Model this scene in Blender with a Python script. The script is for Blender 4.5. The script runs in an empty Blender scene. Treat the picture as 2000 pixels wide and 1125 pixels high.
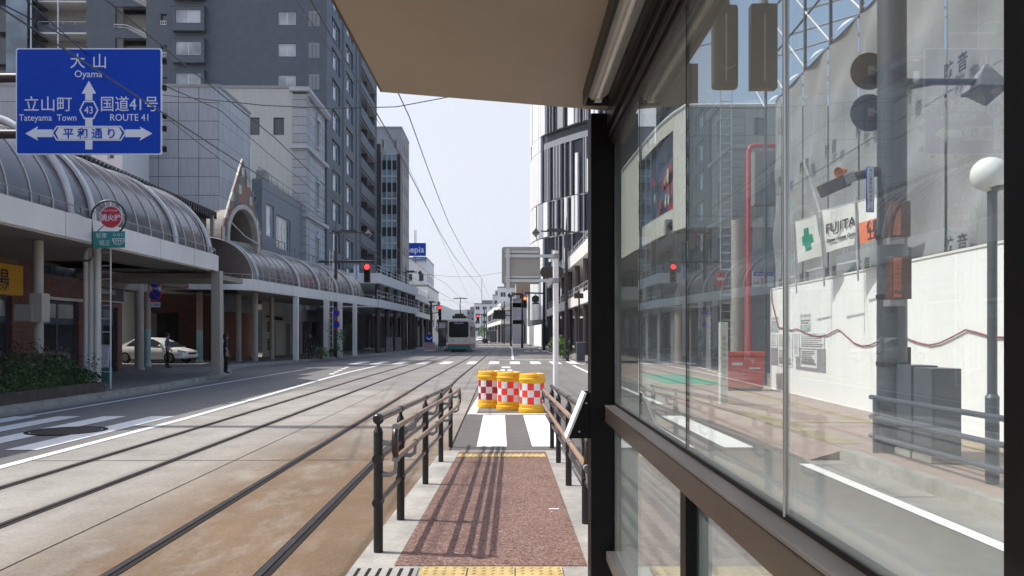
import bpy, bmesh, math, random
from mathutils import Vector, Matrix
random.seed(7)
R = math.radians
scene = bpy.context.scene
col = scene.collection

# ---------------------------------------------------------------- camera, sky, sun, exposure
HAZE = 0.0001
EYE, YAW = 1.7, 0.01533
cam_data = bpy.data.cameras.new("camera")
cam_data.sensor_width = 36.0
cam_data.lens = 27.0
cam_data.shift_y = 0.04675
cam_data.clip_start = 0.05
cam_data.clip_end = 12000
cam = bpy.data.objects.new("camera", cam_data)
col.objects.link(cam)
cam.location = (0, 0, EYE)
cam.rotation_euler = (R(90), 0, -YAW)
scene.camera = cam

SUN_EL, SUN_AZ = R(51.5), R(-78)
world = bpy.data.worlds.new("World")
scene.world = world
world.use_nodes = True
wn = world.node_tree
sky = wn.nodes.new('ShaderNodeTexSky')
sky.sky_type = 'NISHITA'
sky.sun_disc = False
sky.sun_elevation = SUN_EL
sky.sun_rotation = SUN_AZ
sky.air_density = 1.1
sky.dust_density = 3.5
sky.ozone_density = 2.5
bg = wn.nodes['Background']
bg.inputs[1].default_value = 0.15
# thin veil of high cloud, thickest low in the sky and gone overhead
wtc = wn.nodes.new('ShaderNodeTexCoord'); wsp = wn.nodes.new('ShaderNodeSeparateXYZ'); wn.links.new(wtc.outputs['Generated'], wsp.inputs[0])
wmp = wn.nodes.new('ShaderNodeMapping'); wmp.inputs['Scale'].default_value = (1.6, 1.6, 5.0); wn.links.new(wtc.outputs['Generated'], wmp.inputs[0])
wno = wn.nodes.new('ShaderNodeTexNoise'); wno.inputs['Scale'].default_value = 1.4; wno.inputs['Detail'].default_value = 6; wn.links.new(wmp.outputs[0], wno.inputs[0])
wel = wn.nodes.new('ShaderNodeMapRange'); wel.interpolation_type = 'SMOOTHSTEP'
for i_, v_ in enumerate((.30, .72, .92, .0)): wel.inputs[i_ + 1].default_value = v_
wn.links.new(wsp.outputs[2], wel.inputs[0])
wth = wn.nodes.new('ShaderNodeMapRange')
for i_, v_ in enumerate((.3, .7, .82, 1.0)): wth.inputs[i_ + 1].default_value = v_
wn.links.new(wno.outputs[0], wth.inputs[0])
wmu0 = wn.nodes.new('ShaderNodeMath'); wmu0.operation = 'MULTIPLY'; wn.links.new(wel.outputs[0], wmu0.inputs[0]); wn.links.new(wth.outputs[0], wmu0.inputs[1])
waz = wn.nodes.new('ShaderNodeMapRange'); waz.interpolation_type = 'SMOOTHSTEP'     # the veil thins towards the right of the street
for i_, v_ in enumerate((.10, .30, 1.0, .05)): waz.inputs[i_ + 1].default_value = v_
wn.links.new(wsp.outputs[0], waz.inputs[0])
wmu = wn.nodes.new('ShaderNodeMath'); wmu.operation = 'MULTIPLY'; wn.links.new(wmu0.outputs[0], wmu.inputs[0]); wn.links.new(waz.outputs[0], wmu.inputs[1])
wmx = wn.nodes.new('ShaderNodeMix'); wmx.data_type = 'RGBA'; wmx.inputs[7].default_value = (3.42, 3.5, 3.78, 1)
wn.links.new(wmu.outputs[0], wmx.inputs[0]); wn.links.new(sky.outputs[0], wmx.inputs[6]); wn.links.new(wmx.outputs[2], bg.inputs[0])

sun_data = bpy.data.lights.new("sun", 'SUN')
sun_data.energy = 3.1
sun_data.angle = R(0.53)
sun_data.color = (1.0, 0.955, 0.89)
sun = bpy.data.objects.new("sun", sun_data)
col.objects.link(sun)
sd = Vector((math.sin(SUN_AZ) * math.cos(SUN_EL), math.cos(SUN_AZ) * math.cos(SUN_EL), math.sin(SUN_EL)))
sun.rotation_euler = (-sd).to_track_quat('-Z', 'Y').to_euler()
sun.location = (-30, 10, 60)

scene.view_settings.view_transform = 'Standard'
scene.view_settings.look = 'None'
scene.view_settings.exposure = 0.75
scene.view_settings.gamma = 1.0
scene.cycles.max_bounces = 10
scene.cycles.transparent_max_bounces = 24
scene.cycles.caustics_reflective = False
scene.cycles.caustics_refractive = False

# ---------------------------------------------------------------- measuring helpers
CS, SN = math.cos(YAW), math.sin(YAW)
TC = Matrix.Rotation(-YAW, 4, 'Z')             # platform frame (turned a little from the street)
UP = Vector((0, 0, 1))
def CF(X, D, z): return TC @ Vector((X, D, z))
def P(px, py, D): return CF((px - 1000) / 1500 * D, D, EYE + (656 - py) / 1500 * D)
def G(px, py, z=0.0): return P(px, py, 1500 * (EYE - z) / (py - 656))
def bend(y):
    if y < 30: return 0.0
    if y < 110: return .014 * (y - 30)
    return 1.12 - .025 * (y - 110)

# ---------------------------------------------------------------- materials
def new_mat(name):
    m = bpy.data.materials.new(name); m.use_nodes = True
    n = m.node_tree
    return m, n, n.nodes['Principled BSDF']
def noise(n, scale, detail=5, rough=.6, coord='Object', stretch=None):
    tc = n.nodes.new('ShaderNodeTexCoord')
    t = n.nodes.new('ShaderNodeTexNoise')
    t.inputs['Scale'].default_value = scale; t.inputs['Detail'].default_value = detail; t.inputs['Roughness'].default_value = rough
    if stretch:
        mp = n.nodes.new('ShaderNodeMapping'); mp.inputs['Scale'].default_value = stretch
        n.links.new(tc.outputs[coord], mp.inputs[0]); n.links.new(mp.outputs[0], t.inputs[0])
    else:
        n.links.new(tc.outputs[coord], t.inputs[0])
    return t
def ramp(n, fac, stops):
    r = n.nodes.new('ShaderNodeValToRGB')
    e = r.color_ramp.elements
    while len(e) < len(stops): e.new(.5)
    for k, (p, c) in enumerate(stops):
        e[k].position = p; e[k].color = (c[0], c[1], c[2], 1) if not isinstance(c, (int, float)) else (c, c, c, 1)
    n.links.new(fac, r.inputs[0])
    return r.outputs[0]
def mixc(n, fac, a, b, mode='MIX'):
    m = n.nodes.new('ShaderNodeMix'); m.data_type = 'RGBA'; m.blend_type = mode
    for sock, v in ((m.inputs[0], fac), (m.inputs[6], a), (m.inputs[7], b)):
        if isinstance(v, (int, float)): sock.default_value = v
        elif isinstance(v, tuple): sock.default_value = (*v[:3], 1)
        else: n.links.new(v, sock)
    return m.outputs[2]
def add_bump(n, b, height, strength=.3, dist=.01):
    bp = n.nodes.new('ShaderNodeBump'); bp.inputs['Strength'].default_value = strength; bp.inputs['Distance'].default_value = dist
    n.links.new(height, bp.inputs['Height']); n.links.new(bp.outputs[0], b.inputs['Normal'])
def pm(name, c, rough=.6, metal=0.0, var=.16, scale=2.2, stretch=None, bump=0.0, bscale=60, fine=0.0, spec=.5):
    m, n, b = new_mat(name)
    t = noise(n, scale, stretch=stretch)
    lo = tuple(x * (1 - var) for x in c); hi = tuple(min(1, x * (1 + var)) for x in c)
    o = ramp(n, t.outputs[0], [(.3, lo), (.7, hi)])
    if fine:
        t2 = noise(n, 90, 3)
        o = mixc(n, fine, o, ramp(n, t2.outputs[0], [(.3, .25), (.7, 1.0)]), 'MULTIPLY')
    n.links.new(o, b.inputs['Base Color'])
    b.inputs['Roughness'].default_value = rough; b.inputs['Metallic'].default_value = metal
    b.inputs['Specular IOR Level'].default_value = spec
    if bump: add_bump(n, b, noise(n, bscale, 4).outputs[0], bump)
    return m
def flat(name, c, rough=.5, metal=0.0, spec=.5): return pm(name, c, rough, metal, var=.05, scale=6, spec=spec)

def brick_mat(name, c1, c2, mortar, bw, bh, axis='x', msize=.012, rough=.8, bias=0.0, bump=.25):
    m, n, b = new_mat(name)
    tc = n.nodes.new('ShaderNodeTexCoord'); sp = n.nodes.new('ShaderNodeSeparateXYZ'); cb = n.nodes.new('ShaderNodeCombineXYZ')
    n.links.new(tc.outputs['Object'], sp.inputs[0])
    n.links.new(sp.outputs[0 if axis == 'x' else 1], cb.inputs[0]); n.links.new(sp.outputs[2], cb.inputs[1])
    if axis == 'floor':
        cb = n.nodes.new('ShaderNodeCombineXYZ'); n.links.new(sp.outputs[1], cb.inputs[0]); n.links.new(sp.outputs[0], cb.inputs[1])
    t = n.nodes.new('ShaderNodeTexBrick')
    t.inputs['Scale'].default_value = 1; t.inputs['Brick Width'].default_value = bw; t.inputs['Row Height'].default_value = bh
    t.inputs['Mortar Size'].default_value = msize; t.inputs['Bias'].default_value = bias
    t.inputs['Color1'].default_value = (*c1, 1); t.inputs['Color2'].default_value = (*c2, 1); t.inputs['Mortar'].default_value = (*mortar, 1)
    n.links.new(cb.outputs[0], t.inputs[0])
    ns = noise(n, 1.3)
    o = mixc(n, .35, t.outputs[0], ramp(n, ns.outputs[0], [(.3, .55), (.7, 1.0)]), 'MULTIPLY')
    n.links.new(o, b.inputs['Base Color']); b.inputs['Roughness'].default_value = rough
    if bump: add_bump(n, b, t.outputs[1], -bump, .02)
    return m
def grid_mat(name, c, line, pw, ph, axis, lw=.03, rough=.35, var=.12, off=(0, 0), offset=0.0):
    """large square panels with dark joints, rain streaks below the joints"""
    m, n, b = new_mat(name)
    tc = n.nodes.new('ShaderNodeTexCoord'); sp = n.nodes.new('ShaderNodeSeparateXYZ'); cb = n.nodes.new('ShaderNodeCombineXYZ')
    n.links.new(tc.outputs['Object'], sp.inputs[0])
    n.links.new(sp.outputs[0 if axis == 'x' else 1], cb.inputs[0]); n.links.new(sp.outputs[2], cb.inputs[1])
    mp = n.nodes.new('ShaderNodeMapping'); mp.inputs['Location'].default_value = (off[0], off[1], 0)
    n.links.new(cb.outputs[0], mp.inputs[0])
    t = n.nodes.new('ShaderNodeTexBrick'); t.offset = offset; t.inputs['Scale'].default_value = 1
    t.inputs['Brick Width'].default_value = pw; t.inputs['Row Height'].default_value = ph; t.inputs['Mortar Size'].default_value = lw / 2
    t.inputs['Mortar Smooth'].default_value = 0
    t.inputs['Color1'].default_value = (*c, 1); t.inputs['Color2'].default_value = (*(x * (1 - var * .6) for x in c), 1); t.inputs['Mortar'].default_value = (*line, 1)
    n.links.new(mp.outputs[0], t.inputs[0])
    ns = noise(n, 2.2, stretch=(3, 3, .35))
    o = mixc(n, .5, t.outputs[0], ramp(n, ns.outputs[0], [(.3, 1 - var * 2), (.65, 1.0)]), 'MULTIPLY')
    n.links.new(o, b.inputs['Base Color']); b.inputs['Roughness'].default_value = rough
    return m
def glass_mat(name, tint=(.92, .955, .945), film=0.095):
    """clear pane: see-through and mirror by the angle of view, a little dust and painted-in milky reflection"""
    m = bpy.data.materials.new(name); m.use_nodes = True; n = m.node_tree; n.nodes.remove(n.nodes['Principled BSDF'])
    out = n.nodes['Material Output']
    geo = n.nodes.new('ShaderNodeNewGeometry')
    ior = n.nodes.new('ShaderNodeMapRange'); ior.inputs[3].default_value = 1.5; ior.inputs[4].default_value = 1 / 1.5
    n.links.new(geo.outputs['Backfacing'], ior.inputs[0])
    fr = n.nodes.new('ShaderNodeFresnel'); n.links.new(ior.outputs[0], fr.inputs[0])
    tr = n.nodes.new('ShaderNodeBsdfTransparent'); tr.inputs[0].default_value = (*tint, 1)
    gl = n.nodes.new('ShaderNodeBsdfGlossy'); gl.inputs['Roughness'].default_value = 0.0; gl.inputs[0].default_value = (.95, 1, .98, 1)
    mx = n.nodes.new('ShaderNodeMixShader')
    n.links.new(fr.outputs[0], mx.inputs[0]); n.links.new(tr.outputs[0], mx.inputs[1]); n.links.new(gl.outputs[0], mx.inputs[2])
    df = n.nodes.new('ShaderNodeBsdfDiffuse'); df.inputs[0].default_value = (.55, .58, .56, 1)
    t = noise(n, 1.5, 6, stretch=(1, 1, .3))
    fac = ramp(n, t.outputs[0], [(.35, film * .4), (.75, film * 1.6)])  # pale film laid over the pane, imitating milky reflections
    m2 = n.nodes.new('ShaderNodeMixShader')
    n.links.new(fac, m2.inputs[0]); n.links.new(mx.outputs[0], m2.inputs[1]); n.links.new(df.outputs[0], m2.inputs[2])
    n.links.new(m2.outputs[0], out.inputs[0])
    return m
def lamp_mat(name, c, strength):
    m, n, b = new_mat(name)
    b.inputs['Base Color'].default_value = (*c, 1); b.inputs['Emission Color'].default_value = (*c, 1); b.inputs['Emission Strength'].default_value = strength
    return m
def window_glass(name, c, rough=.06):
    m, n, b = new_mat(name)
    t = noise(n, .35, 2)
    o = ramp(n, t.outputs[0], [(.35, tuple(x * .6 for x in c)), (.65, tuple(min(1, x * 1.5) for x in c))])
    n.links.new(o, b.inputs['Base Color'])
    b.inputs['Roughness'].default_value = rough; b.inputs['Specular IOR Level'].default_value = .8
    return m
def leaf_mat(name, a, b_, c_=None):
    m, n, b = new_mat(name)
    t = noise(n, 3.5, 6); 
    st = [(.3, a), (.6, b_)] + ([(.72, c_)] if c_ else [])
    n.links.new(ramp(n, t.outputs[0], st), b.inputs['Base Color']); b.inputs['Roughness'].default_value = .5
    b.inputs['Specular IOR Level'].default_value = .3
    return m

M = {}
def asphalt(name, c, crack=.5):
    m, n, b = new_mat(name)
    big = noise(n, .35, 6, stretch=(1, .3, 1)); grain = noise(n, 70, 3); mid = noise(n, 5, 6)
    o = ramp(n, big.outputs[0], [(.3, tuple(x * .78 for x in c)), (.7, tuple(x * 1.2 for x in c))])
    o = mixc(n, .55, o, ramp(n, grain.outputs[0], [(.3, .45), (.7, 1.25)]), 'MULTIPLY')
    o = mixc(n, .35, o, ramp(n, mid.outputs[0], [(.35, .7), (.65, 1.1)]), 'MULTIPLY')
    n.links.new(o, b.inputs['Base Color']); b.inputs['Roughness'].default_value = .85; b.inputs['Specular IOR Level'].default_value = .3
    add_bump(n, b, grain.outputs[0], .35, .01)
    return m
M['asphalt'] = asphalt('asphalt_grey', (.185, .178, .168))
M['asphalt_patch'] = asphalt('asphalt_patch', (.125, .115, .108))
M['ground'] = pm('far_ground', (.16, .155, .14), .9, var=.3, scale=.02)
def concrete_track():
    m, n, b = new_mat('track_concrete')
    tc = n.nodes.new('ShaderNodeTexCoord'); sp = n.nodes.new('ShaderNodeSeparateXYZ'); n.links.new(tc.outputs['Object'], sp.inputs[0])
    big = noise(n, .55, 9, .68, stretch=(1, .7, 1)); streak = noise(n, .8, 10, .72, stretch=(1.5, .55, 1)); grain = noise(n, 60, 3)
    o = ramp(n, big.outputs[0], [(.3, (.235, .218, .19)), (.66, (.37, .348, .31))])
    # rust and brake dust, strongest along the near track and close to the stop
    def mr(sock, a, b2, c, d):
        q = n.nodes.new('ShaderNodeMapRange'); q.interpolation_type = 'SMOOTHSTEP'
        for i, v in enumerate((a, b2, c, d)): q.inputs[i + 1].default_value = v
        n.links.new(sock, q.inputs[0]); return q.outputs[0]
    def mul(a, b2, op='MULTIPLY'):
        q = n.nodes.new('ShaderNodeMath'); q.operation = op
        for i, v in enumerate((a, b2)):
            if isinstance(v, (int, float)): q.inputs[i].default_value = v
            else: n.links.new(v, q.inputs[i])
        return q.outputs[0]
    fx = mul(mr(sp.outputs[0], -4.6, -2.6, 0, 1), mr(sp.outputs[1], 8.5, 17, 1, .25))
    f = mul(fx, ramp(n, streak.outputs[0], [(.33, .35), (.5, 1.0)]))
    o = mixc(n, f, o, ramp(n, big.outputs[0], [(.3, (.105, .068, .038)), (.7, (.21, .145, .087))]))
    def near_rail(x, w):          # dark worn band along a rail
        q = n.nodes.new('ShaderNodeMath'); q.operation = 'SUBTRACT'; n.links.new(sp.outputs[0], q.inputs[0]); q.inputs[1].default_value = x
        a_ = n.nodes.new('ShaderNodeMath'); a_.operation = 'ABSOLUTE'; n.links.new(q.outputs[0], a_.inputs[0]); return mr(a_.outputs[0], .06, w, 1, 0)
    for x_, w_, c_ in ((-1.69, .42, (.17, .105, .055)), (-2.77, .38, (.16, .10, .055)), (-4.46, .22, (.17, .14, .11)), (-5.57, .22, (.17, .14, .11))):
        o = mixc(n, mul(near_rail(x_, w_), ramp(n, noise(n, 1.6, 8, .7, stretch=(1, .5, 1)).outputs[0], [(.3, .15), (.7, .8)])), o, c_)
    scr = noise(n, 1.6, 12, .8, stretch=(1, 1.5, 1))
    o = mixc(n, ramp(n, scr.outputs[0], [(.56, 0.0), (.74, .35)]), o, (.40, .37, .32))
    scr2 = noise(n, 3.1, 12, .82, stretch=(.5, 2.2, 1))
    o = mixc(n, ramp(n, scr2.outputs[0], [(.62, 0.0), (.68, .6)]), o, (.45, .43, .39))
    dk = noise(n, 1.3, 10, .75)
    o = mixc(n, ramp(n, dk.outputs[0], [(.52, 0.0), (.72, .42)]), o, (.12, .10, .08))
    g3 = noise(n, 26, 6, .7)
    o = mixc(n, .45, o, ramp(n, g3.outputs[0], [(.32, .55), (.62, 1.12)]), 'MULTIPLY')
    spots = noise(n, 14, 5, .6)
    o = mixc(n, ramp(n, spots.outputs[0], [(.66, 0.0), (.72, .7)]), o, (.09, .08, .07))
    o = mixc(n, .35, o, ramp(n, grain.outputs[0], [(.3, .6), (.7, 1.2)]), 'MULTIPLY')
    n.links.new(o, b.inputs['Base Color']); b.inputs['Roughness'].default_value = .8; b.inputs['Specular IOR Level'].default_value = .3
    add_bump(n, b, grain.outputs[0], .2, .005)
    return m
M['concrete_track'] = concrete_track()
M['concrete_far'] = pm('track_concrete_far', (.225, .21, .19), .85, var=.22, scale=.7, fine=.35)
M['kerb'] = pm('kerb_concrete', (.36, .345, .31), .85, var=.3, scale=2.5, fine=.5, bump=.3)
M['gutter'] = pm('gutter_concrete', (.30, .29, .265), .85, var=.2, scale=2, fine=.3)
def grains(name, c, dark, light, big=2.0):
    m, n, b = new_mat(name)
    tc = n.nodes.new('ShaderNodeTexCoord'); v = n.nodes.new('ShaderNodeTexVoronoi'); v.inputs['Scale'].default_value = 95; n.links.new(tc.outputs['Object'], v.inputs[0])
    sp = n.nodes.new('ShaderNodeSeparateColor'); n.links.new(v.outputs['Color'], sp.inputs[0])
    o = ramp(n, sp.outputs[0], [(.05, dark), (.35, c), (.75, c), (.97, light)])
    o = mixc(n, .55, o, ramp(n, noise(n, big, 7, .65).outputs[0], [(.3, .62), (.7, 1.15)]), 'MULTIPLY')
    o = mixc(n, .4, o, ramp(n, noise(n, 28, 4, .6).outputs[0], [(.3, .55), (.65, 1.1)]), 'MULTIPLY')
    n.links.new(o, b.inputs['Base Color']); b.inputs['Roughness'].default_value = .9; b.inputs['Specular IOR Level'].default_value = .25
    add_bump(n, b, v.outputs['Distance'], .7, .006)
    return m
M['ramp'] = grains('ramp_paving', (.20, .115, .092), (.075, .05, .042), (.36, .27, .235))
def paint_mat(name, c, worn=.3):
    m, n, b = new_mat(name)
    t = noise(n, 9, 8, .7); g = noise(n, 60, 3)
    o = mixc(n, ramp(n, t.outputs[0], [(.56, 0.0), (.74, worn)]), c, (.17, .16, .15))
    o = mixc(n, .2, o, ramp(n, g.outputs[0], [(.3, .6), (.6, 1.0)]), 'MULTIPLY')
    n.links.new(o, b.inputs['Base Color']); b.inputs['Roughness'].default_value = .6
    return m
M['paint'] = paint_mat('road_paint', (.78, .78, .76))
M['paint_worn'] = paint_mat('road_paint_worn', (.7, .7, .68), .75)
M['tactile'] = pm('tactile_yellow', (.50, .37, .15), .75, var=.25, scale=6, fine=.4)
M['tactile_worn'] = pm('tactile_worn', (.34, .27, .16), .8, var=.3, scale=2, fine=.4)
M['paving'] = brick_mat('pavement_slabs', (.21, .195, .18), (.17, .155, .145), (.1, .095, .09), .6, .3, 'floor', .008)
M['paving_red'] = brick_mat('pavement_bricks', (.34, .25, .215), (.28, .20, .175), (.26, .22, .20), .21, .105, 'floor', .006)
M['rail'] = pm('rail_steel', (.085, .078, .075), .42, .8, var=.25, scale=4)
M['rail_dark'] = pm('rail_groove', (.018, .015, .013), .85, var=.3, spec=.2)
M['black'] = pm('black_metal', (.012, .012, .013), .42, var=.2)
M['shelter_black'] = pm('shelter_black', (.006, .005, .005), .5, var=.2, spec=.15)
M['railing'] = pm('dark_steel_rail', (.075, .058, .05), .28, .65, var=.2)
M['handgrip'] = pm('brown_handgrip', (.27, .17, .115), .42, var=.14, scale=10, stretch=(1, 1, 1))
M['bronze'] = pm('bronze_beam', (.036, .026, .02), .36, .25, var=.16, scale=3)
M['bench_top'] = pm('weathered_rail_top', (.062, .056, .052), .5, .1, var=.35, scale=9, stretch=(1, .15, 1))
M['soffit'] = pm('shelter_soffit', (.34, .278, .208), .5, var=.10, scale=.8)
M['glass'] = glass_mat('clear_pane')
M['steel'] = pm('stainless', (.45, .44, .42), .3, .8, var=.1)
M['white'] = pm('white_paint', (.72, .72, .72), .5, var=.06)
M['offwhite'] = pm('fascia_panel', (.70, .69, .665), .55, var=.08, scale=.9, stretch=(1, 1, .6))
M['beige_col'] = pm('beige_column', (.36, .335, .295), .6, var=.12, scale=1.2, stretch=(2, 2, .4))
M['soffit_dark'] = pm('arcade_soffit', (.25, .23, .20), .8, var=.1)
M['vault'] = pm('smoky_polycarbonate', (.12, .10, .095), .2, var=.4, scale=.55, stretch=(1, 1.6, 1), spec=.7)
M['rib'] = pm('white_rib', (.56, .55, .54), .45, var=.08)
M['grey_steel'] = pm('grey_steel', (.26, .26, .26), .5, .3, var=.1)
M['brown_steel'] = pm('brown_steel', (.055, .038, .032), .5, var=.15)
M['dark_steel'] = pm('dark_arcade_steel', (.035, .03, .03), .5, var=.15)
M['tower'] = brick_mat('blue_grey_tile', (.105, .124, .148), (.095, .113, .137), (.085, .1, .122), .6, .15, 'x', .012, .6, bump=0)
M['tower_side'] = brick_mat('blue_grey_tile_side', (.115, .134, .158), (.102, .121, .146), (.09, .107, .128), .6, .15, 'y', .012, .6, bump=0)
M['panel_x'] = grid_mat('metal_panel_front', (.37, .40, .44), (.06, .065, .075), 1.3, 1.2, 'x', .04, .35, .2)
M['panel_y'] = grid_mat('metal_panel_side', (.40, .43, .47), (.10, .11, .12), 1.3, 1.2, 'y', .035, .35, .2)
M['cream_wall'] = grid_mat('cream_render', (.55, .54, .50), (.42, .41, .38), 5.6, 2.9, 'x', .03, .7, .12)
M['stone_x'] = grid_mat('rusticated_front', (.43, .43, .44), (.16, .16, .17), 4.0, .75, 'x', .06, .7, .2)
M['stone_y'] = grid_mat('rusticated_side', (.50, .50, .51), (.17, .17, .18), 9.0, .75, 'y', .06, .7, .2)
M['bluegrey'] = pm('blue_grey_wall', (.19, .205, .23), .6, var=.08)
M['brick_dark'] = brick_mat('dark_brick', (.26, .10, .075), (.16, .07, .055), (.14, .12, .10), .24, .085, 'y', .012)
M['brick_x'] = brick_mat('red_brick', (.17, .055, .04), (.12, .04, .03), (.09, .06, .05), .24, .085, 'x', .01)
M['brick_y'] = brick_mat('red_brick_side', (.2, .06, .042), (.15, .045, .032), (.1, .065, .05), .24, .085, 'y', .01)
M['tan_brick'] = pm('tan_panel', (.27, .14, .075), .7, var=.12)
M['navy'] = pm('navy_frame', (.035, .055, .11), .45, var=.1)
M['win'] = window_glass('dark_window', (.035, .042, .05))
M['win_blue'] = window_glass('bluish_window', (.14, .19, .24), .08)
M['win_pale'] = window_glass('curtained_window', (.35, .37, .39), .12)
M['frame_white'] = flat('white_frame', (.62, .63, .64))
M['frame_dark'] = flat('dark_frame', (.05, .05, .055))
M['interior'] = pm('balcony_interior', (.33, .31, .28), .8, var=.1)
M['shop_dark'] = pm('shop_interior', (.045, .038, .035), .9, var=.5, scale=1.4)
M['tile_cream'] = brick_mat('cream_tile', (.50, .47, .38), (.46, .43, .35), (.34, .31, .26), .6, .3, 'y', .012, .5)
M['sign_blue'] = pm('sign_blue', (.002, .045, .39), .5, var=.06, scale=3, spec=.12)
M['sign_white'] = pm('sign_white', (.60, .63, .70), .45, var=.04)
M['sign_red'] = flat('sign_red', (.50, .02, .035))
M['teal'] = flat('sign_teal', (.02, .22, .21))
M['yellow'] = flat('sign_yellow', (.72, .38, .015))
def scuffed(name, c, rough, amt=.35):
    m, n, b = new_mat(name)
    t = noise(n, 7, 9, .75, stretch=(1, 1, 2.2)); g2 = noise(n, 2.2, 5)
    o = mixc(n, .3, c, ramp(n, g2.outputs[0], [(.3, .75), (.7, 1.05)]), 'MULTIPLY')
    o = mixc(n, ramp(n, t.outputs[0], [(.54, 0.0), (.70, amt)]), o, (.16, .11, .07))
    n.links.new(o, b.inputs['Base Color']); b.inputs['Roughness'].default_value = rough; return m
M['barrel'] = scuffed('barrel_yellow', (.76, .41, .012), .48, .5)
M['orange_red'] = scuffed('reflective_red', (.84, .035, .02), .5, .3)
M['dark_red'] = scuffed('reflective_dark_red', (.32, .012, .03), .5, .3)
M['reflect_white'] = scuffed('reflective_white', (.70, .70, .69), .5, .45)
M['text_dark'] = flat('lettering_dark', (.03, .03, .035))
M['red_lamp'] = lamp_mat('red_signal', (1.0, .03, .03), 2.2)
M['orange_lamp'] = lamp_mat('amber_red_signal', (1.0, .13, .02), 2.2)
M['car_paint'] = pm('pearl_paint', (.80, .80, .77), .22, .1, var=.03, spec=.7)
M['tyre'] = flat('tyre_rubber', (.015, .015, .015), .8)
M['rim'] = flat('alloy_rim', (.4, .4, .4), .3, .8)
M['skin'] = flat('skin', (.42, .24, .165), .55)
M['hair'] = flat('black_hair', (.012, .010, .010), .5)
M['cloth_navy'] = pm('navy_cloth', (.035, .045, .075), .85, var=.15, scale=12)
M['cloth_blue'] = pm('blue_shirt', (.08, .13, .24), .85, var=.15, scale=12)
M['cloth_black'] = pm('black_cloth', (.014, .014, .017), .85, var=.2, scale=12)
M['shoe'] = flat('dark_shoe', (.02, .018, .016), .5)
M['leaf'] = leaf_mat('hedge_leaf', (.022, .05, .016), (.055, .105, .034))
M['leaf_red'] = leaf_mat('hedge_tip_leaf', (.035, .03, .018), (.085, .04, .03))
M['leaf_bright'] = leaf_mat('bright_leaf', (.07, .17, .02), (.17, .32, .05))
M['leaf_mid'] = leaf_mat('mid_leaf', (.03, .06, .02), (.08, .14, .04))
M['stem'] = flat('brown_stem', (.05, .035, .025), .8)
M['tram_glass'] = pm('tram_glass', (.007, .008, .010), .12, var=.6, scale=.8, spec=.12)
M['tram_cream'] = pm('tram_cream', (.70, .64, .54), .4, var=.04)
M['tram_green'] = pm('tram_green', (.004, .155, .15), .4, var=.06)
M['hoarding'] = grid_mat('white_hoarding', (.86, .87, .86), (.78, .79, .78), .5, 9, 'y', .008, .45, .03)
M['sheet'] = pm('grey_sheet', (.235, .24, .25), .6, var=.14, scale=.7, stretch=(1, 1, .5), bump=.5, bscale=1.6)
M['cream_panel'] = pm('cream_cladding', (.60, .60, .54), .5, var=.06)
M['sage'] = grid_mat('sage_cladding', (.36, .39, .37), (.2, .2, .19), 3.5, 3.3, 'x', .035, .5, .1)
M['red_pipe'] = flat('red_pipe', (.52, .035, .045))
M['postbox'] = pm('postbox_red', (.52, .05, .035), .42, var=.06)
M['flag_white'] = pm('flag_cloth', (.68, .69, .66), .8, var=.05)
M['flag_orange'] = flat('flag_orange', (.70, .17, .07), .8)
M['green'] = flat('flag_green', (.0, .25, .15), .8)
M['pole_blue'] = pm('blue_grey_pole', (.055, .065, .085), .45, var=.15)
M['maroon'] = pm('maroon_box', (.085, .035, .032), .45, var=.12)
M['orange_strip'] = flat('orange_strip', (.52, .15, .09))
M['orange'] = flat('orange_horn', (.75, .25, .03))
M['globe'] = flat('opal_globe', (.75, .75, .73), .25)
M['lantern_glass'] = window_glass('lantern_glass', (.12, .13, .15), .2)
M['fin_white'] = pm('white_fin', (.66, .67, .68), .45, var=.05)
M['fin_grey'] = pm('grey_fin', (.28, .29, .32), .45, var=.08)
M['fin_dark'] = pm('fin_glass', (.012, .015, .024), .25, var=.4, scale=.3, spec=.3)
M['signback'] = pm('sign_back', (.34, .325, .29), .5, .2, var=.05)
M['galv'] = pm('galvanised', (.52, .53, .54), .42, .3, var=.06)
M['hill'] = pm('forest_hill', (.03, .05, .045), .9, var=.3, scale=.004)
M['mosaic'] = None
def mosaic_mat():
    m, n, b = new_mat('mosaic_tiles')
    tc = n.nodes.new('ShaderNodeTexCoord'); mp = n.nodes.new('ShaderNodeMapping'); mp.inputs['Scale'].default_value = (4.2, 4.2, 1.9)
    n.links.new(tc.outputs['Object'], mp.inputs[0])
    fl = n.nodes.new('ShaderNodeVectorMath'); fl.operation = 'FLOOR'; n.links.new(mp.outputs[0], fl.inputs[0])
    wn_ = n.nodes.new('ShaderNodeTexWhiteNoise'); n.links.new(fl.outputs[0], wn_.inputs[0])
    o = ramp(n, wn_.outputs[0], [(0, (.10, .075, .07)), (.32, (.15, .10, .085)), (.5, (.42, .38, .33)), (.62, (.28, .09, .045)), (.74, (.12, .14, .13)), (.86, (.5, .45, .38)), (.95, (.2, .13, .06))])
    n.nodes[-1].id_data
    for q in n.nodes:
        if q.type == 'VALTORGB': q.color_ramp.interpolation = 'CONSTANT'
    n.links.new(o, b.inputs['Base Color']); b.inputs['Roughness'].default_value = .35
    return m
M['mosaic'] = mosaic_mat()

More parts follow.
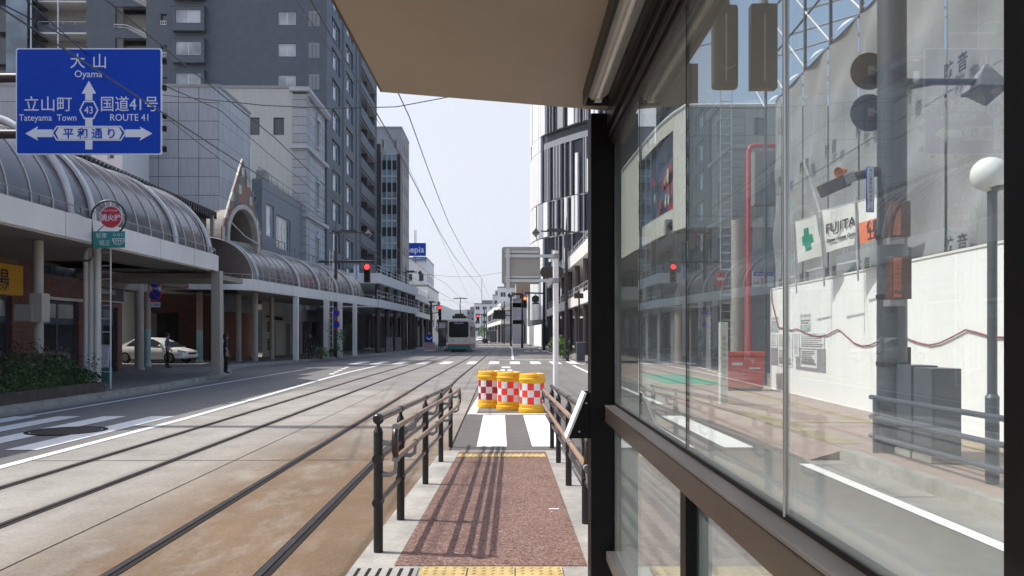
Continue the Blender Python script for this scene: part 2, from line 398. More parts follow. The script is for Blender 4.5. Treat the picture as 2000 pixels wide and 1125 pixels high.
# ---------------------------------------------------------------- mesh builder
class MB:
    def __init__(s, T=None): s.v = []; s.f = []; s.m = []; s.T = T; s.cm = 0
    def add(s, vs, fs, mat=None):
        o = len(s.v); s.v += [Vector(p) for p in vs]
        k = s.cm if mat is None else mat
        for f in fs: s.f.append([o + i for i in f]); s.m.append(k)
        return s
    def quad(s, a, b, c, d, mat=None): return s.add([a, b, c, d], [(0, 1, 2, 3)], mat)
    def box(s, x0, x1, y0, y1, z0, z1, mat=None):
        vs = [(x, y, z) for z in (z0, z1) for y in (y0, y1) for x in (x0, x1)]
        return s.add(vs, [(0, 2, 3, 1), (4, 5, 7, 6), (0, 1, 5, 4), (2, 6, 7, 3), (0, 4, 6, 2), (1, 3, 7, 5)], mat)
    def obox(s, o, u, n, a0, a1, b0, b1, z0, z1, mat=None, w=UP):
        o = Vector(o)
        vs = [o + u * a + n * b + w * z for z in (z0, z1) for b in (b0, b1) for a in (a0, a1)]
        return s.add(vs, [(0, 2, 3, 1), (4, 5, 7, 6), (0, 1, 5, 4), (2, 6, 7, 3), (0, 4, 6, 2), (1, 3, 7, 5)], mat)
    def cyl(s, p0, p1, r0, r1=None, n=12, mat=None, caps=True):
        r1 = r0 if r1 is None else r1
        p0 = Vector(p0); p1 = Vector(p1); d = (p1 - p0).normalized()
        a = d.orthogonal().normalized(); b = d.cross(a)
        vs = []
        for p, r in ((p0, r0), (p1, r1)):
            for i in range(n):
                t = 2 * math.pi * i / n; vs.append(p + (a * math.cos(t) + b * math.sin(t)) * r)
        fs = [(i, (i + 1) % n, n + (i + 1) % n, n + i) for i in range(n)]
        if caps: fs += [tuple(range(n))[::-1], tuple(range(n, 2 * n))]
        return s.add(vs, fs, mat)
    def tube(s, pts, r, n=8, mat=None, closed=False):
        pts = [Vector(p) for p in pts]; N = len(pts); vs = []; ref = None
        for i, p in enumerate(pts):
            q0 = pts[(i - 1) % N] if (closed or i > 0) else p
            q1 = pts[(i + 1) % N] if (closed or i < N - 1) else p
            d = (q1 - q0).normalized()
            if ref is None: ref = d.orthogonal().normalized()
            a = (ref - d * ref.dot(d)); a = a.normalized() if a.length > 1e-6 else d.orthogonal().normalized(); ref = a
            b = d.cross(a); rr = r[i] if isinstance(r, (list, tuple)) else r
            for k in range(n):
                t = 2 * math.pi * k / n; vs.append(p + (a * math.cos(t) + b * math.sin(t)) * rr)
        fs = []
        for i in range(N if closed else N - 1):
            j = (i + 1) % N
            for k in range(n): fs.append((i * n + k, i * n + (k + 1) % n, j * n + (k + 1) % n, j * n + k))
        if not closed: fs += [tuple(range(n))[::-1], tuple(range((N - 1) * n, N * n))]
        return s.add(vs, fs, mat)
    def lathe(s, prof, c=(0, 0, 0), n=24, mat=None, axis=UP):
        c = Vector(c); a = axis.orthogonal().normalized(); b = axis.cross(a); vs = []; K = len(prof)
        for r, z in prof:
            for i in range(n):
                t = 2 * math.pi * i / n; vs.append(c + axis * z + (a * math.cos(t) + b * math.sin(t)) * r)
        fs = [(j * n + i, j * n + (i + 1) % n, (j + 1) * n + (i + 1) % n, (j + 1) * n + i) for j in range(K - 1) for i in range(n)]
        return s.add(vs, fs, mat)
    def prism(s, poly, ext, mat=None):
        poly = [Vector(p) for p in poly]; ext = Vector(ext); n = len(poly)
        vs = poly + [p + ext for p in poly]
        fs = [tuple(range(n))[::-1], tuple(range(n, 2 * n))] + [(i, (i + 1) % n, n + (i + 1) % n, n + i) for i in range(n)]
        return s.add(vs, fs, mat)
    def poly(s, pts, mat=None): return s.add(pts, [tuple(range(len(pts)))], mat)
    def strip(s, A, B, mat=None, closed=False):
        n = len(A); fs = []
        for i in range(n if closed else n - 1):
            j = (i + 1) % n; fs.append((i, j, n + j, n + i))
        return s.add(list(A) + list(B), fs, mat)
    def sphere(s, c, r, nu=20, nv=12, mat=None, sc=(1, 1, 1)):
        c = Vector(c); vs = []
        for j in range(nv + 1):
            ph = math.pi * j / nv
            for i in range(nu):
                t = 2 * math.pi * i / nu
                vs.append(c + Vector((math.sin(ph) * math.cos(t) * r * sc[0], math.sin(ph) * math.sin(t) * r * sc[1], math.cos(ph) * r * sc[2])))
        fs = [(j * nu + i, j * nu + (i + 1) % nu, (j + 1) * nu + (i + 1) % nu, (j + 1) * nu + i) for j in range(nv) for i in range(nu)]
        return s.add(vs, fs, mat)
    def text(s, body, o, u, w, size, mat=None, depth=.004, align='CENTER', sx=1.0, bold=0.0):
        """letters in the plane of u (along) and w (up), a little raised towards u x w"""
        o = Vector(o); u = Vector(u).normalized(); w = Vector(w).normalized(); n = u.cross(w)
        for (x, y, z), fs in [text_data(body, size, align, bold)]: pass
        vs, fs = TEXTS[(body, size, align, bold)]
        return s.add([o + u * (p[0] * sx) + w * p[1] + n * (depth if p[2] > 0 else 0) for p in vs], fs, mat)
    def build(s, name, mats, parent=None, smooth=False, bevel=0.0, weld=False):
        me = bpy.data.meshes.new(name)
        vs = [s.T @ p for p in s.v] if s.T else s.v
        me.from_pydata([tuple(p) for p in vs], [], s.f)
        mats = mats if isinstance(mats, (list, tuple)) else [mats]
        for m in mats: me.materials.append(M[m] if isinstance(m, str) else m)
        if len(mats) > 1: me.polygons.foreach_set('material_index', s.m)
        if smooth: me.polygons.foreach_set('use_smooth', [True] * len(me.polygons))
        me.update()
        o = bpy.data.objects.new(name, me); col.objects.link(o)
        if smooth is True or smooth == 'auto':
            try:
                bm = bmesh.new(); bm.from_mesh(me)
                for e in bm.edges:
                    if len(e.link_faces) != 2 or e.calc_face_angle(0) > R(38): e.smooth = False
                bm.to_mesh(me); bm.free()
            except Exception: pass
        if bevel:
            b = o.modifiers.new('bevel', 'BEVEL'); b.width = bevel; b.segments = 2; b.limit_method = 'ANGLE'; b.angle_limit = R(40)
        if parent is not None: attach(o, parent)
        return o
TEXTS = {}
def text_data(body, size, align, bold=0.0):
    key = (body, size, align, bold)
    if key not in TEXTS:
        c = bpy.data.curves.new('lettering_curve', 'FONT'); c.body = body; c.size = size; c.align_x = align; c.extrude = .001; c.resolution_u = 3; c.offset = bold
        o = bpy.data.objects.new('lettering_curve', c); col.objects.link(o)
        bpy.context.view_layer.update()
        dg = bpy.context.evaluated_depsgraph_get()
        me = bpy.data.meshes.new_from_object(o.evaluated_get(dg))
        TEXTS[key] = ([tuple(v.co) for v in me.vertices], [tuple(p.vertices) for p in me.polygons])
        bpy.data.objects.remove(o); bpy.data.meshes.remove(me); bpy.data.curves.remove(c)
    return ((0, 0, 0), TEXTS[key][1])

MAT = {}
def wm(o):
    m = Matrix.LocRotScale(o.location, o.rotation_euler, o.scale)
    return wm(o.parent) @ o.matrix_parent_inverse @ m if o.parent else m
def attach(o, parent):
    o.parent = parent; o.matrix_parent_inverse = wm(parent).inverted()
def tag(o, label=None, cat=None, group=None, kind=None):
    if label: o['label'] = label
    if cat: o['category'] = cat
    if group: o['group'] = group
    if kind: o['kind'] = kind
    return o
def thing(name, label, cat, loc=(0, 0, 0), group=None, rotz=0.0):
    o = bpy.data.objects.new(name, None); o.empty_display_size = .2; col.objects.link(o)
    o.location = loc; o.rotation_euler = (0, 0, rotz)
    return tag(o, label, cat, group)
def kids(o): return [c for c in bpy.data.objects if c.parent == o]
def copy_tree(o, parent=None):
    c = o.copy(); col.objects.link(c)
    if parent is not None: c.parent = parent
    for k in kids(o): copy_tree(k, c)
    return c
def dup(o, loc, label, rotz=None, group=None):
    c = copy_tree(o); c.location = loc
    if rotz is not None: c.rotation_euler = (0, 0, rotz)
    c['label'] = label
    if group: c['group'] = group
    return c
def structure(o): o['kind'] = 'structure'; return o
XA, YA = Vector((1, 0, 0)), Vector((0, 1, 0))

def facade(mb, o, u, n, U, Z, holes, depth, mat=None, rmat=None, back=None):
    """flat wall with real openings: faces round the holes, reveals going inwards"""
    o = Vector(o)
    us = sorted(set([U[0], U[1]] + [h[0] for h in holes] + [h[1] for h in holes]))
    zs = sorted(set([Z[0], Z[1]] + [h[2] for h in holes] + [h[3] for h in holes]))
    us = [a for a in us if U[0] <= a <= U[1]]; zs = [a for a in zs if Z[0] <= a <= Z[1]]
    pt = lambda a, z, d=0: o + u * a + UP * z - n * d
    for i in range(len(us) - 1):
        for j in range(len(zs) - 1):
            cu, cz = (us[i] + us[i + 1]) / 2, (zs[j] + zs[j + 1]) / 2
            if any(h[0] < cu < h[1] and h[2] < cz < h[3] for h in holes): continue
            mb.quad(pt(us[i], zs[j]), pt(us[i + 1], zs[j]), pt(us[i + 1], zs[j + 1]), pt(us[i], zs[j + 1]), mat)
    for a0, a1, z0, z1 in holes:
        mb.quad(pt(a0, z0), pt(a0, z1), pt(a0, z1, depth), pt(a0, z0, depth), rmat)
        mb.quad(pt(a1, z1), pt(a1, z0), pt(a1, z0, depth), pt(a1, z1, depth), rmat)
        mb.quad(pt(a0, z1), pt(a1, z1), pt(a1, z1, depth), pt(a0, z1, depth), rmat)
        mb.quad(pt(a1, z0), pt(a0, z0), pt(a0, z0, depth), pt(a1, z0, depth), rmat)
        if back is not None: mb.quad(pt(a0, z0, depth), pt(a1, z0, depth), pt(a1, z1, depth), pt(a0, z1, depth), back)
def window(parent, o, u, n, a0, a1, z0, z1, inset=.1, cols=2, rows=1, fr=.06, fmat='frame_white', gmat='win', name='window'):
    o = Vector(o); f = MB()
    d0, d1 = -inset, -inset + .05
    f.obox(o, u, n, a0, a1, d0, d1, z0, z0 + fr); f.obox(o, u, n, a0, a1, d0, d1, z1 - fr, z1)
    f.obox(o, u, n, a0, a0 + fr, d0, d1, z0 + fr, z1 - fr); f.obox(o, u, n, a1 - fr, a1, d0, d1, z0 + fr, z1 - fr)
    for i in range(1, cols):
        x = a0 + (a1 - a0) * i / cols; f.obox(o, u, n, x - fr / 2, x + fr / 2, d0, d1 - .004, z0 + fr, z1 - fr)
    for j in range(1, rows):
        z = z0 + (z1 - z0) * j / rows; f.obox(o, u, n, a0 + fr, a1 - fr, d0, d1 - .008, z - fr / 2, z + fr / 2)
    w = f.build(name, fmat, parent)
    g = MB(); g.obox(o, u, n, a0 + fr * .5, a1 - fr * .5, d0 + .01, d0 + .03, z0 + fr * .5, z1 - fr * .5)
    g.build('pane', gmat, w)
    return w
def railing_bars(mb, pts, h, spacing=1.2, r=.022, rails=(1.0,), n=6):
    """posts and rails along a ground polyline"""
    pts = [Vector(p) for p in pts]
    for q in rails: mb.tube([p + UP * h * q for p in pts], r, n)
    for a, b in zip(pts, pts[1:]):
        L = (b - a).length; k = max(1, round(L / spacing))
        for i in range(k + 1):
            p = a.lerp(b, i / k); mb.cyl(p, p + UP * h, r, n=n)
def leaves(mb, n, size, pick, mats=1, up=.3):
    for _ in range(n):
        p = pick(); d = Vector((random.gauss(0, 1), random.gauss(0, 1), random.gauss(0, 1) + up)).normalized()
        a = d.orthogonal().normalized(); a.rotate(Matrix.Rotation(random.uniform(0, 6.28), 3, d)); b = d.cross(a); q = size * random.uniform(.6, 1.4)
        mb.add([p - a * q, p + b * q * .42, p + a * q, p - b * q * .42], [(0, 1, 2, 3)], random.randrange(mats))

# ---------------------------------------------------------------- people
def person(label, loc, rotz, joints, radii, cut, mats, hair_long=False, group=None):
    """one continuous skinned body; cut = heights (neck, waist, ankle) that split skin / top / trousers / shoes"""
    root = thing('person', label, 'person', loc, group, rotz)
    names = list(joints); idx = {k: i for i, k in enumerate(names)}
    J = dict(joints); E = []
    def link(a, b): E.append((idx[a], idx[b]))
    for a, b in (('pelvis', 'waist'), ('waist', 'chest'), ('chest', 'neck'), ('neck', 'jaw'), ('jaw', 'head'), ('head', 'top')): link(a, b)
    link('head', 'nose')
    for s in 'lr':
        for a, b in (('pelvis', 'hip_'), ('hip_', 'knee_'), ('knee_', 'ankle_'), ('ankle_', 'toe_'), ('chest', 'sho_'), ('sho_', 'elb_'), ('elb_', 'wri_'), ('wri_', 'palm_')):
            link(a if not a.endswith('_') else a + s, b + s)
        for k in range(5):
            nm = 'f%d_%s' % (k, s); w = Vector(J['wri_' + s]); pa = Vector(J['palm_' + s]); d = (pa - w).normalized(); side = Vector((0, 1, 0))
            off = (k - 1.5) * .017 if k < 4 else .045
            J[nm] = tuple(pa + side * off + d * ((.075, .085, .08, .06)[k] if k < 4 else .02)); idx[nm] = len(names); names.append(nm); radii[nm] = .009
            E.append((idx['palm_' + s], idx[nm]))
    me = bpy.data.meshes.new('body'); me.from_pydata([J[k] for k in names], E, []); o = bpy.data.objects.new('body', me); col.objects.link(o)
    o.modifiers.new('skin', 'SKIN'); sv = me.skin_vertices[0].data
    for k in names:
        r = radii.get(k, radii.get(k[:-1], .05)); r = r if isinstance(r, tuple) else (r, r); sv[idx[k]].radius = r
        sv[idx[k]].use_root = (k == 'pelvis')
    ss = o.modifiers.new('sub', 'SUBSURF'); ss.levels = 2; ss.render_levels = 2
    bpy.context.view_layer.update()
    m2 = bpy.data.meshes.new_from_object(o.evaluated_get(bpy.context.evaluated_depsgraph_get()))
    o.modifiers.clear(); o.data = m2; bpy.data.meshes.remove(me); m2.name = 'body'
    for q in mats: m2.materials.append(M[q])
    ex, ez = cut['sleeve']
    wl = [Vector(J['wri_l']), Vector(J['wri_r'])]; el = [Vector(J['elb_l']), Vector(J['elb_r'])]
    for p in m2.polygons:
        c = p.center; z = c.z; k = 1
        near = min((c - w).length for w in wl) < ex or (abs(c.x) > cut['armx'] and z < ez and min((c - (w + e) / 2).length for w, e in zip(wl, el)) < ex)
        if z > cut['neck']: k = 0
        elif near: k = 0
        elif z < cut['ankle']: k = 3
        elif z < cut['waist']: k = 2
        p.material_index = k; p.use_smooth = True
    o.parent = root
    h = MB(); hc = Vector(J['head']); h.sphere(hc + Vector((0, -.018, .035)), .104, 16, 10, sc=(.9, 1.0, 1.02))
    if hair_long: h.sphere(hc + Vector((0, -.05, -.05)), .095, 14, 8, sc=(.98, .8, 1.15))
    b = h.build('hair', 'hair', None, True); b.parent = root
    e = MB()
    for sx in (-.031, .031): e.sphere(hc + Vector((sx, .088, .0)), .010, 8, 6)
    b = e.build('eye', 'text_dark', None, True); b.parent = root
    return root
def stand_joints(h=1.7, lean=0.0, arm=.2, step=.06, elbow=0.0):
    k = h / 1.7
    J = {'pelvis': (0, 0, .93), 'waist': (0, .0, 1.06), 'chest': (0, .0, 1.30), 'neck': (0, -.005, 1.45), 'jaw': (0, .02, 1.515), 'head': (0, .012, 1.60), 'top': (0, 0, 1.675), 'nose': (0, .108, 1.575)}
    for s, sg in (('l', -1), ('r', 1)):
        J.update({'hip_' + s: (sg * .09, 0, .88), 'knee_' + s: (sg * .10, .02 + sg * step * .4, .48), 'ankle_' + s: (sg * .10, -.02 + sg * step, .08), 'toe_' + s: (sg * .115, .13 + sg * step, .03),
                  'sho_' + s: (sg * .17, 0, 1.38), 'elb_' + s: (sg * (.21 + arm * .1), -.03 - elbow * .1, 1.10), 'wri_' + s: (sg * (.23 + arm * .1 - elbow * .1), .04 + elbow * .15, .86 + elbow * .15), 'palm_' + s: (sg * (.235 + arm * .1 - elbow * .15), .06 + elbow * .2, .79 + elbow * .17)})
    return {a: tuple(c * k for c in b) for a, b in J.items()}
RAD = {'pelvis': (.125, .10), 'waist': (.12, .09), 'chest': (.145, .10), 'neck': .052, 'jaw': .06, 'head': (.078, .092), 'top': .055, 'nose': .013,
       'hip_': .085, 'knee_': .056, 'ankle_': .042, 'toe_': .034, 'sho_': .058, 'elb_': .042, 'wri_': .028, 'palm_': (.022, .034)}
# ================================================================ THE SETTING
g = MB(); g.quad((-3800, -280, -.03), (3800, -280, -.03), (3800, 4500, -.03), (-3800, 4500, -.03))
structure(g.build('ground', 'ground'))
def ys(a, b, st=3.0):
    n = max(1, int((b - a) / st)); return [a + (b - a) * i / n for i in range(n + 1)]
def band(x0, x1, y0, y1, z, name, mat, st=3.0, fx0=None, fx1=None):
    m = MB(); yy = ys(y0, y1, st)
    m.strip([Vector(((fx0(y) if fx0 else x0) + bend(y), y, z)) for y in yy], [Vector(((fx1(y) if fx1 else x1) + bend(y), y, z)) for y in yy])
    return structure(m.build(name, mat))
band(-40, 14, -12, 420, 0, 'road', 'asphalt')
band(-6.35, -.74, -12, 24, .004, 'track_bed', 'concrete_track', 1.5)
band(-6.35, -.74, 24, 160, .004, 'track_bed', 'concrete_far')
band(-.73, 4.0, 11.3, 17.4, .004, 'road_patch', 'asphalt_patch')
j = MB()
for y in (3.4, 10.5, 16.5, 24.0): j.quad((-6.35, y, .0065), (-.74, y + .01, .0065), (-.74, y + .035, .0065), (-6.35, y + .025, .0065))
j.quad((-3.62, -5, .0065), (-3.605, -5, .0065), (-3.605, 24, .0065), (-3.62, 24, .0065)); j.quad((-.76, -5, .0065), (-.735, -5, .0065), (-.735, 40, .0065), (-.76, 40, .0065))
structure(j.build('track_joint', 'rail_dark'))
# rails let into the concrete
for x, lab in ((-5.57, 'dark grooved tram rail farthest from the platform, nearest the left traffic lane'), (-4.46, 'dark grooved tram rail, right hand one of the far track'), (-2.77, 'dark grooved tram rail, left hand one of the track beside the platform'), (-1.69, 'dark grooved tram rail closest to the platform ramp and its railing')):
    root = thing('tram_rail', lab, 'rail', (x, 0, 0), 'rails of the two tram tracks')
    yy = ys(-8, 150, 2.0)
    def rl(a, b, z, nm, mt):
        m = MB(); A = [Vector((x + a + bend(y), y, z)) for y in yy]; B = [Vector((x + b + bend(y), y, z)) for y in yy]
        m.strip(A, B); m.strip([p - UP * .02 for p in A], A); m.strip(B, [p - UP * .02 for p in B]); return m.build(nm, mt, root)
    rl(-.058, .066, .009, 'groove', 'rail_dark'); rl(-.04, .012, .016, 'rail_head', 'rail')
def paint(quads, name='road_marking', mat='paint', z=.009):
    m = MB()
    for q in quads:
        q = [Vector(p) for p in q]; m.poly([Vector((p.x + bend(p.y), p.y, z)) for p in q])
    return structure(m.build(name, mat))
def rect(x0, x1, y0, y1): return [(x0, y0), (x1, y0), (x1, y1), (x0, y1)]
def r3(*a): return [(x, y, 0) for x, y in rect(*a)]
def line(x, w, y0, y1, st=3.0, f=None):
    yy = ys(y0, y1, st); f = f or (lambda y: x)
    return [[(f(a) - w / 2, a, 0), (f(a) + w / 2, a, 0), (f(b) + w / 2, b, 0), (f(b) - w / 2, b, 0)] for a, b in zip(yy, yy[1:])]
xl = lambda y: -6.45 if y < 16 else -6.45 - .035 * (y - 16) if y < 36 else -7.15
paint(line(0, .17, -10, 44, 2.5, xl), mat='paint_worn')
paint(line(-9.95, .14, -10, 40), mat='paint_worn')
paint(line(4.03, .16, -10, 10.1) + line(4.0, .15, 19, 44))
# near crosswalk, bars along the street
paint([r3(x, x + .46, 11.75, 16.35) for x in (-.36, .36 + .13)], 'crosswalk')
paint([[(-.71, 16.6, 0), (-.52, 16.6, 0), (-.45, 21.6, 0), (-.62, 21.6, 0)]], mat='paint')
paint([r3(-.7, 1.0, 16.55, 16.72)], mat='paint')
paint([r3(x, x + .48, 11.5, 16.3) for x in (-7.35, -8.35, -9.3, -10.2)], 'crosswalk', 'paint_worn', .0095)
paint([r3(x, x + .45, 11.6, 16.2) for x in (1.55, 2.5, 3.4)], 'crosswalk')
# far crosswalk
paint([r3(x, x + .62, 46.2, 50.6) for x in (-9.4, -8.1, -6.8, -5.35, -3.95, -2.3, -.95, .35, 1.65, 2.9, 4.0)], 'crosswalk')
paint([r3(-.5, 5.2, 54.2, 54.6)] + line(.55, .16, 55, 120) + line(0, .16, 50, 106, 3, lambda y: 4.6 - .008 * (y - 50)) + [r3(x, x + .62, 84, 87) for x in (1.9, 2.9, 3.9)])
dash = []
for k in range(5):
    a, b = k / 5, (k + .5) / 5
    for (x0, y0), (x1, y1) in (((-.2, 26), (-.05, 44)), ((.55, 26), (.1, 44)), ((5.6, 38), (4.4, 47)), ((-8.6, 42), (-7.5, 33))):
        p, q = Vector((x0, y0, 0)).lerp(Vector((x1, y1, 0)), a), Vector((x0, y0, 0)).lerp(Vector((x1, y1, 0)), b)
        dash.append([p, p + XA * .22, q + XA * .22, q])
paint(dash)
mh = thing('manhole_cover', 'large round dark manhole cover between the crosswalk bars in the left lane', 'manhole', (-7.72, 13.8, 0))
m = MB(); m.lathe([(0, .014), (.56, .014), (.56, .004)], (-7.72, 13.8, 0), 40); m.build('cover', 'rail', mh)
m = MB(); m.lathe([(.575, .004), (.575, .012), (.66, .012), (.66, .004)], (-7.72, 13.8, 0), 40); m.build('rim', 'rail_dark', mh)

# left pavement with kerb
KL = [(-10.85, -12), (-10.85, 24), (-11.15, 29), (-12.3, 34), (-14.0, 39), (-14.2, 42), (-13.6, 46), (-12.4, 54), (-11.2, 64), (-10.6, 72), (-10.9, 135)]
KL = [(x + (bend(y) if y > 66 else 0), y) for x, y in KL]
m = MB(); m.strip([Vector((x - .16, y, .15)) for x, y in KL], [Vector((-60, y, .15)) for x, y in KL]); structure(m.build('pavement', 'paving'))
m = MB(); A = [Vector((x, y, .15)) for x, y in KL]; B = [Vector((x - .155, y, .154)) for x, y in KL]; C_ = [Vector((x + .02, y, 0)) for x, y in KL]
m.strip(B, A); m.strip(A, C_); structure(m.build('kerb', 'kerb'))
m = MB(); m.strip([Vector((x + .02, y, .005)) for x, y in KL], [Vector((x + .45, y, .005)) for x, y in KL]); structure(m.build('gutter', 'gutter'))
# right pavement: brick with tactile strips, raised kerb near us, level with the road at the crossing
m = MB(); m.box(4.62, 4.78, -12, 10.38, -.05, .16)
m.box(4.72, 4.88, 19.5, 38, -.05, .16); m.box(5.35, 5.5, 48, 135, -.05, .16); structure(m.build('kerb', 'kerb'))
m = MB(); m.quad((4.78, -12, .15), (30, -12, .15), (30, 10.4, .15), (4.78, 10.4, .15)); m.quad((4.70, 10.4, .15), (30, 10.4, .15), (30, 42, .15), (4.88, 42, .15)); m.quad((4.2, 10.4, .006), (4.70, 10.4, .15), (4.70, 19.5, .15), (4.2, 19.5, .006)); m.poly([(4.2, 10.4, .0), (4.70, 10.4, .0), (4.70, 10.4, .15), (4.2, 10.4, .006)])
structure(m.build('pavement', 'paving_red'))
m = MB(); m.quad((5.5, 48, .148), (30, 48, .148), (30, 135, .148), (5.5, 135, .148)); structure(m.build('pavement', 'paving'))
m = MB(); m.quad((4.13, -12, .005), (4.62, -12, .005), (4.62, 10.5, .005), (4.13, 10.5, .005)); structure(m.build('gutter', 'gutter'))
m = MB()
for y in ys(-6, 10, 2.0): m.box(4.14, 4.6, y, y + .012, 0, .0075)
structure(m.build('gutter_joint', 'rail_dark'))
m = MB(); m.quad((4.76, 11.0, .156), (5.2, 11.0, .156), (5.2, 15.5, .156), (4.76, 15.5, .156)); m.quad((6.5, 10, .156), (6.8, 10, .156), (6.8, 30, .156), (6.5, 30, .156)); m.quad((5.2, 13.6, .156), (6.5, 13.6, .156), (6.5, 13.9, .156), (5.2, 13.9, .156))
structure(m.build('tactile_paving', 'tactile_worn'))
m = MB(); m.quad((5.2, 24, .156), (7.4, 24, .156), (7.4, 31, .156), (5.2, 31, .156)); structure(m.build('tactile_border', 'tactile'))
m = MB(); m.quad((5.35, 24.4, .16), (7.25, 24.4, .16), (7.25, 30.6, .16), (5.35, 30.6, .16)); structure(m.build('green_pavement', 'green'))

# tram stop platform with its ramp (platform frame)
def plat_z(D): return .2 if D < 5 else max(.006, .2 - (D - 5) * .0305)
DD = [-8, 5.0, 6, 7, 8, 9, 10, 11.35]
m = MB(TC); A = [Vector((-1.04, D, plat_z(D))) for D in DD]; B = [Vector((.74, D, plat_z(D))) for D in DD]
m.strip(A, B); m.strip([p * 1 - UP * (p.z + .02) for p in A], A); m.strip(B, [p - UP * (p.z + .02) for p in B])
structure(m.build('platform', 'kerb'))
m = MB(TC); D2 = [5.0, 6, 7, 8, 9, 10, 11.2]
m.strip([Vector((-.77, D, plat_z(D) + .004)) for D in D2], [Vector((.49, D, plat_z(D) + .004)) for D in D2]); structure(m.build('ramp_surface', 'ramp'))
m = MB(TC)
def tile(x0, D0, dots):
    z0, z1 = plat_z(D0) + .009, plat_z(D0 + .3) + .009
    m.quad((x0, D0, z0), (x0 + .296, D0, z0), (x0 + .296, D0 + .296, z1), (x0, D0 + .296, z1))
    if dots:
        for a in range(5):
            for b in range(5): m.lathe([(.022, 0), (.017, .005), (0, .006)], (x0 + .03 + a * .059, D0 + .03 + b * .059, z0), 8)
    else:
        for a in range(4): m.box(x0 + .03 + a * .074, x0 + .056 + a * .074, D0 + .02, D0 + .275, z0 - .01, z0 + .003)
for i in range(4):
    tile(-.76 + i * .31, 10.55, False); 
for i in range(3):
    for k in range(3): tile(-.585 + i * .305, 4.67 - k * .3, True)
structure(m.build('tactile_paving', 'tactile'))
gr = thing('drain_grate', 'grey slotted drain grate at the platform edge beside yellow tactile tiles', 'grate', CF(-.83, 4.8, .2))
m = MB(TC); m.box(-1.03, -.6, 4.35, 4.96, .2, .206); m.build('plate', 'gutter', gr)
m = MB(TC)
for i in range(6): m.box(-.99 + i * .068, -.97 + i * .068, 4.40, 4.93, .2, .209)
m.build('slot', 'rail_dark', gr)
m = MB(TC); m.box(.33, .42, 6.86, 6.885, plat_z(6.9) + .004, plat_z(6.9) + .012); m.box(.34, .355, 6.74, 6.755, plat_z(6.8) + .004, plat_z(6.8) + .012)
tag(m.build('paper_scrap', 'white'), 'small white paper scrap lying on the brown ramp surface', 'litter')

# hills far behind the street
m = MB(); N = 60
prof = [105 + 22 * math.sin(i * .31) + 14 * math.sin(i * .83 + 1) + 6 * math.sin(i * 2.1) for i in range(N + 1)]
row = lambda k, h, d: [Vector((-1500 + 3000 * i / N, 3200 + d + 120 * math.sin(i * .5 + k), prof[i] * h)) for i in range(N + 1)]
rows = [row(0, 0, -500), row(1, .45, -250), row(2, .8, -60), row(3, 1, 120), row(4, 0, 600)]
for a, b in zip(rows, rows[1:]): m.strip(a, b)
structure(m.build('hills', 'hill', smooth=True))

# ================================================================ LEFT SIDE
# blue direction sign on its cantilever arms
D = 15.2
s0 = P(173.5, 302, D); sg = thing('direction_sign', 'large blue overhead direction sign with white arrows and place names', 'road sign', (-13.4, D, .15))
pl, pr = P(31, 302, D), P(316, 302, D); W_, H_ = (pr - pl).length, (302 - 94) / 1500 * D
U = (pr - pl).normalized(); Nn = UP.cross(U) * -1
Nn = U.cross(UP)   # towards us
o0 = pl
def SP(px, py): return o0 + U * ((px - 31) / 285 * W_) + UP * ((302 - py) / 208 * H_)
def rr(x0, x1, z0, z1, r, n=5):
    pts = []
    for cx, cz, a in ((x1 - r, z0 + r, -90), (x1 - r, z1 - r, 0), (x0 + r, z1 - r, 90), (x0 + r, z0 + r, 180)):
        for k in range(n + 1): t = R(a + 90 * k / n); pts.append((cx + r * math.cos(t), cz + r * math.sin(t)))
    return pts
def plate(mb, o, u, n, pts, d0, d1, mat=None): mb.prism([o + u * a + UP * b + n * d0 for a, b in pts], n * (d1 - d0), mat)
m = MB(); plate(m, o0, U, Nn, rr(0, W_, 0, H_, .05), -.03, 0); m.build('border', 'sign_white', sg)
m = MB(); plate(m, o0, U, Nn, rr(.025, W_ - .025, .025, H_ - .025, .04), -.02, .005); m.build('panel', 'sign_blue', sg)
m = MB()
def sp2(pts, d=.010, mat=None):
    q = [SP(*p) for p in pts]; m.prism([p + Nn * .004 for p in q], Nn * (d - .004), mat)
for nm, pts in (('arrow', [(167, 196), (181, 196), (181, 183), (188, 183), (174, 158), (160, 183), (167, 183)]), ('stem', [(167, 292), (181, 292), (181, 274), (167, 274)]), ('stem', [(167, 247), (181, 247), (181, 233), (167, 233)]),
                ('arrow', [(50, 261), (75, 247), (72, 253), (103, 253), (103, 268), (72, 268), (75, 275)]), ('arrow', [(298, 261), (273, 247), (276, 253), (245, 253), (245, 268), (276, 268), (273, 275)])):
    m = MB(); sp2(pts); m.build(nm, 'sign_white', sg)
def hexring(cx, cy, rx, ry, t):
    P6 = [(cx - rx, cy), (cx - rx * .52, cy - ry), (cx + rx * .52, cy - ry), (cx + rx, cy), (cx + rx * .52, cy + ry), (cx - rx * .52, cy + ry)]
    Q6 = [(cx + (x - cx) * t, cy + (y - cy) * t) for x, y in P6]
    return P6, Q6
m = MB(); A, B = hexring(174, 215, 19, 18, .84)
m.strip([SP(*p) + Nn * .009 for p in A], [SP(*p) + Nn * .009 for p in B], closed=True)
A = [(101, 260), (111, 246), (237, 246), (247, 260), (237, 275), (111, 275)]; B = [(104, 260), (112.5, 248.5), (235.5, 248.5), (244, 260), (235.5, 272.5), (112.5, 272.5)]
m.strip([SP(*p) + Nn * .009 for p in A], [SP(*p) + Nn * .009 for p in B], closed=True)
m.poly([SP(*p) + Nn * .009 for p in [(109, 260), (115, 249), (233, 249), (239, 260), (233, 272), (115, 272)]]); m.build('name_plate', 'sign_white', sg)
S = W_ / 285
m = MB()
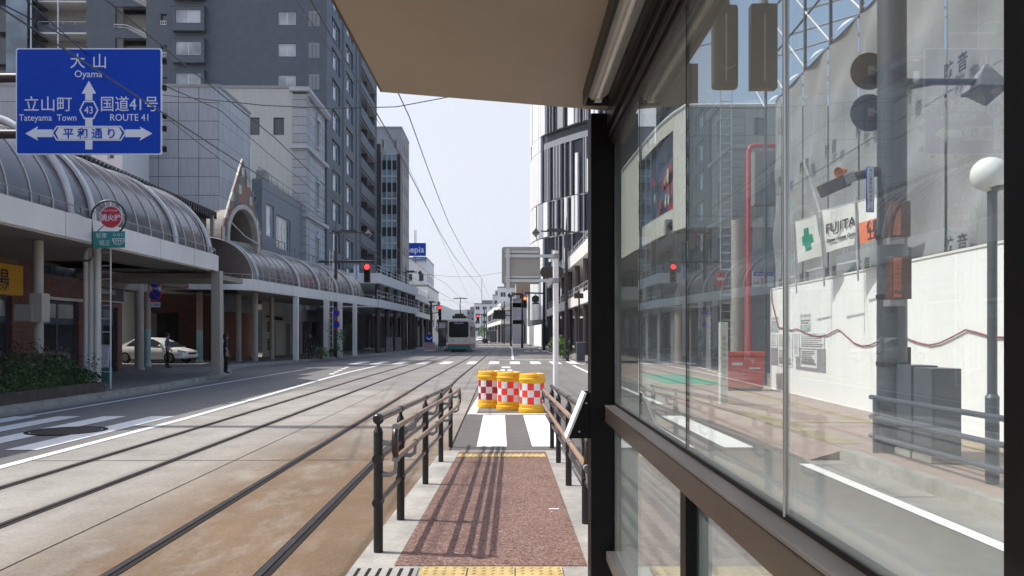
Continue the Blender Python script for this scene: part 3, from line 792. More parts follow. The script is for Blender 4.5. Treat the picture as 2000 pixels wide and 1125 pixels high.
for body, px, py, size, gap in (('大', 152, 131, 31, 0), ('山', 195, 131, 31, 0), ('立山町', 94, 215, 32, 0), ('国道41号', 253, 215, 32, 0)):
    m.text(body, SP(px, py) + Nn * .006, U, UP, size * S, depth=.005, sx=1.0 if len(body) < 4 else .9)
for body, px, py, size, sx in (('Oyama', 173, 151, 19, 1), ('Tateyama  Town', 94, 236, 18, .92), ('ROUTE 41', 254, 236, 19, .92), ('43', 174, 222, 20, .9)):
    m.text(body, SP(px, py) + Nn * .006, U, UP, size * S, depth=.005, sx=sx)
m.build('lettering', 'sign_white', sg)
m = MB()
for k, ch in enumerate('平和通り'): m.text(ch, SP(134 + k * 28, 269) + Nn * .009, U, UP, 22 * S, depth=.004, bold=.004)
m.build('blue_lettering', 'sign_blue', sg)
for py in (152, 262): m = MB(); m.cyl(P(-330, py, D + .12), P(310, py, D + .12), .09, n=12); m.build('arm', 'brown_steel', sg, True)
m = MB(); pb = P(-340, 200, D + .12); m.cyl((pb.x, pb.y, .15), (pb.x, pb.y, 8.6), .19, .13, 14); m.build('pole', 'brown_steel', sg, True)
for py in (118, 170, 225, 250, 290): m = MB(); m.obox(SP(318, py), U, Nn, -.02, .04, -.09, -.02, -.05, .05); m.build('clamp', 'rail_dark', sg)

# ---- arcade canopies (fascia, vault, ribs, posts)
def resample(pts, st):
    out = [Vector(pts[0])]
    for a, b in zip(pts, pts[1:]):
        a, b = Vector(a), Vector(b); n = max(1, round((b - a).length / st))
        for i in range(1, n + 1): out.append(a.lerp(b, i / n))
    return out
def normals(pts):
    ns = []
    for i in range(len(pts)):
        d = pts[min(i + 1, len(pts) - 1)] - pts[max(i - 1, 0)]; d.normalize(); ns.append(Vector((-d.y, d.x, 0)))   # left of travel = inwards
    return ns
def canopy(label, front, zb, zt, vault_range, rx, rz, ribs, heavy, group, end_to=None, cat='canopy'):
    """front = plan line of the fascia, going away from us; the vault springs from it"""
    root = thing('arcade_canopy', label, cat, (front[0][0], front[0][1], .15), group)
    F = resample([(x, y, 0) for x, y in front], .9); Ns = normals(F)
    m = MB()
    if 1:
        m.strip([p + UP * zb for p in F], [p + UP * zt for p in F]); m.strip([p + UP * zt for p in F], [p + n * .28 + UP * zt for p, n in zip(F, Ns)]); m.strip([p + n * .28 + UP * zt for p, n in zip(F, Ns)], [p + n * .28 + UP * zb for p, n in zip(F, Ns)])
    m.build('fascia', 'offwhite', root, 'auto')
    m = MB()
    L = 0
    for a, b, n in zip(F, F[1:], Ns):
        L += (b - a).length
        if L > 2.6: L = 0; m.obox(b, (b - a).normalized(), n * -1, -.008, .008, 0, .004, zb, zt)
    m.build('joint', 'grey_steel', root)
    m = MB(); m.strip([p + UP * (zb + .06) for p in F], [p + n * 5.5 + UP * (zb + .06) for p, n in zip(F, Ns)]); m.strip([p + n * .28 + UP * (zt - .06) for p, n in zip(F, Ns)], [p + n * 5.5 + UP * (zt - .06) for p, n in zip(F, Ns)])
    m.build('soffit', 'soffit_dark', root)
    V = [(p, n) for p, n in zip(F, Ns) if vault_range[0] <= p.y <= vault_range[1] and n.x < -.2]
    K = 14
    def arc(p, n, e=0.0, off=.32):
        return [p + n * (off + (rx) * (1 - math.cos(R(90) * k / K)) - e * math.cos(R(90) * k / K)) + UP * (zt + .03 + (rz + e) * math.sin(R(90) * k / K)) for k in range(K + 1)]
    m = MB(); A = [arc(p, n) for p, n in V]
    for a, b in zip(A, A[1:]): m.strip(a, b)
    m.strip([a[-1] for a in A], [a[-1] + n * 3.4 for a, (p, n) in zip(A, V)])
    vl = m.build('vault', 'vault', root, True)
    if V:
        m = MB(); a = arc(*V[-1]); m.poly(a + [a[-1] * 1 - UP * rz]); m.build('end_panel', 'vault', vl); m = MB(); a = arc(*V[0]); e_ = a[-1] + V[0][1] * 3.4; m.poly(a + [e_, e_ - UP * rz]); m.build('end_panel', 'vault', vl)
    pr = None; acc = 0
    for i, (p, n) in enumerate(V):
        if i % ribs == 0:
            q = MB(); q.tube(arc(p, n, .015), .019, 6); q.build('rib', 'rib', root, True)
        if any(abs(p.y - hy) < .46 for hy in heavy):
            q = MB(); d = Vector((n.y, -n.x, 0))
            a1, a2 = arc(p, n, .02), arc(p, n, .10)
            w = d * .11
            q.strip([x - w for x in a2], [x + w for x in a2]); q.strip([x - w for x in a1], [x - w for x in a2]); q.strip([x + w for x in a2], [x + w for x in a1]); q.build('arch', 'rib', root, True)
    m = MB(); rl = [p + n * .12 + UP * zt for p, n in zip(F, Ns)]; railing_bars(m, rl[::2] + [rl[-1]], .26, 1.8, .018); m.build('handrail', 'grey_steel', root)
    return root, F, Ns
def arc_pts(cx, cy, r, a0, a1, n=7): return [(cx + r * math.cos(R(a0 + (a1 - a0) * i / n)), cy + r * math.sin(R(a0 + (a1 - a0) * i / n))) for i in range(n + 1)]
can1, F1, N1 = canopy('white fronted arcade canopy with smoky barrel vault, closest on the left side', [(-11.0, 6), (-11.0, 29.6)] + arc_pts(-13.2, 29.8, 2.2, 4, 88) + [(-15.5, 32.2)], 4.22, 4.84, (6, 30.6), 3.1, 2.6, 1, (15.2, 21.3, 26.9, 30.2), 'arcade canopies along the left pavement')
can2, F2, N2 = canopy('white fronted arcade canopy with smoky barrel vault beyond the side lane', [(-19.5, 41.4), (-15.4, 41.8)] + arc_pts(-15.3, 43.6, 1.8, -70, 8) + [(-12.7, 51), (-10.6, 66)], 4.22, 4.84, (43.0, 64.2), 3.0, 2.4, 1, (44.2, 50.2, 53.4, 57, 61, 64.0), 'arcade canopies along the left pavement')
def post(root, x, y, r, h, mat='beige_col', sq=False, name='post', base=True):
    m = MB()
    if sq: m.box(x - r, x + r, y - r, y + r, .15, h)
    else:
        m.cyl((x, y, .15), (x, y, h), r, n=16)
    if base and not sq: m.cyl((x, y, .15), (x, y, .27), r * 1.16, r * 1.05, 16)
    return m.build(name, mat, root, 'auto')
p = P(424, 733, 30.2); post(can1, p.x, p.y, .17, 4.25, sq=True)
p = P(75, 700, 20.6); post(can1, p.x, p.y, .125, 4.25)
for px, rad in ((169, .085), (179, .085), (190, .09)):
    p = P(px, 700, 22.6)
    m = MB()
    if px == 169: m.tube([(p.x, p.y, .15), (p.x, p.y, 4.0), (p.x + .03, p.y, 4.18), (p.x + .14, p.y, 4.3), (p.x + .5, p.y, 4.36)], rad, 12)
    else: m.cyl((p.x, p.y, .15), (p.x, p.y, 4.25), rad, n=14)
    m.build('drainpipe', 'offwhite', can1, True)
m = MB()   # big white drain over the vault
for hy in (20.4,):
    pts = [Vector((-11.05, hy, 4.75))] + [Vector((-11.32 - 3.1 * (1 - math.cos(R(a))), hy, 4.9 + 2.75 * math.sin(R(a)))) for a in range(0, 91, 9)]
    m.tube(pts, .11, 10)
m.build('roof_drain', 'rib', can1, True)
p = P(272, 722, 35.2); post(can1, p.x, p.y, .2, 4.3)
for (px, py), D in (((578, 703), 48.9), ((637, 690), 53.6), ((664, 690), 56.6), ((693, 690), 59.4)):
    p = P(px, py, D); post(can2, p.x, p.y, .15, 4.25, 'offwhite', True)
p = P(466, 706, 47.4); post(can2, p.x, p.y, .16, 4.25)
p = P(531, 697, 51.5); post(can2, p.x, p.y, .15, 4.25)
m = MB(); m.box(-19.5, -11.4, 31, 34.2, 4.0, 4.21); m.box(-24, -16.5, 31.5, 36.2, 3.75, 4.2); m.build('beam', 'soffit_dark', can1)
def two_tone(px, py, D, label):
    p = P(px, py, D); r = thing('pillar', label, 'pillar', (p.x, p.y, .15), 'mint footed pillars of the side lane')
    m = MB(); m.cyl((p.x, p.y, 2.05), (p.x, p.y, 4.4), .175, n=16); m.build('shaft', 'tan_pink', r, 'auto')
    m = MB(); m.cyl((p.x, p.y, .15), (p.x, p.y, 2.05), .178, n=16); m.cyl((p.x, p.y, .15), (p.x, p.y, .3), .22, .185, 16); m.build('foot', 'mint', r, 'auto')
M['tan_pink'] = pm('faded_pink', (.33, .235, .19), .7, var=.1); M['mint'] = pm('mint_paint', (.27, .43, .385), .6, var=.08)
two_tone(287, 716, 38.7, 'pink pillar with mint green foot, standing right behind the grey post')
two_tone(390, 708, 45.5, 'pink pillar with mint green foot, standing in front of the dark lane opening')

# ---- brick shop building under the first canopy
XB = -16.8
shop = thing('brick_shop', 'dark brick shop building with navy window frames under the near canopy', 'building', (XB, 30, .15))
m = MB(); holes = [(10, 24.6, .15, 3.0), (25.0, 26.7, .15, 3.05), (28.4, 30.9, .15, 3.05), (32.0, 34.0, .15, 2.95), (28.4, 31.2, 3.95, 5.4)]
facade(m, (XB, 0, 0), YA, XA, (6, 34.4), (.15, 8.3), holes, .35, 0, 0)
m.quad((XB, 34.4, .15), (-23, 34.4, .15), (-23, 34.4, 8.3), (XB, 34.4, 8.3)); m.quad((XB, 34.4, 4.25), (XB, 43.2, 4.25), (XB, 43.2, 8.3), (XB, 34.4, 8.3)); m.quad((XB, 43.2, 4.25), (-40, 43.2, 4.25), (-40, 43.2, 8.3), (XB, 43.2, 8.3))
m.quad((XB, 6, 8.3), (XB, 43.2, 8.3), (-40, 43.2, 8.3), (-40, 6, 8.3)); m.quad((XB, 34.4, 4.25), (-40, 34.4, 4.25), (-40, 43.2, 4.25), (XB, 43.2, 4.25)); m.quad((XB, 6, .15), (-40, 6, .15), (-40, 6, 8.3), (XB, 6, 8.3))
m.quad((-23, 34.4, .15), (-40, 34.4, .15), (-40, 34.4, 4.3), (-23, 34.4, 4.3))
m.build('wall', 'brick_dark', shop)
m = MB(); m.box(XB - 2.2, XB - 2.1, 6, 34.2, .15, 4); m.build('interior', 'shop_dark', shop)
for a, b, z0, z1, c in ((10, 24.6, .15, 3.0, 6), (25.0, 26.7, .15, 3.05, 2), (28.4, 30.9, .15, 3.05, 2), (32.0, 34.0, .15, 2.95, 2)):
    window(shop, (XB, 0, 0), YA, XA, a, b, z0, 2.25, .2, c, 1, .11, 'navy', 'win', 'shop_window')
    window(shop, (XB, 0, 0), YA, XA, a, b, 2.25, z1, .19, c, 1, .13, 'navy', 'win_pale', 'transom')
window(shop, (XB, 0, 0), YA, XA, 28.4, 31.2, 3.95, 5.4, .2, 3, 1, .08, 'frame_dark', 'win')
for y_, z_, w2, h2, mt_ in ((28.9, 1.15, .35, .75, 'yellow'), (29.9, .7, .7, .4, 'white'), (30.35, 1.3, .4, .9, 'sign_red'), (26.2, 1.4, .3, .5, 'white'), (25.4, .9, .5, .8, 'bench_top'), (32.6, 1.2, .5, .6, 'maroon')):
    m = MB(); m.box(XB - .30, XB - .27, y_, y_ + w2, z_, z_ + h2); m.build('poster', mt_, shop)
m = MB(); m.box(XB, XB + .12, 28.2, 31.1, 3.05, 3.16); m.build('lintel', 'offwhite', shop)
m = MB(); m.box(XB - .02, XB + .05, 20, 26.9, 3.9, 5.2); m.build('panel', 'tan_brick', shop)
m = MB(); m.box(XB, XB + 1.5, 6, 41.6, 8.0, 8.32)
for y in ys(6.2, 41.4, .3): m.box(XB + 1.5, XB + 1.56, y, y + .14, 7.96, 8.36)
m.box(XB + .003, XB + 1.0, 6, 41.55, 7.3, 7.98); m.build('roof_edge', 'dark_steel', shop)
m = MB()
for y in ys(20, 41, 2.8): m.box(XB + 1.4, XB + 1.56, y, y + .22, 7.0, 8.1)
m.build('bracket', 'beige_col', shop)
m = MB(); railing_bars(m, [(XB - .6, 26, 8.32), (XB - .6, 41.8, 8.32)], 1.0, 1.7, .025, (1, .55)); m.build('roof_railing', 'grey_steel', shop)
ysg = thing('shop_sign', 'yellow shop sign with one black character on brick wall', 'sign', (XB, 26, 3.6))
m = MB(); m.box(XB + .06, XB + .26, 23.6, 26.9, 3.08, 4.12); m.build('panel', 'yellow', ysg, bevel=.02)
m = MB(); m.text('場', (XB + .262, 25.75, 3.28), YA, UP, .78, depth=.006, bold=.012); m.text('酒', (XB + .262, 24.7, 3.28), YA, UP, .78, depth=.006, bold=.012); m.build('lettering', 'text_dark', ysg)
bsg = thing('shop_sign', 'black bakery signboard with thin white frame beside the ladder', 'sign', (XB, 33.2, 3.5))
m = MB(); m.box(XB + .05, XB + .13, 31.7, 34.3, 3.15, 3.98); m.build('panel', 'text_dark', bsg)
m = MB(); fr = [(31.7, 34.3, 3.15, 3.19), (31.7, 34.3, 3.94, 3.98), (31.7, 31.74, 3.15, 3.98), (34.26, 34.3, 3.15, 3.98)]
for a, b, c, d in fr: m.box(XB + .12, XB + .15, a, b, c, d)
m.build('frame', 'offwhite', bsg)
m = MB(); m.text('KURKKAAN', (XB + .132, 32.75, 3.46), YA, UP, .33, depth=.006, sx=.85); m.build('lettering', 'sign_white', bsg)
m = MB(); m.text('FRESNO', (XB + .132, 32.7, 3.76), YA, UP, .2, depth=.006); m.text('BAKERY', (XB + .132, 32.7, 3.22), YA, UP, .22, depth=.006); 
M['gold'] = flat('gold_lettering', (.42, .28, .07)); m.build('gold_lettering', 'gold', bsg)
p = P(69, 600, 20.3)
jb = thing('junction_box', 'pair of grey beige junction boxes strapped to the round canopy post', 'box', (p.x, p.y, 2.4))
m = MB(); q = P(65, 628, 20.3); m.box(q.x - .33, q.x + .14, q.y - .3, q.y - .02, 2.08, 2.52); m.build('housing', 'signback', jb, bevel=.01)
m = MB(); m.box(q.x + .05, q.x + .38, q.y - .26, q.y + .1, 2.06, 2.82); m.build('side_box', 'beige_col', jb, bevel=.01)
# ladder up to the canopy roof
a, b = P(196, 766, 22.4), P(216, 766, 22.2); ld = thing('ladder', 'white steel ladder standing under the fire hydrant sign', 'ladder', (a.x, a.y, .15))
def ladder(root, a, b, z0, z1, gap=.33, r=.022, mat='offwhite'):
    for q in (a, b): m = MB(); m.cyl((q.x, q.y, z0), (q.x, q.y, z1), r, n=8); m.build('stringer', mat, root, True)
    z = z0 + .1
    while z < z1: m = MB(); m.cyl((a.x, a.y, z), (b.x, b.y, z), r * .75, n=6); m.build('rung', mat, root, True); z += gap
ladder(ld, a, b, .17, 5.6, .385)
# fire hydrant sign with its hoop, teal dentist sign under it
D = 20.7; c = P(217, 424, D); hy = thing('hydrant_sign', 'round red fire hydrant sign inside a dark steel hoop', 'sign', P(168, 505, D))
def disc(mb, c, r, n, d, mat=None, seg=32, rx=1.0):
    u = UP.cross(n).normalized(); pts = [c + u * math.cos(2 * math.pi * i / seg) * r * rx + UP * math.sin(2 * math.pi * i / seg) * r for i in range(seg)]
    mb.prism(pts, n * d, mat)
FN = -(TC.to_3x3() @ YA)   # towards the camera
m = MB(); disc(m, c, .305, FN, .02); m.build('panel', 'sign_white', hy, 'auto')
m = MB(); disc(m, c + FN * .003, .285, FN, .02); m.build('face', 'sign_red', hy, 'auto')
FU = TC.to_3x3() @ XA
m = MB(); m.text('消火栓', c + FN * .024 - UP * .09, FU, UP, .19, depth=.004, bold=.005); m.text('FIRE HYDRANT', c + FN * .024 + UP * .15, FU, UP, .062, depth=.004); m.build('lettering', 'sign_white', hy)
m = MB(); pts = [P(160, 509, D), P(176, 509, D), P(181, 500, D), P(181, 470, D)]
cc = P(212, 426, D); ring = [cc + FU * (.47 * math.cos(R(a))) + UP * (.47 * math.sin(R(a))) for a in range(190, -70, -10)]
m.tube(pts + ring, .027, 8)
for a in (10, 60, 130, 230): m.cyl(cc + FU * (.47 * math.cos(R(a))) + UP * (.47 * math.sin(R(a))) - FN * .01, c + (cc - c) * .3 + FU * (.28 * math.cos(R(a))) + UP * (.28 * math.sin(R(a))) - FN * .01, .012, n=6)
m.build('hoop', 'dark_steel', hy, True)
ts = thing('advert_sign', 'teal rectangular sign with white writing and a toothy smile under hydrant sign', 'sign', P(213, 484, D))
m = MB(); o_ = P(182.5, 484, D); w_ = (62 / 1500) * D; h_ = (32 / 1500) * D; m.obox(o_, FU, FN, 0, w_, 0, .03, 0, h_); m.build('panel', 'teal', ts)
m = MB(); m.text('坂東', o_ + FU * .23 + UP * .27 + FN * .03, FU, UP, .155); m.text('矯正', o_ + FU * .32 + UP * .07 + FN * .03, FU, UP, .155); m.text('D O C', o_ + FU * .69 + UP * .31 + FN * .03, FU, UP, .10)
sm = [o_ + FU * (.69 + .16 * math.cos(R(a))) + UP * (.24 + .16 * math.sin(R(a))) + FN * .032 for a in range(180, 361, 15)]
m.tube(sm + [sm[0]], .012, 5); m.tube([sm[0] - UP * .05 + FU * .03, sm[-1] - UP * .05 - FU * .03], .008, 5)
for k in (-.08, 0, .08): m.tube([o_ + FU * (.69 + k) + UP * .24 + FN * .032, o_ + FU * (.69 + k * .7) + UP * (.10 + abs(k) * .3) + FN * .032], .008, 5)
m.build('lettering', 'sign_white', ts)
# no stopping signs hanging under the canopy
D = 35.5; ns = thing('no_stopping_sign', 'stacked no parking signs with white plates hanging under the canopy', 'sign', P(302, 600, D))
m = MB()
for py, rx in ((551, 1), (576, 1)): disc(m, P(303, py, D), .29, FN, .02)
m.build('panel', 'sign_red', ns, 'auto'); m = MB()
for py in (551, 576): disc(m, P(303, py, D) + FN * .004, .235, FN, .02)
m.build('face', 'sign_blue', ns, 'auto'); m = MB()
for py in (551, 576):
    c = P(303, py, D) + FN * .026; d = (FU - UP).normalized(); m.prism([c - d * .25 + (FU + UP) * .02, c + d * .25 + (FU + UP) * .02, c + d * .25 - (FU + UP) * .02, c - d * .25 - (FU + UP) * .02], FN * .004)
m.build('slash', 'sign_red', ns)
m = MB(); m.obox(P(303, 563.5, D), FU, FN, -.24, .24, 0, .02, -.14, .17); m.build('plate', 'sign_white', ns); m = MB(); m.obox(P(303, 600, D), FU, FN, -.24, .24, 0, .02, 0, .24); m.build('plate', 'sign_white', ns)
m = MB(); m.text('自動車 歩行', P(303, 562, D) + FN * .021 + UP * .02, FU, UP, .085); m.text('22-11', P(303, 564, D) + FN * .021 - UP * .06, FU, UP, .12); m.text('ここから', P(303, 598, D) + FN * .021 + UP * .03, FU, UP, .115, bold=.003); m.build('lettering', 'text_dark', ns)
m = MB(); m.cyl(P(303, 600, D) - FN * .05, P(303, 535, D) - FN * .05, .03, n=8); m.build('pole', 'grey_steel', ns)
# A-board by the ladder
p = P(206, 745, 24.4); ab = thing('menu_board', 'leaning white menu board with pictures at the foot of the ladder', 'board', (p.x, p.y, .15))
m = MB(); m.add([p + FU * a + FN * b + UP * z for a, b, z in ((-.13, .1, .45), (.13, .1, .45), (.06, -.1, 1.12), (-.2, -.1, 1.12), (-.13, .06, .45), (.13, .06, .45), (.06, -.14, 1.12), (-.2, -.14, 1.12))], [(0, 1, 2, 3), (4, 7, 6, 5), (0, 4, 5, 1), (1, 5, 6, 2), (2, 6, 7, 3), (3, 7, 4, 0)]); m.build('board', 'sign_white', ab)
m = MB(); m.obox(p, FU, FN, -.16, .16, -.1, .1, 0, .45); m.build('stand', 'teal', ab)

# hedge in its planter
m = MB(); hx0, hx1, hy0, hy1 = -12.9, -11.02, 6.0, 21.6
pln = thing('planter', 'low dark stone planter edging the hedge along the kerb', 'planter', (-12, 14, .15))
m.box(hx1 - .2, hx1, hy0, hy1, .14, .42); m.box(hx0, hx1 - .2, hy1 - .2, hy1, .14, .42); m.box(hx0, hx0 + .2, hy0, hy1 - .2, .14, .42); 
M['planter_stone'] = pm('planter_stone', (.075, .06, .05), .85, var=.35, scale=4, bump=.3); m.build('edge', 'planter_stone', pln, bevel=.02)
m = MB(); m.box(hx0 + .2, hx1 - .2, hy0, hy1 - .2, .15, .36); m.build('soil', 'stem', pln)
hd = thing('hedge', 'dense dark green hedge with reddish tips growing in the stone planter', 'hedge', (-12, 14, .4))
def top(y): return 1.08 + .13 * math.sin(y * 1.7) + .08 * math.sin(y * 3.9) - (.0 if y < 20.6 else (y - 20.6) * .4)
def pick():
    y = random.uniform(9.5, 21.5); t = top(y); x = random.uniform(hx0 + .05, hx1 + .05); z = .38 + (t - .38) * random.random() ** .55
    q = (x - (hx0 + hx1) / 2) / .95
    return Vector((x, y, min(z, t - .16 * q * q * q * q + random.uniform(-.05, .04))))
m = MB(); leaves(m, 24000, .046, pick); m.build('foliage', 'leaf', hd)
def pick2():
    y = random.uniform(9.5, 21.7); x = random.uniform(hx0, hx1 + .04); return Vector((x, y, top(y) + random.uniform(-.1, .14) + (.28 * random.random() if y > 19.3 else 0)))
m = MB(); leaves(m, 3600, .036, pick2); m.build('tips', 'leaf_red', hd)
m = MB()
for y in ys(9.6, 21.2, .45):
    for _ in range(5):
        x = random.uniform(hx0 + .3, hx1 - .3); m.tube([(x, y, .36), (x + random.uniform(-.2, .2), y + random.uniform(-.2, .2), .8), (x + random.uniform(-.4, .4), y + random.uniform(-.3, .3), top(y) + random.uniform(-.1, .22))], [.012, .009, .004], 4)
m.build('stems', 'stem', hd)
m = MB(); m.box(hx0 + .35, hx1 - .35, 9.7, 21.2, .36, .82); m.build('inner_core', 'leaf', hd)  # plain box added inside the hedge to block the view through

# people on the left pavement
J = stand_joints(1.66, elbow=.55); J2 = stand_joints(1.63, step=.02, arm=.35)
cut = {'neck': 1.43, 'waist': .93, 'ankle': .09, 'sleeve': (.15, 1.12), 'armx': .15}
p = P(327, 719, 36.9); person('man in blue short sleeved shirt and dark trousers standing before the parked car', (p.x, p.y, .15), R(-70), J, dict(RAD), cut, ['skin', 'cloth_blue', 'cloth_black', 'shoe'])
p = P(441, 730, 31.6); person('woman in dark navy top and black trousers standing beside the white square post', (p.x, p.y, .15), R(-60), J2, dict(RAD), cut, ['skin', 'cloth_navy', 'cloth_black', 'shoe'], True)
J3 = stand_joints(1.68)
p = P(606, 700, 51.5); person('man in dark suit standing in the doorway shade under the far canopy', (p.x, p.y, .15), R(170), J3, dict(RAD), {'neck': 1.45, 'waist': .9, 'ankle': .09, 'sleeve': (.06, .9), 'armx': .15}, ['skin', 'cloth_black', 'cloth_black', 'shoe'])

# parked car, nose to the street
def car(label, loc, rotz, paint_, s=1.0):
    root = thing('parked_car', label, 'car', loc, None, rotz)
    # stations along the length: x, half width low, half width belt, floor, belt
    ST = [(-2.26, .62, .58, .42, .74), (-2.18, .80, .76, .30, .92), (-1.8, .87, .84, .24, .98), (-1.2, .88, .86, .2, .97), (0, .88, .87, .2, .94), (.9, .88, .86, .2, .91), (1.4, .87, .83, .22, .86), (1.85, .84, .78, .24, .77), (2.12, .76, .70, .27, .66), (2.26, .58, .54, .34, .54)]
    m = MB(); rows = []
    for x, wl, wb, zf, zb in ST:
        zm = (zf + zb) / 2; half = [(0, zf), (wl * .85, zf), (wl * .98, zf + .08), (wl * 1.02, zm), (wb * 1.02, zb - .10), (wb * .95, zb - .02), (wb * .6, zb + .03), (0, zb + .045)]
        rows.append([Vector((x, y, z)) for y, z in half] + [Vector((x, -y, z)) for y, z in half[-2:0:-1]])
    for a, b in zip(rows, rows[1:]): m.strip(a, b, closed=True)
    m.poly(rows[0][::-1]); m.poly(rows[-1])
    CB = [(-1.75, .66, .97, .995), (-1.05, .62, .95, 1.36), (-.4, .60, .94, 1.45), (.25, .60, .93, 1.43), (.75, .62, .92, 1.22), (1.28, .66, .90, .905)]
    rows = []
    for x, wt, zb, zt in CB:
        t = max(0, min(1, (zt - zb) / .5)); w2 = .84 - (.84 - wt) * t; rows.append([Vector((x, .84, zb - .05)), Vector((x, w2 + .01, zt - .05 * t)), Vector((x, w2 * .82, zt)), Vector((x, -w2 * .82, zt)), Vector((x, -w2 - .01, zt - .05 * t)), Vector((x, -.84, zb - .05))])
    for a, b in zip(rows, rows[1:]): m.strip(a, b)
    b = m.build('body', paint_, None, True); b.parent = root
    for sgn in (-1, 1):
        q = MB(); e = .012 * sgn
        def wp(x, z): 
            t = min(1, max(0, (z - .95) / .42)); return Vector((x, sgn * (.855 - .215 * t), z))
        q.poly([wp(-1.35, 1.0), wp(-1.0, 1.29), wp(-.42, 1.385), wp(-.42, .98)]); q.poly([wp(-.34, .98), wp(-.34, 1.385), wp(.2, 1.37), wp(.66, 1.2), wp(1.0, .965)])
        o = q.build('side_window', 'win', None); o.parent = root
        q = MB(); q.sphere((.86, sgn * .93, .98), .09, 10, 8, sc=(.8, 1.1, .7)); o = q.build('mirror', paint_, None, True); o.parent = root
        q = MB(); q.prism([(1.82, sgn * .70, .64), (2.16, sgn * .55, .58), (2.2, sgn * .52, .66), (1.86, sgn * .79, .75)], (.02, sgn * .06, .03)); o = q.build('headlight', 'win_pale', None); o.parent = root
        for x in (-1.38, 1.38):
            q = MB(); q.lathe([(.2, -.1), (.3, -.1), (.325, -.07), (.325, .07), (.3, .1), (.2, .1)], (x, sgn * .80, .325), 24, axis=YA); w = q.build('wheel', 'tyre', None, 'auto'); w.parent = root
            q = MB(); q.lathe([(0, .085), (.05, .09), (.2, .06), (.21, .1), (.2, -.1)], (x, sgn * .80, .325), 20, axis=YA * sgn); q.cm = 0
            for k in range(5):
                t = 2 * math.pi * k / 5; q.obox((x, sgn * .895, .325), Vector((math.cos(t), 0, math.sin(t))), YA * sgn, .03, .2, 0, .012, -.02, .02, w=Vector((-math.sin(t), 0, math.cos(t))))
            r_ = q.build('rim', 'rim', None, 'auto'); r_.parent = w
    q = MB(); q.poly([(.86, .58, 1.20), (.86, -.58, 1.20), (1.34, -.66, .925), (1.34, .66, .925)]); o = q.build('windscreen', 'win', None); o.parent = root
    for v in o.data.vertices: v.co.z += .03; v.co.x -= .02
    q = MB(); q.obox((2.235, 0, .5), YA, XA, -.36, .36, 0, .03, 0, .12); o = q.build('grille', 'text_dark', None); o.parent = root
    q = MB(); q.obox((2.262, 0, .36), YA, XA, -.17, .17, 0, .015, 0, .1); o = q.build('number_plate', 'sign_white', None); o.parent = root
    return root
p = P(372, 705, 43.5); car('pearl white saloon car parked nose out in the shaded side lane', (p.x - 2.15, p.y + .6, .152), R(-12), 'car_paint')
M['curtain_wall'] = window_glass('curtain_wall', (.30, .39, .44), .15)
M['stone_plain'] = pm('stone_plain', (.46, .46, .47), .7, var=.12)
# ---- arcade gate with a mosaic gable over the side lane
gA, gB = P(436, 656, 43.4), P(510, 656, 46.8); gA.z = gB.z = 0
gm = (gA + gB) / 2; gu = (gB - gA).normalized(); gn = Vector((gu.y, -gu.x, 0)); GW = (gB - gA).length / 2
gt = thing('arcade_gate', 'steep pointed mosaic tiled gable with pale arch over the side lane entrance', 'gate', (gm.x, gm.y, .15))
def GP(a, z, d=0.0): return gm + gu * a + gn * d + UP * z
def garc(r, k, d): return [GP(r * math.cos(R(t)), 7.15 + k * math.sin(R(t)) ** .85, d) for t in range(180, -1, -9)]
inner = garc(GW * .80, 2.1, 0); N_ = len(inner)
outer = [GP(GW * (2 * i / (N_ - 1) - 1) * 1.0, 7.9 + 4.2 * (1 - abs(2 * i / (N_ - 1) - 1)) ** .93, 0) for i in range(N_)]
outer = [GP(-GW, 7.1)] + outer + [GP(GW, 6.6)]; inner = [inner[0]] + inner + [inner[-1]]
m = MB(); bk = gn * -.14; m.strip(inner, outer); m.strip([p + bk for p in outer], [p + bk for p in inner]); m.strip(outer, [p + bk for p in outer]); m.build('gable', 'mosaic', gt)
M['gate_stone'] = pm('gate_stone', (.42, .40, .36), .7, var=.25, scale=3)
m = MB(); a0, a1 = garc(GW * .74, 1.98, .1), garc(GW * .86, 2.24, .1); b0, b1 = garc(GW * .74, 1.98, -.3), garc(GW * .86, 2.24, -.1)
m.strip(a0, a1); m.strip(b0, a0); m.strip(a1, b1)
for e in (a0[0] * .5 + a1[0] * .5, a0[-1] * .5 + a1[-1] * .5): m.obox((e.x, e.y, 0), gu, gn, -.14, .14, -.3, .0, 4.9, 7.2)
m.build('arch', 'gate_stone', gt)
m = MB(); m.obox((gm.x, gm.y, 0), gu, gn, -GW * .72, GW * .98, -.5, -.4, 5.0, 7.25); m.build('front_panel', 'beige_col', gt)
m = MB(); m.obox((gm.x, gm.y, 0), gu, gn, -.02, .02, -.4, -.395, 5.0, 7.25); m.build('panel_joint', 'grey_steel', gt)
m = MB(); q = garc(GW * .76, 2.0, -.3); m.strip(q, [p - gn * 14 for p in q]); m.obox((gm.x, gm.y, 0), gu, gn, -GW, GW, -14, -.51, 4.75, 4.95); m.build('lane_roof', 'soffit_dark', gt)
m = MB(); m.tube([GP(-GW * .7, 8.2, .12), GP(0, 7.55, .14), GP(GW * .82, 7.2, .12)], .03, 6); m.build('tie_rod', 'rib', gt, True)
m = MB(); m.obox((gB.x, gB.y, 0), gu, gn, -.05, .22, -.2, .1, 5.2, 6.5); m.build('bracket', 'grey_steel', gt)
for s_ in (-.9, .9): e = GP(GW * s_, 0, -.3); m = MB(); m.cyl((e.x, e.y, .15), (e.x, e.y, 4.9), .17, n=12); m.build('post', 'beige_col', gt, True)

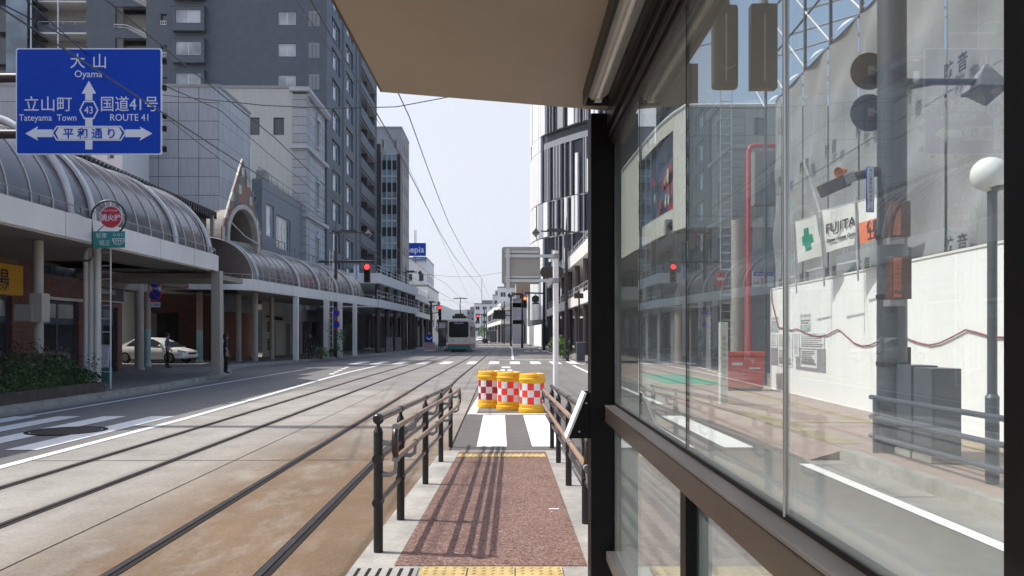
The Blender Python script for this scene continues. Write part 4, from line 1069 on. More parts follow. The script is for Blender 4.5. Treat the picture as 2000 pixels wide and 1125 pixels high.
# ---- grey panel clad building (front looks back to us, side runs along the street)
PX, PY = -18.2, 50.0
pb_ = thing('panel_building', 'pale grey building clad in large square metal panels behind the arcade', 'building', (PX, PY, 0))
m = MB()
facade(m, (PX, PY, 0), XA, -YA, (-22, 0), (4.4, 17.8), [], .2, 0, 0); m.build('front_wall', 'panel_x', pb_)
m = MB(); facade(m, (PX, PY, 0), YA, XA, (0, 6.2), (4.4, 17.8), [], .2); m.build('side_wall', 'panel_y', pb_)
m = MB(); m.quad((PX, PY, 17.8), (PX, PY + 6.2, 17.8), (PX - 22, PY + 6.2, 17.8), (PX - 22, PY, 17.8)); m.quad((PX, PY + 6.2, 4), (PX - 22, PY + 6.2, 4), (PX - 22, PY + 6.2, 17.8), (PX, PY + 6.2, 17.8))
m.box(PX - 22, PX + .05, PY - .05, PY + .1, 17.8, 17.98); m.box(PX - .1, PX + .05, PY + .1, PY + 6.2, 17.8, 17.98); m.build('parapet', 'grey_steel', pb_)
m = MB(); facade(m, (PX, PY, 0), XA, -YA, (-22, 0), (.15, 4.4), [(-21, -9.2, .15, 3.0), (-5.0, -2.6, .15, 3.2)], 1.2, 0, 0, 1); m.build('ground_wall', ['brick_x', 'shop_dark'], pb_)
m = MB(); facade(m, (PX, PY, 0), YA, XA, (0, 6.6), (.15, 4.4), [], .2); m.build('brick_wall', 'brick_y', pb_)
m = MB(); m.box(PX, PX + .25, PY + .1, PY + 6.1, 3.3, 4.35); m.build('band', 'bluegrey', pb_)
m = MB()
m.text('さんわろ', (PX + .28, 58.2 - 2.9, 11.2), YA, UP, 1.25, depth=.12, bold=.04); lt = m.build('raised_lettering', 'grey_steel', pb_)
m = MB(); m.cyl((PX + .05, PY + 6.25, 6), (PX + .05, PY + 6.25, 15.5), .05, n=8); m.build('downpipe', 'frame_white', pb_)
# ---- low blue grey shop between the panel building and the white building
LX = -17.4; lo = thing('shop_building', 'low blue grey shop building with a window strip next to panel building', 'building', (LX, 56.4, 0))
m = MB(); wh = [(1.0, 3.0, 9.2, 11.6), (3.6, 7.6, 8.6, 11.2)]
facade(m, (LX, 56.4, 0), YA, XA, (0, 11.4), (4.4, 13.2), wh, .3); m.quad((LX, 56.4, 4), (LX - 8, 56.4, 4), (LX - 8, 56.4, 13.2), (LX, 56.4, 13.2)); m.quad((LX, 56.4, 13.2), (LX, 67.8, 13.2), (LX - 8, 67.8, 13.2), (LX - 8, 56.4, 13.2)); m.build('wall', 'bluegrey', lo)
window(lo, (LX, 56.4, 0), YA, XA, 1.0, 3.0, 9.2, 11.6, .2, 1, 1, .07, 'frame_white', 'win_pale'); window(lo, (LX, 56.4, 0), YA, XA, 3.6, 7.6, 8.6, 11.2, .2, 4, 1, .08, 'frame_white', 'win_blue')
m = MB(); facade(m, (LX, 56.4, 0), YA, XA, (0, 5.4), (.15, 4.4), [(2.6, 3.4, .15, 2.5)], .3, 0, 0, 0); m.build('tiled_wall', 'tile_cream', lo)
m = MB(); facade(m, (LX, 56.4, 0), YA, XA, (5.4, 19), (.15, 4.4), [(6.2, 7.6, .15, 2.7), (8.4, 10.6, .15, 3), (11.5, 14, .15, 3), (15, 18, .15, 3)], .5, 0, 0, 1); m.build('ground_wall', ['beige_col', 'shop_dark'], lo)
for a, z0, z1 in ((.9, 1.9, 2.9), (1.0, .5, 1.6)):
    m = MB(); m.obox((LX, 56.4, 0), YA, XA, a, a + 1.1, .01, .05, z0, z1); f = m.build('poster_case', 'frame_white', lo); m = MB(); m.obox((LX, 56.4, 0), YA, XA, a + .08, a + 1.02, .05, .056, z0 + .08, z1 - .08); m.build('poster', 'maroon', f)
m = MB(); m.box(LX + .02, LX + .3, 57.3, 60.5, 3.1, 3.2)
for k in range(7): m.cyl((LX + .3, 57.5 + k * .45, 3.1), (LX + .42, 57.5 + k * .45, 2.92), .07, n=8)
m.build('spotlight', 'text_dark', lo)
m = MB(); railing_bars(m, [(LX + 1.2, 55, 7.4), (LX + 1.2, 74, 7.4)], 1.25, 1.5, .03, (1, .1)); m.box(LX, LX + 1.3, 55, 74, 7.2, 7.38); m.build('balcony_railing', 'grey_steel', lo)
m = MB(); railing_bars(m, [(LX - .3, 56.6, 13.2), (LX - .3, 67.6, 13.2)], .9, 1.5, .03, (1, .5)); m.box(LX - 1.6, LX - .9, 60, 61.2, 13.2, 14.6); m.build('roof_railing', 'grey_steel', lo)

# ---- white building with quoins and pedimented windows
WX, WY = -17.2, 68.0
wb = thing('white_building', 'white rendered building with rusticated corner and little pedimented windows', 'building', (WX, WY, 0))
m = MB(); hs = [(-5.9, -4.95, 19.4, 20.95), (-3.75, -2.8, 19.4, 20.95), (-1.6, -.65 + .0, 19.4, 20.95)]
hs = [(a - 1.2, b - 1.2, c, d) for a, b, c, d in hs]
facade(m, (WX, WY, 0), XA, -YA, (-16, -1.1), (4, 23.6), hs, .3); m.build('front_wall', 'cream_wall', wb)
for a, b, c, d in hs: window(wb, (WX, WY, 0), XA, -YA, a, b, c, d, .25, 1, 1, .07, 'frame_dark', 'win')
m = MB(); m.box(WX - 1.1, WX + .12, WY - .12, WY + 1.2, 4, 23.0); m.build('quoin', 'stone_x', wb)
m = MB(); sh = [(3.9, 4.8, z, z + 2.3) for z in (19.4, 13.6, 9.6 - 1.2, )]
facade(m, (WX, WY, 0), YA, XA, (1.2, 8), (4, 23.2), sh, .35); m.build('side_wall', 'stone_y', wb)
for a, b, c, d in sh:
    w = window(wb, (WX, WY, 0), YA, XA, a, b, c, d, .3, 1, 1, .07, 'frame_dark', 'win')
    m = MB(); o_ = Vector((WX, WY, 0)); m.prism([o_ + YA * (a - .35) + UP * (d + .1), o_ + YA * (b + .35) + UP * (d + .1), o_ + YA * (a + b) / 2 + UP * (d + .85)], XA * .22)
    m.obox(o_, YA, XA, a - .15, a, 0, .12, c, d + .1); m.obox(o_, YA, XA, b, b + .15, 0, .12, c, d + .1); m.obox(o_, YA, XA, a - .25, b + .25, 0, .18, c - .2, c); 
    m.build('pediment', 'stone_plain', w)
m = MB()
for z, d in ((23.2, .45), (18.2, .3), (12.2, .3), (7.4, .3)):
    m = MB(); m.box(WX - 1.3, WX + d, WY - d, WY + 8.2, z, z + .35); m.build('cornice', 'stone_plain', wb)
for k in range(26): m = MB(); m.box(WX + .12, WX + .4, WY + .2 + k * .31, WY + .36 + k * .31, 22.9, 23.2); m.build('dentil', 'stone_plain', wb)
m = MB(); m.quad((WX, WY, 23.55), (WX - 16, WY, 23.55), (WX - 16, WY + 8, 23.55), (WX, WY + 8, 23.55)); m.box(WX - 16, WX - 1.3, WY - .06, WY + .2, 23.5, 23.75); m.build('roof', 'grey_steel', wb)

# ---- blue grey apartment tower
TX, TY, TH = -17.0, 75.6, 39.5
tw = thing('apartment_tower', 'tall blue grey tiled apartment tower with balconies and small white windows', 'building', (TX, TY, 0))
m = MB(); hs = []; FL = [8.2 + 3.1 * k for k in range(10)]
bays, wins, grilles, slots = [], [], [], []
for k in range(4, 10):
    z = FL[k] - .9
    wins.append((-4.75, -3.05, z + .1, z + 1.35)); grilles.append((-1.8, -.75, z, z + 1.4)); slots.append((-16.2, -15.6, z, z + 1.1)); bays.append((-14.5, -12.1, z, z + 1.3))
hs = wins + grilles + slots + bays + [(-20.6, -17.6, FL[k] - 1.35, FL[k] + .9) for k in range(4, 10)]
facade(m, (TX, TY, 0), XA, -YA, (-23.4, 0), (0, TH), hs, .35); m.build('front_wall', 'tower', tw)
for h in wins: window(tw, (TX, TY, 0), XA, -YA, *h, .15, 2, 1, .08, 'frame_white', 'win_pale')
for h in grilles:
    w = window(tw, (TX, TY, 0), XA, -YA, *h, .2, 1, 1, .06, 'frame_white', 'win'); q = MB()
    for i in range(8): q.obox((TX, TY, 0), XA, -YA, h[0] + .05 + i * .135, h[0] + .085 + i * .135, .02, .05, h[2] - .05, h[3] + .05)
    q.build('grille', 'frame_white', w)
for h in slots:
    w = window(tw, (TX, TY, 0), XA, -YA, *h, .3, 1, 1, .04, 'frame_dark', 'win'); q = MB(); q.obox((TX, TY, 0), XA, -YA, h[0], h[1], .01, .06, h[2], h[2] + .06); q.obox((TX, TY, 0), XA, -YA, h[0], h[1], .01, .06, h[2] + .34, h[2] + .4)
    for i in range(4): q.obox((TX, TY, 0), XA, -YA, h[0] + i * .18, h[0] + .05 + i * .18, .01, .06, h[2] + .06, h[2] + .34)
    q.build('grille', 'frame_white', w)
for h in bays:
    q = MB(); a, b, c, d = h
    q.obox((TX, TY, 0), XA, -YA, a - .35, b + .35, .003, .6, c - .75, c); q.obox((TX, TY, 0), XA, -YA, a - .42, b + .42, .003, .66, d + .28, d + .36); q.obox((TX, TY, 0), XA, -YA, a - .35, a, .003, .6, c, d + .28); q.obox((TX, TY, 0), XA, -YA, b, b + .35, .003, .6, c, d + .28); q.obox((TX, TY, 0), XA, -YA, a, b, .003, .6, d, d + .28)
    bb = q.build('bay', 'tower', tw)
    window(bb, Vector((TX, TY - .5, 0)), XA, -YA, a, b, c, d, .08, 2, 1, .08, 'frame_white', 'win_pale')
for k in range(4, 10):   # stair openings with slanted white rail
    z = FL[k] - 1.35; q = MB(); q.box(TX - 20.6, TX - 17.6, TY + .36, TY + 1.6, z - .2, z); q.build('stair_landing', 'interior', tw)
    q = MB(); q.tube([(TX - 20.7, TY - .06, z + .45), (TX - 19.5, TY - .06, z + .4), (TX - 17.5, TY - .06, z - .5)], .045, 6); q.tube([(TX - 20.7, TY - .06, z + .2), (TX - 19.5, TY - .06, z + .15), (TX - 17.5, TY - .06, z - .75)], .03, 6); q.build('stair_rail', 'frame_white', tw)
    q = MB(); q.quad((TX - 20.6, TY + 1.6, z - 1), (TX - 17.6, TY + 1.6, z - 1), (TX - 17.6, TY + 1.6, z + 2.6), (TX - 20.6, TY + 1.6, z + 2.6)); q.build('stair_wall', 'interior', tw)
    q = MB(); q.prism([(TX - 19.4, TY - .01, z), (TX - 17.6, TY - .01, z - .02), (TX - 17.6, TY - .01, z - .95)], (0, -.02, 0)); q.build('stair_flank', 'interior', tw)
# recessed balcony front at the left of the tower
bz = [FL[k] - 1.6 for k in range(4, 10)]
m = MB(); m.quad((TX - 23.4, TY, 0), (TX - 23.4, TY + 2.2, 0), (TX - 23.4, TY + 2.2, TH), (TX - 23.4, TY, TH)); m.quad((TX - 23.4, TY + 2.2, 0), (TX - 36, TY + 2.2, 0), (TX - 36, TY + 2.2, TH), (TX - 23.4, TY + 2.2, TH)); m.build('recess_wall', 'interior', tw)
for z in bz:
    q = MB(); q.box(TX - 28.2, TX - 23.42, TY + .2, TY + 2.19, z - .15, z); q.build('balcony_floor', 'offwhite', tw)
    q = MB(); q.box(TX - 28.2, TX - 23.42, TY + .2, TY + .3, z, z + .75); q.build('balcony_wall', 'tower', tw)
    q = MB(); railing_bars(q, [(TX - 28.2, TY + .25, z + .75), (TX - 23.45, TY + .25, z + .75)], .3, 1.2, .03); q.build('balcony_rail', 'frame_white', tw)
    q = MB(); q.box(TX - 33.0, TX - 28.3, TY - .6, TY + 2.1, z - .3, z + 2.2); q.build('glass_bay', 'win', tw)
m = MB(); m.box(TX - 30.6, TX - 28.6, TY - .9, TY - .7, 14, TH); m.build('light_panel', 'win_blue', tw)
m = MB()
for x in (-31.6, -30.6, -28.3, -25.7): m.cyl((TX + x, TY - .75, 10), (TX + x, TY - .75, TH), .07, n=6)
m.build('downpipe', 'frame_white', tw)
# street side
m = MB(); a_w = [(2.3, 6.3, z - .9, z + 1.15) for z in FL]; b_w = [(9.4, 13.4, z - .9, z + 1.15) for z in FL]; c_w = [(18.2, 28.6, z - .2, z + 1.5) for z in FL]
facade(m, (TX, TY, 0), YA, XA, (0, 17.9), (3.8, TH), a_w + b_w, .55)
facade(m, (TX, TY, 0), YA, XA, (17.9, 30.4), (3.8, TH), c_w, 1.5)
q = MB(); q.quad((TX - 1.5, TY + 18, 4), (TX - 1.5, TY + 29, 4), (TX - 1.5, TY + 29, TH - 1), (TX - 1.5, TY + 18, TH - 1)); q.build('balcony_back', 'interior', tw)
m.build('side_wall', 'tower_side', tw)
for h in a_w + b_w:
    y0_, y1_, c, d = h
    window(tw, (TX, TY, 0), YA, XA, y0_ + 1.6, y1_, c, d, .3, 2, 1, .12, 'frame_white', 'win_blue')
    q = MB(); q.obox((TX, TY, 0), YA, XA, y0_ + .02, y0_ + 1.58, -.5, -.42, c + .02, d - .02); q.build('dark_pane', 'win', tw)
for z in FL:
    q = MB(); q.box(TX - 1.48, TX - .02, TY + 18.25, TY + 28.55, z + 1.40, z + 1.49); q.build('balcony_ceiling', 'interior', tw)
    q = MB(); q.box(TX + .006, TX + .12, TY + 18.0, TY + 28.8, z - 1.5, z - .15); q.build('balcony_wall', 'tower_side', tw)
    q = MB(); q.box(TX - 1.4, TX - .1, TY + 23.4, TY + 23.55, z - .15, z + 1.39); q.build('balcony_screen', 'frame_dark', tw)
m = MB()
for y in (7.6, 8.0, 15.2, 17.6, 29.6): m.obox((TX, TY, 0), YA, XA, y, y + .14, .004, .12, 4, TH)
m.build('downpipe', 'bluegrey', tw)
m = MB(); m.quad((TX, TY, TH), (TX, TY + 30.4, TH), (TX - 36, TY + 30.4, TH), (TX - 36, TY + 2.2, TH)); m.quad((TX, TY + 30.4, 0), (TX - 20, TY + 30.4, 0), (TX - 20, TY + 30.4, TH), (TX, TY + 30.4, TH)); m.build('roof', 'bluegrey', tw)
# ground floor of the tower: open hall on dark piers
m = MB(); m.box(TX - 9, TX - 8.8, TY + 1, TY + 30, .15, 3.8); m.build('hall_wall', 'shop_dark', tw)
for k in range(6):
    q = MB(); q.box(TX - .6, TX, TY + .4 + k * 5.8, TY + 1.2 + k * 5.8, .15, 3.8); q.build('pier', 'dark_steel', tw)

# ---- far left buildings
def block(name, label, x0, x1, y0, y1, h, wallmat, rows=0, cols=0, side_cols=0, z0=4.0, fh=3.2, wz=1.5, gm='win', roofbits=True, wfrac=.6, street='x1', wfm='frame_white', sidemat=None):
    root = thing(name, label, 'building', ((x0 + x1) / 2, (y0 + y1) / 2, 0))
    m = MB(); fw = (x1 - x0) / max(1, cols); hs = []
    for r_ in range(rows):
        z = z0 + fh * r_
        if z + wz < h:
            for c in range(cols): hs.append((c * fw + fw * (1 - wfrac) / 2, c * fw + fw * (1 + wfrac) / 2, z, z + wz))
    facade(m, (x0, y0, 0), XA, -YA, (0, x1 - x0), (0, h), hs, .25); 
    xs, n_ = (x1, XA) if street == 'x1' else (x0, -XA); sw = (y1 - y0) / max(1, side_cols); h2 = []
    for r_ in range(rows):
        z = z0 + fh * r_
        if z + wz < h:
            for c in range(side_cols): h2.append((c * sw + sw * (1 - wfrac) / 2, c * sw + sw * (1 + wfrac) / 2, z, z + wz))
    m2 = m if sidemat is None else MB()
    facade(m2, (xs, y0, 0), YA, n_, (0, y1 - y0), (0, h), h2, .25)
    xo = x0 if street == 'x1' else x1
    m.quad((xo, y0, 0), (xo, y1, 0), (xo, y1, h), (xo, y0, h)); m.quad((x0, y1, 0), (x1, y1, 0), (x1, y1, h), (x0, y1, h))
    m.build('wall', wallmat, root)
    if sidemat: m2.build('side_wall', sidemat, root)
    for q in hs: window(root, (x0, y0, 0), XA, -YA, *q, .15, 2 if q[1] - q[0] > 1.5 else 1, 1, .08, wfm, gm)
    for q in h2: window(root, (xs, y0, 0), YA, n_, *q, .15, 2 if q[1] - q[0] > 1.5 else 1, 1, .08, wfm, gm)
    m = MB(); m.quad((x0, y0, h - .02), (x1, y0, h - .02), (x1, y1, h - .02), (x0, y1, h - .02))
    for a, b, c, d in ((x0 - .06, x1 + .06, y0 - .06, y0 + .2), (x0 - .06, x1 + .06, y1 - .2, y1 + .06), (x0 - .06, x0 + .2, y0 + .2, y1 - .2), (x1 - .2, x1 + .06, y0 + .2, y1 - .2)): m.box(a, b, c, d, h, h + .35)
    if roofbits:
        m.box(x0 + (x1 - x0) * .2, x0 + (x1 - x0) * .6, y0 + (y1 - y0) * .3, y0 + (y1 - y0) * .6, h, h + 2.2)
    m.build('roof', 'grey_steel', root)
    return root
def pxx(px, D): return P(px, 656, D).x
gtw = thing('glass_tower', 'narrow pale blue curtain wall building between the tower and grey block', 'building', (-17, 112, 0))
m = MB(); x0, x1 = pxx(744, 108), pxx(776, 109); zt = EYE + (656 - 305) / 1500 * 110
m.box(x0 - 6, x0 - .02, 108, 118, 0, zt + 1.2); m.build('dark_slab', 'dark_steel', gtw)
m = MB(); m.box(x0, x1, 109, 111, 0, zt); m.build('core', 'curtain_wall', gtw); m = MB(); m.box(x1 + .02, x1 + .5, 108.8, 111.2, 0, zt); m.build('dark_edge', 'dark_steel', gtw)
m = MB(); q = MB()
for i in range(4): x = x0 + (x1 - x0) * i / 3; m.box(x - .06, x + .06, 108.85, 109, 0, zt)
for k in range(9): m.box(x0, x1, 108.88, 109, zt - .1 - k * 3.15, zt + .1 - k * 3.15); q = MB(); q.box(x0 + .05, x1 - .05, 108.92, 108.99, zt - 2.2 - k * 3.15, zt - .9 - k * 3.15); q.build('dark_pane', 'win', gtw)
m.build('mullion', 'frame_white', gtw)
M['sage2'] = pm('grey_tile_wall', (.24, .235, .24), .7, var=.1)
block('grey_apartment', 'plain grey apartment block rising behind the glass curtain wall building', pxx(736, 132), pxx(785, 132), 132, 142.5, EYE + 404 / 1500 * 132, 'fin_grey', 9, 2, 4, 5, 3.6, 1.6, 'win', False, .3, sidemat='sage2')
nb = block('office_building', 'white office block carrying a blue rooftop billboard', pxx(790, 172), pxx(834, 172), 172, 190, EYE + 150 / 1500 * 172, 'white', 5, 2, 4, 4, 3.3, 1.7, 'win', False, .45, sidemat='white')
D = 171.5; bl = thing('billboard', 'blue rooftop billboard with white lettering above the white office block', 'billboard', P(812, 508, D))
m = MB(); m.obox(P(788, 500, D), FU, FN, 0, 44 / 1500 * D, 0, .5, 0, 25 / 1500 * D); m.build('panel', 'sign_blue', bl)
m = MB(); m.text('nepia', P(811, 493.5, D) + FN * .51, FU, UP, 1.95, depth=.05, bold=.02); m.build('lettering', 'sign_white', bl)
m = MB(); m.obox(P(807, 508.5, D), FU, FN, 0, 25 / 1500 * D, 0, .3, 0, 7 / 1500 * D); 
M['sign_lightblue'] = flat('sign_light_blue', (.03, .16, .46)); m.build('lower_panel', 'sign_lightblue', bl)
m = MB(); m.text('上本町ビル', P(819.5, 506.8, D) + FN * .31, FU, UP, .56, depth=.04); m.build('lower_lettering', 'sign_white', bl)
m = MB(); 
for px in (810, 812.5, 831): m.cyl(P(px, 512, D), P(px, 450 if px < 820 else 505, D), .08, n=6)
m.build('mast', 'grey_steel', bl)
block('siding_building', 'small white sided building far left behind the blue direction sign', pxx(-140, 36), pxx(31, 36), 46.5, 57.8, EYE + 488 / 1500 * 46, 'white', 2, 3, 0, 9.2, 3.1, 1.6, 'win', False, .3)
for k, (a, b, D0, D1, py, mt, lab) in enumerate(((797, 836, 128, 150, 560, 'white', 'low white shop block standing behind the far left double canopy'), (838, 858, 200, 240, 628, 'sage2', 'small far grey block at the left street end, behind the signals'), (700, 862, 260, 290, 645, 'beige_col', 'long low beige block closing the left street end far away'))):
    block('far_building', lab, pxx(a, D0), pxx(b, D0), D0, D1, EYE + (656 - py) / 1500 * D0, mt, 3, 3, 3, 3.2, 3.1, 1.5, 'win', False, .5)

# ---- double deck canopies on dark posts (far left)
def deck(label, x, y0, y1, side, zl, zu, w, group, posts, mat_l='offwhite', x_end=None, upper=True):
    x_end = x if x_end is None else x_end
    root = thing('arcade_canopy', label, 'canopy', (x, y0, .15), group); fx = lambda y: x + (x_end - x) * (y - y0) / (y1 - y0)
    yy = ys(y0, y1, 3)
    def slab(za, zb_, nm, mt, ins=0.0):
        m = MB(); A = [(fx(y) - side * -ins, y) for y in yy]
        f = lambda pts, z: [Vector((a, b, z)) for a, b in pts]; Bk = [(a + side * w, b) for a, b in A]
        m.strip(f(A, za), f(A, zb_)); m.strip(f(A, zb_), f(Bk, zb_)); m.strip(f(A, za), f(Bk, za)); m.poly([f(A, za)[0], f(A, zb_)[0], f(Bk, zb_)[0], f(Bk, za)[0]]); m.poly([f(A, za)[-1], f(A, zb_)[-1], f(Bk, zb_)[-1], f(Bk, za)[-1]]); return m.build(nm, mt, root)
    slab(zl[0], zl[1], 'lower_fascia', mat_l)
    if upper: slab(zu[0], zu[1], 'upper_fascia', mat_l)
    m = MB(); railing_bars(m, [(fx(y) + side * .2, y, zl[1]) for y in yy], .8, 1.5, .025, (1, .5)); m.build('lower_railing', 'galv', root)
    if upper: m = MB(); railing_bars(m, [(fx(y) + side * .2, y, zu[1]) for y in yy], .7, 1.5, .025, (1, .5)); m.build('upper_railing', 'galv', root)
    for y in posts:
        m = MB(); m.cyl((fx(y) + side * .45, y, .15), (fx(y) + side * .45, y, zu[0] if upper else zl[0]), .24, n=12); m.build('post', 'brown_steel', root, True)
    m = MB(); m.box(*sorted((x + side * w, x + side * (w + .3))), y0, y1, .15, zl[0]); m.build('shop_front', 'shop_dark', root)
    return root
LG = 'double deck canopies on dark posts along the left pavement'
deck('white double deck canopy on dark posts past the smoky vaults', -10.75, 68.5, 91, -1, (4.25, 4.95), (6.4, 7.3), 5.2, LG, (70, 74.5, 79, 83.5, 88, 90.5), x_end=-9.75)
deck('second white double deck canopy on dark posts, farther up the left pavement', -10.9, 96, 128, -1, (4.25, 4.95), (6.5, 7.4), 5.0, LG, (97, 104, 111, 118, 126), x_end=-11.0)

# ---- street lamps, signals and poles
def fancy_lamp(name, label, px, D, zh, side, arm, arm_z, group, base_z=.15, lantern=True, r=.13):
    b = P(px, 656, D); root = thing(name, label, 'street lamp', (b.x, b.y, base_z), group)
    m = MB(); m.cyl((b.x, b.y, base_z), (b.x, b.y, 1.5), r * 1.25, r * 1.15, 12); m.cyl((b.x, b.y, 1.5), (b.x, b.y, zh - 1.2), r, r * .8, 12); m.cyl((b.x, b.y, zh - 1.2), (b.x, b.y, zh), r * .55, .01, 10); m.build('pole', 'dark_steel', root, True)
    m = MB(); e = b + XA * side * arm
    m.cyl((b.x - side * .5, b.y, arm_z), (e.x, b.y, arm_z + .05), .05, n=8)
    pts = [(b.x, b.y, arm_z + .05)] + [(b.x + side * arm * t, b.y, arm_z + .12 + .16 * abs(math.sin(t * 9))) for t in (.15, .3, .45, .6, .75)]
    m.prism([Vector(p) for p in pts] + [Vector((b.x + side * arm * .78, b.y, arm_z + .05))], (0, .06, 0)); m.build('arm', 'dark_steel', root)
    if lantern:
        m = MB(); c = Vector((e.x + side * .35, b.y, arm_z)); k = 1.0
        m.lathe([(.0, .30), (.36, -.08), (.35, -.12)], c, 4); m.build('lantern_cap', 'dark_steel', root)
        m = MB(); m.lathe([(.31, -.11), (.0, -.40)], c, 4); m.build('lantern', 'lantern_glass', root)
    return root, b
lamp1, b1 = fancy_lamp('street_lamp', 'dark street lamp pole with lantern and long signal arm, left in front of the tower', 656, 58, EYE + 226 / 1500 * 58, 1, 2.1, EYE + 201 / 1500 * 58, 'dark street lamps with pointed lanterns')
def signal(label, px, py, D, lampm='red_lamp', group='lit traffic signals', h=1.15, w=.36, arm=None):
    c = P(px, py, D); root = thing('traffic_signal', label, 'traffic light', c, group)
    m = MB(); m.obox(c, FU, FN, -w / 2, w / 2, -.08, .08, -h / 2, h / 2); m.build('housing', 'text_dark', root, bevel=.02)
    m = MB()
    for k in (1, 0, -1): m.lathe([(w * .40, 0), (w * .42, .16)], c + UP * k * h * .31 + FN * .08, 14, axis=FN)
    m.build('visor', 'text_dark', root)
    m = MB()
    for k in (0, -1): disc(m, c + UP * k * h * .31 + FN * .08, w * .37, FN, .01, seg=16)
    m.build('dark_lens', 'rail_dark', root)
    m = MB(); disc(m, c + UP * h * .31 + FN * .08, w * .42, FN, .03, seg=20); m.build('red_lens', lampm, root)
    return root
signal('red traffic signal hanging from the left street lamp arm before the tower', 717, 533, 58, h=1.45, w=.48)
m = MB(); p = P(728, 511, 58); m.cyl((b1.x - 1.3, b1.y, p.z), (p.x, b1.y, p.z + .03), .1, n=10); m.cyl((P(717, 0, 58).x, b1.y, p.z), (P(717, 0, 58).x, b1.y, p.z - .2), .03, n=6); m.box(P(735, 0, 58).x, P(735, 0, 58).x + .06, b1.y, b1.y + .06, p.z - .7, p.z); m.build('signal_arm', 'dark_steel', lamp1, True)
np_ = thing('signal_sign', 'white vertical plate with blue writing next to the left red signal', 'sign', P(697, 530, 57.8))
m = MB(); m.obox(P(691, 547, 57.8), FU, FN, 0, .40, 0, .03, 0, 1.15); m.build('plate', 'sign_white', np_)
m = MB()
for k, ch in enumerate('時差式信号機'): m.text(ch, P(691, 547, 57.8) + FU * .2 + FN * .031 + UP * (.98 - k * .18), FU, UP, .18, bold=.003)
m.build('lettering', 'sign_blue', np_)
GL = 'dark street lamps with pointed lanterns'
fancy_lamp('street_lamp', 'dark street lamp with lantern beside the double deck canopy on the left', 793, 95, EYE + 142 / 1500 * 95, 1, 1.4, EYE + 124 / 1500 * 95, GL)
fancy_lamp('street_lamp', 'small far dark street lamp above the tram stop signals, left side', 836, 118, EYE + 84 / 1500 * 118, 1, 1.3, EYE + 65 / 1500 * 118, GL)
signal('upper red traffic signal over the tram stop, left of the tram', 859, 607, 86); signal('lower red traffic signal directly above the tram stop roof', 859.5, 620, 100)
for px, py, D, lab in ((859, 607, 86.2, 'dark signal post carrying the upper red signal at the tram stop'), (860, 620, 100.2, 'dark signal post carrying the lower red signal behind the tram stop')):
    c = P(px, py, D); b = P(px - 17, 656, D); r = thing('signal_post', lab, 'post', (b.x, b.y, .15)); m = MB(); m.cyl((b.x, b.y, .15), (b.x, b.y, c.z + .9), .12, n=10); m.cyl((b.x, b.y, c.z + .5), (c.x, b.y, c.z + .7), .06, n=8); m.cyl((c.x, b.y, c.z + .72), (c.x, b.y, c.z + .2), .03, n=6); m.build('mast', 'dark_steel', r, True)
# second ladder and shrubs under the far canopy
a, b = P(644, 690, 52.6), P(650, 690, 52.4); ld2 = thing('ladder', 'thin white ladder hanging from the far vaulted canopy beside dark shrubs', 'ladder', (a.x, a.y, .15)); ladder(ld2, a, b, .8, 7.6, .4, .02)
def shrub(name, label, c, rx, ry, h, n, size, mats, bare=0.0, stems=7, group=None, cat='shrub'):
    c = Vector(c); root = thing(name, label, cat, c, group)
    cl = [(Vector((random.gauss(0, rx * .45), random.gauss(0, ry * .45), h * (bare + (1 - bare) * random.uniform(.15, .95)))), random.uniform(.25, .5)) for _ in range(16)]
    def pk():
        q, r_ = random.choice(cl); v = Vector((random.gauss(0, 1), random.gauss(0, 1), random.gauss(0, 1))).normalized() * r_ * random.random() ** .5
        return c + q + Vector((v.x * rx * 1.1, v.y * ry * 1.1, v.z * h * .55))
    m = MB(); leaves(m, n, size, lambda: (lambda p: Vector((p.x, p.y, max(p.z, c.z + .03))))(pk()), len(mats)); m.build('foliage', list(mats), root)
    m = MB()
    for i in range(stems):
        q = cl[i % 16][0]; m.tube([c + Vector((q.x * .2, q.y * .2, 0)), c + Vector((q.x * .6, q.y * .6, q.z * .5)), c + q], [.02, .014, .006], 5)
    m.build('stems', 'stem', root); return root
p = P(660, 696, 54); shrub('shrub', 'tall dark shrub growing beside the canopy ladder', (p.x, p.y, .15), .8, .7, 2.5, 900, .07, ('leaf', 'leaf_mid'))
p = P(628, 700, 52); shrub('shrub', 'low bright green shrub by the black rail under the far canopy', (p.x, p.y, .15), .6, .5, .75, 500, .06, ('leaf_mid', 'leaf_bright'))
for px, py, D, lab in ((655, 612, 53, 'upper of two round no parking signs hanging at the far canopy'), (655, 634, 53, 'lower of two round no parking signs hanging at the far canopy')):
    r = thing('no_stopping_sign', lab, 'sign', P(px, py, D)); m = MB(); disc(m, P(px, py, D), .3, FN, .02); m.build('panel', 'dark_red', r, 'auto'); m = MB(); disc(m, P(px, py, D) + FN * .004, .23, FN, .02); m.build('face', 'sign_blue', r, 'auto')
    m = MB(); m.cyl(P(px, py + 10, D) - FN * .04, P(px, py - 12, D) - FN * .04, .025, n=6); m.build('bracket', 'grey_steel', r)
p = P(612, 700, 50.5); gr_ = thing('guard_rail', 'short black guard rail standing on the left pavement edge beside the low shrub', 'railing', (p.x, p.y, .15))
m = MB(); q = [(p.x - .5, p.y, .15), (p.x - .5, p.y, .95), (p.x - .42, p.y, 1.03), (p.x + .42, p.y, 1.03), (p.x + .5, p.y, .95), (p.x + .5, p.y, .15)]; m.tube(q, .035, 8); m.tube([(p.x - .5, p.y, .6), (p.x + .5, p.y, .6)], .025, 6); m.build('hoop', 'dark_steel', gr_, True)
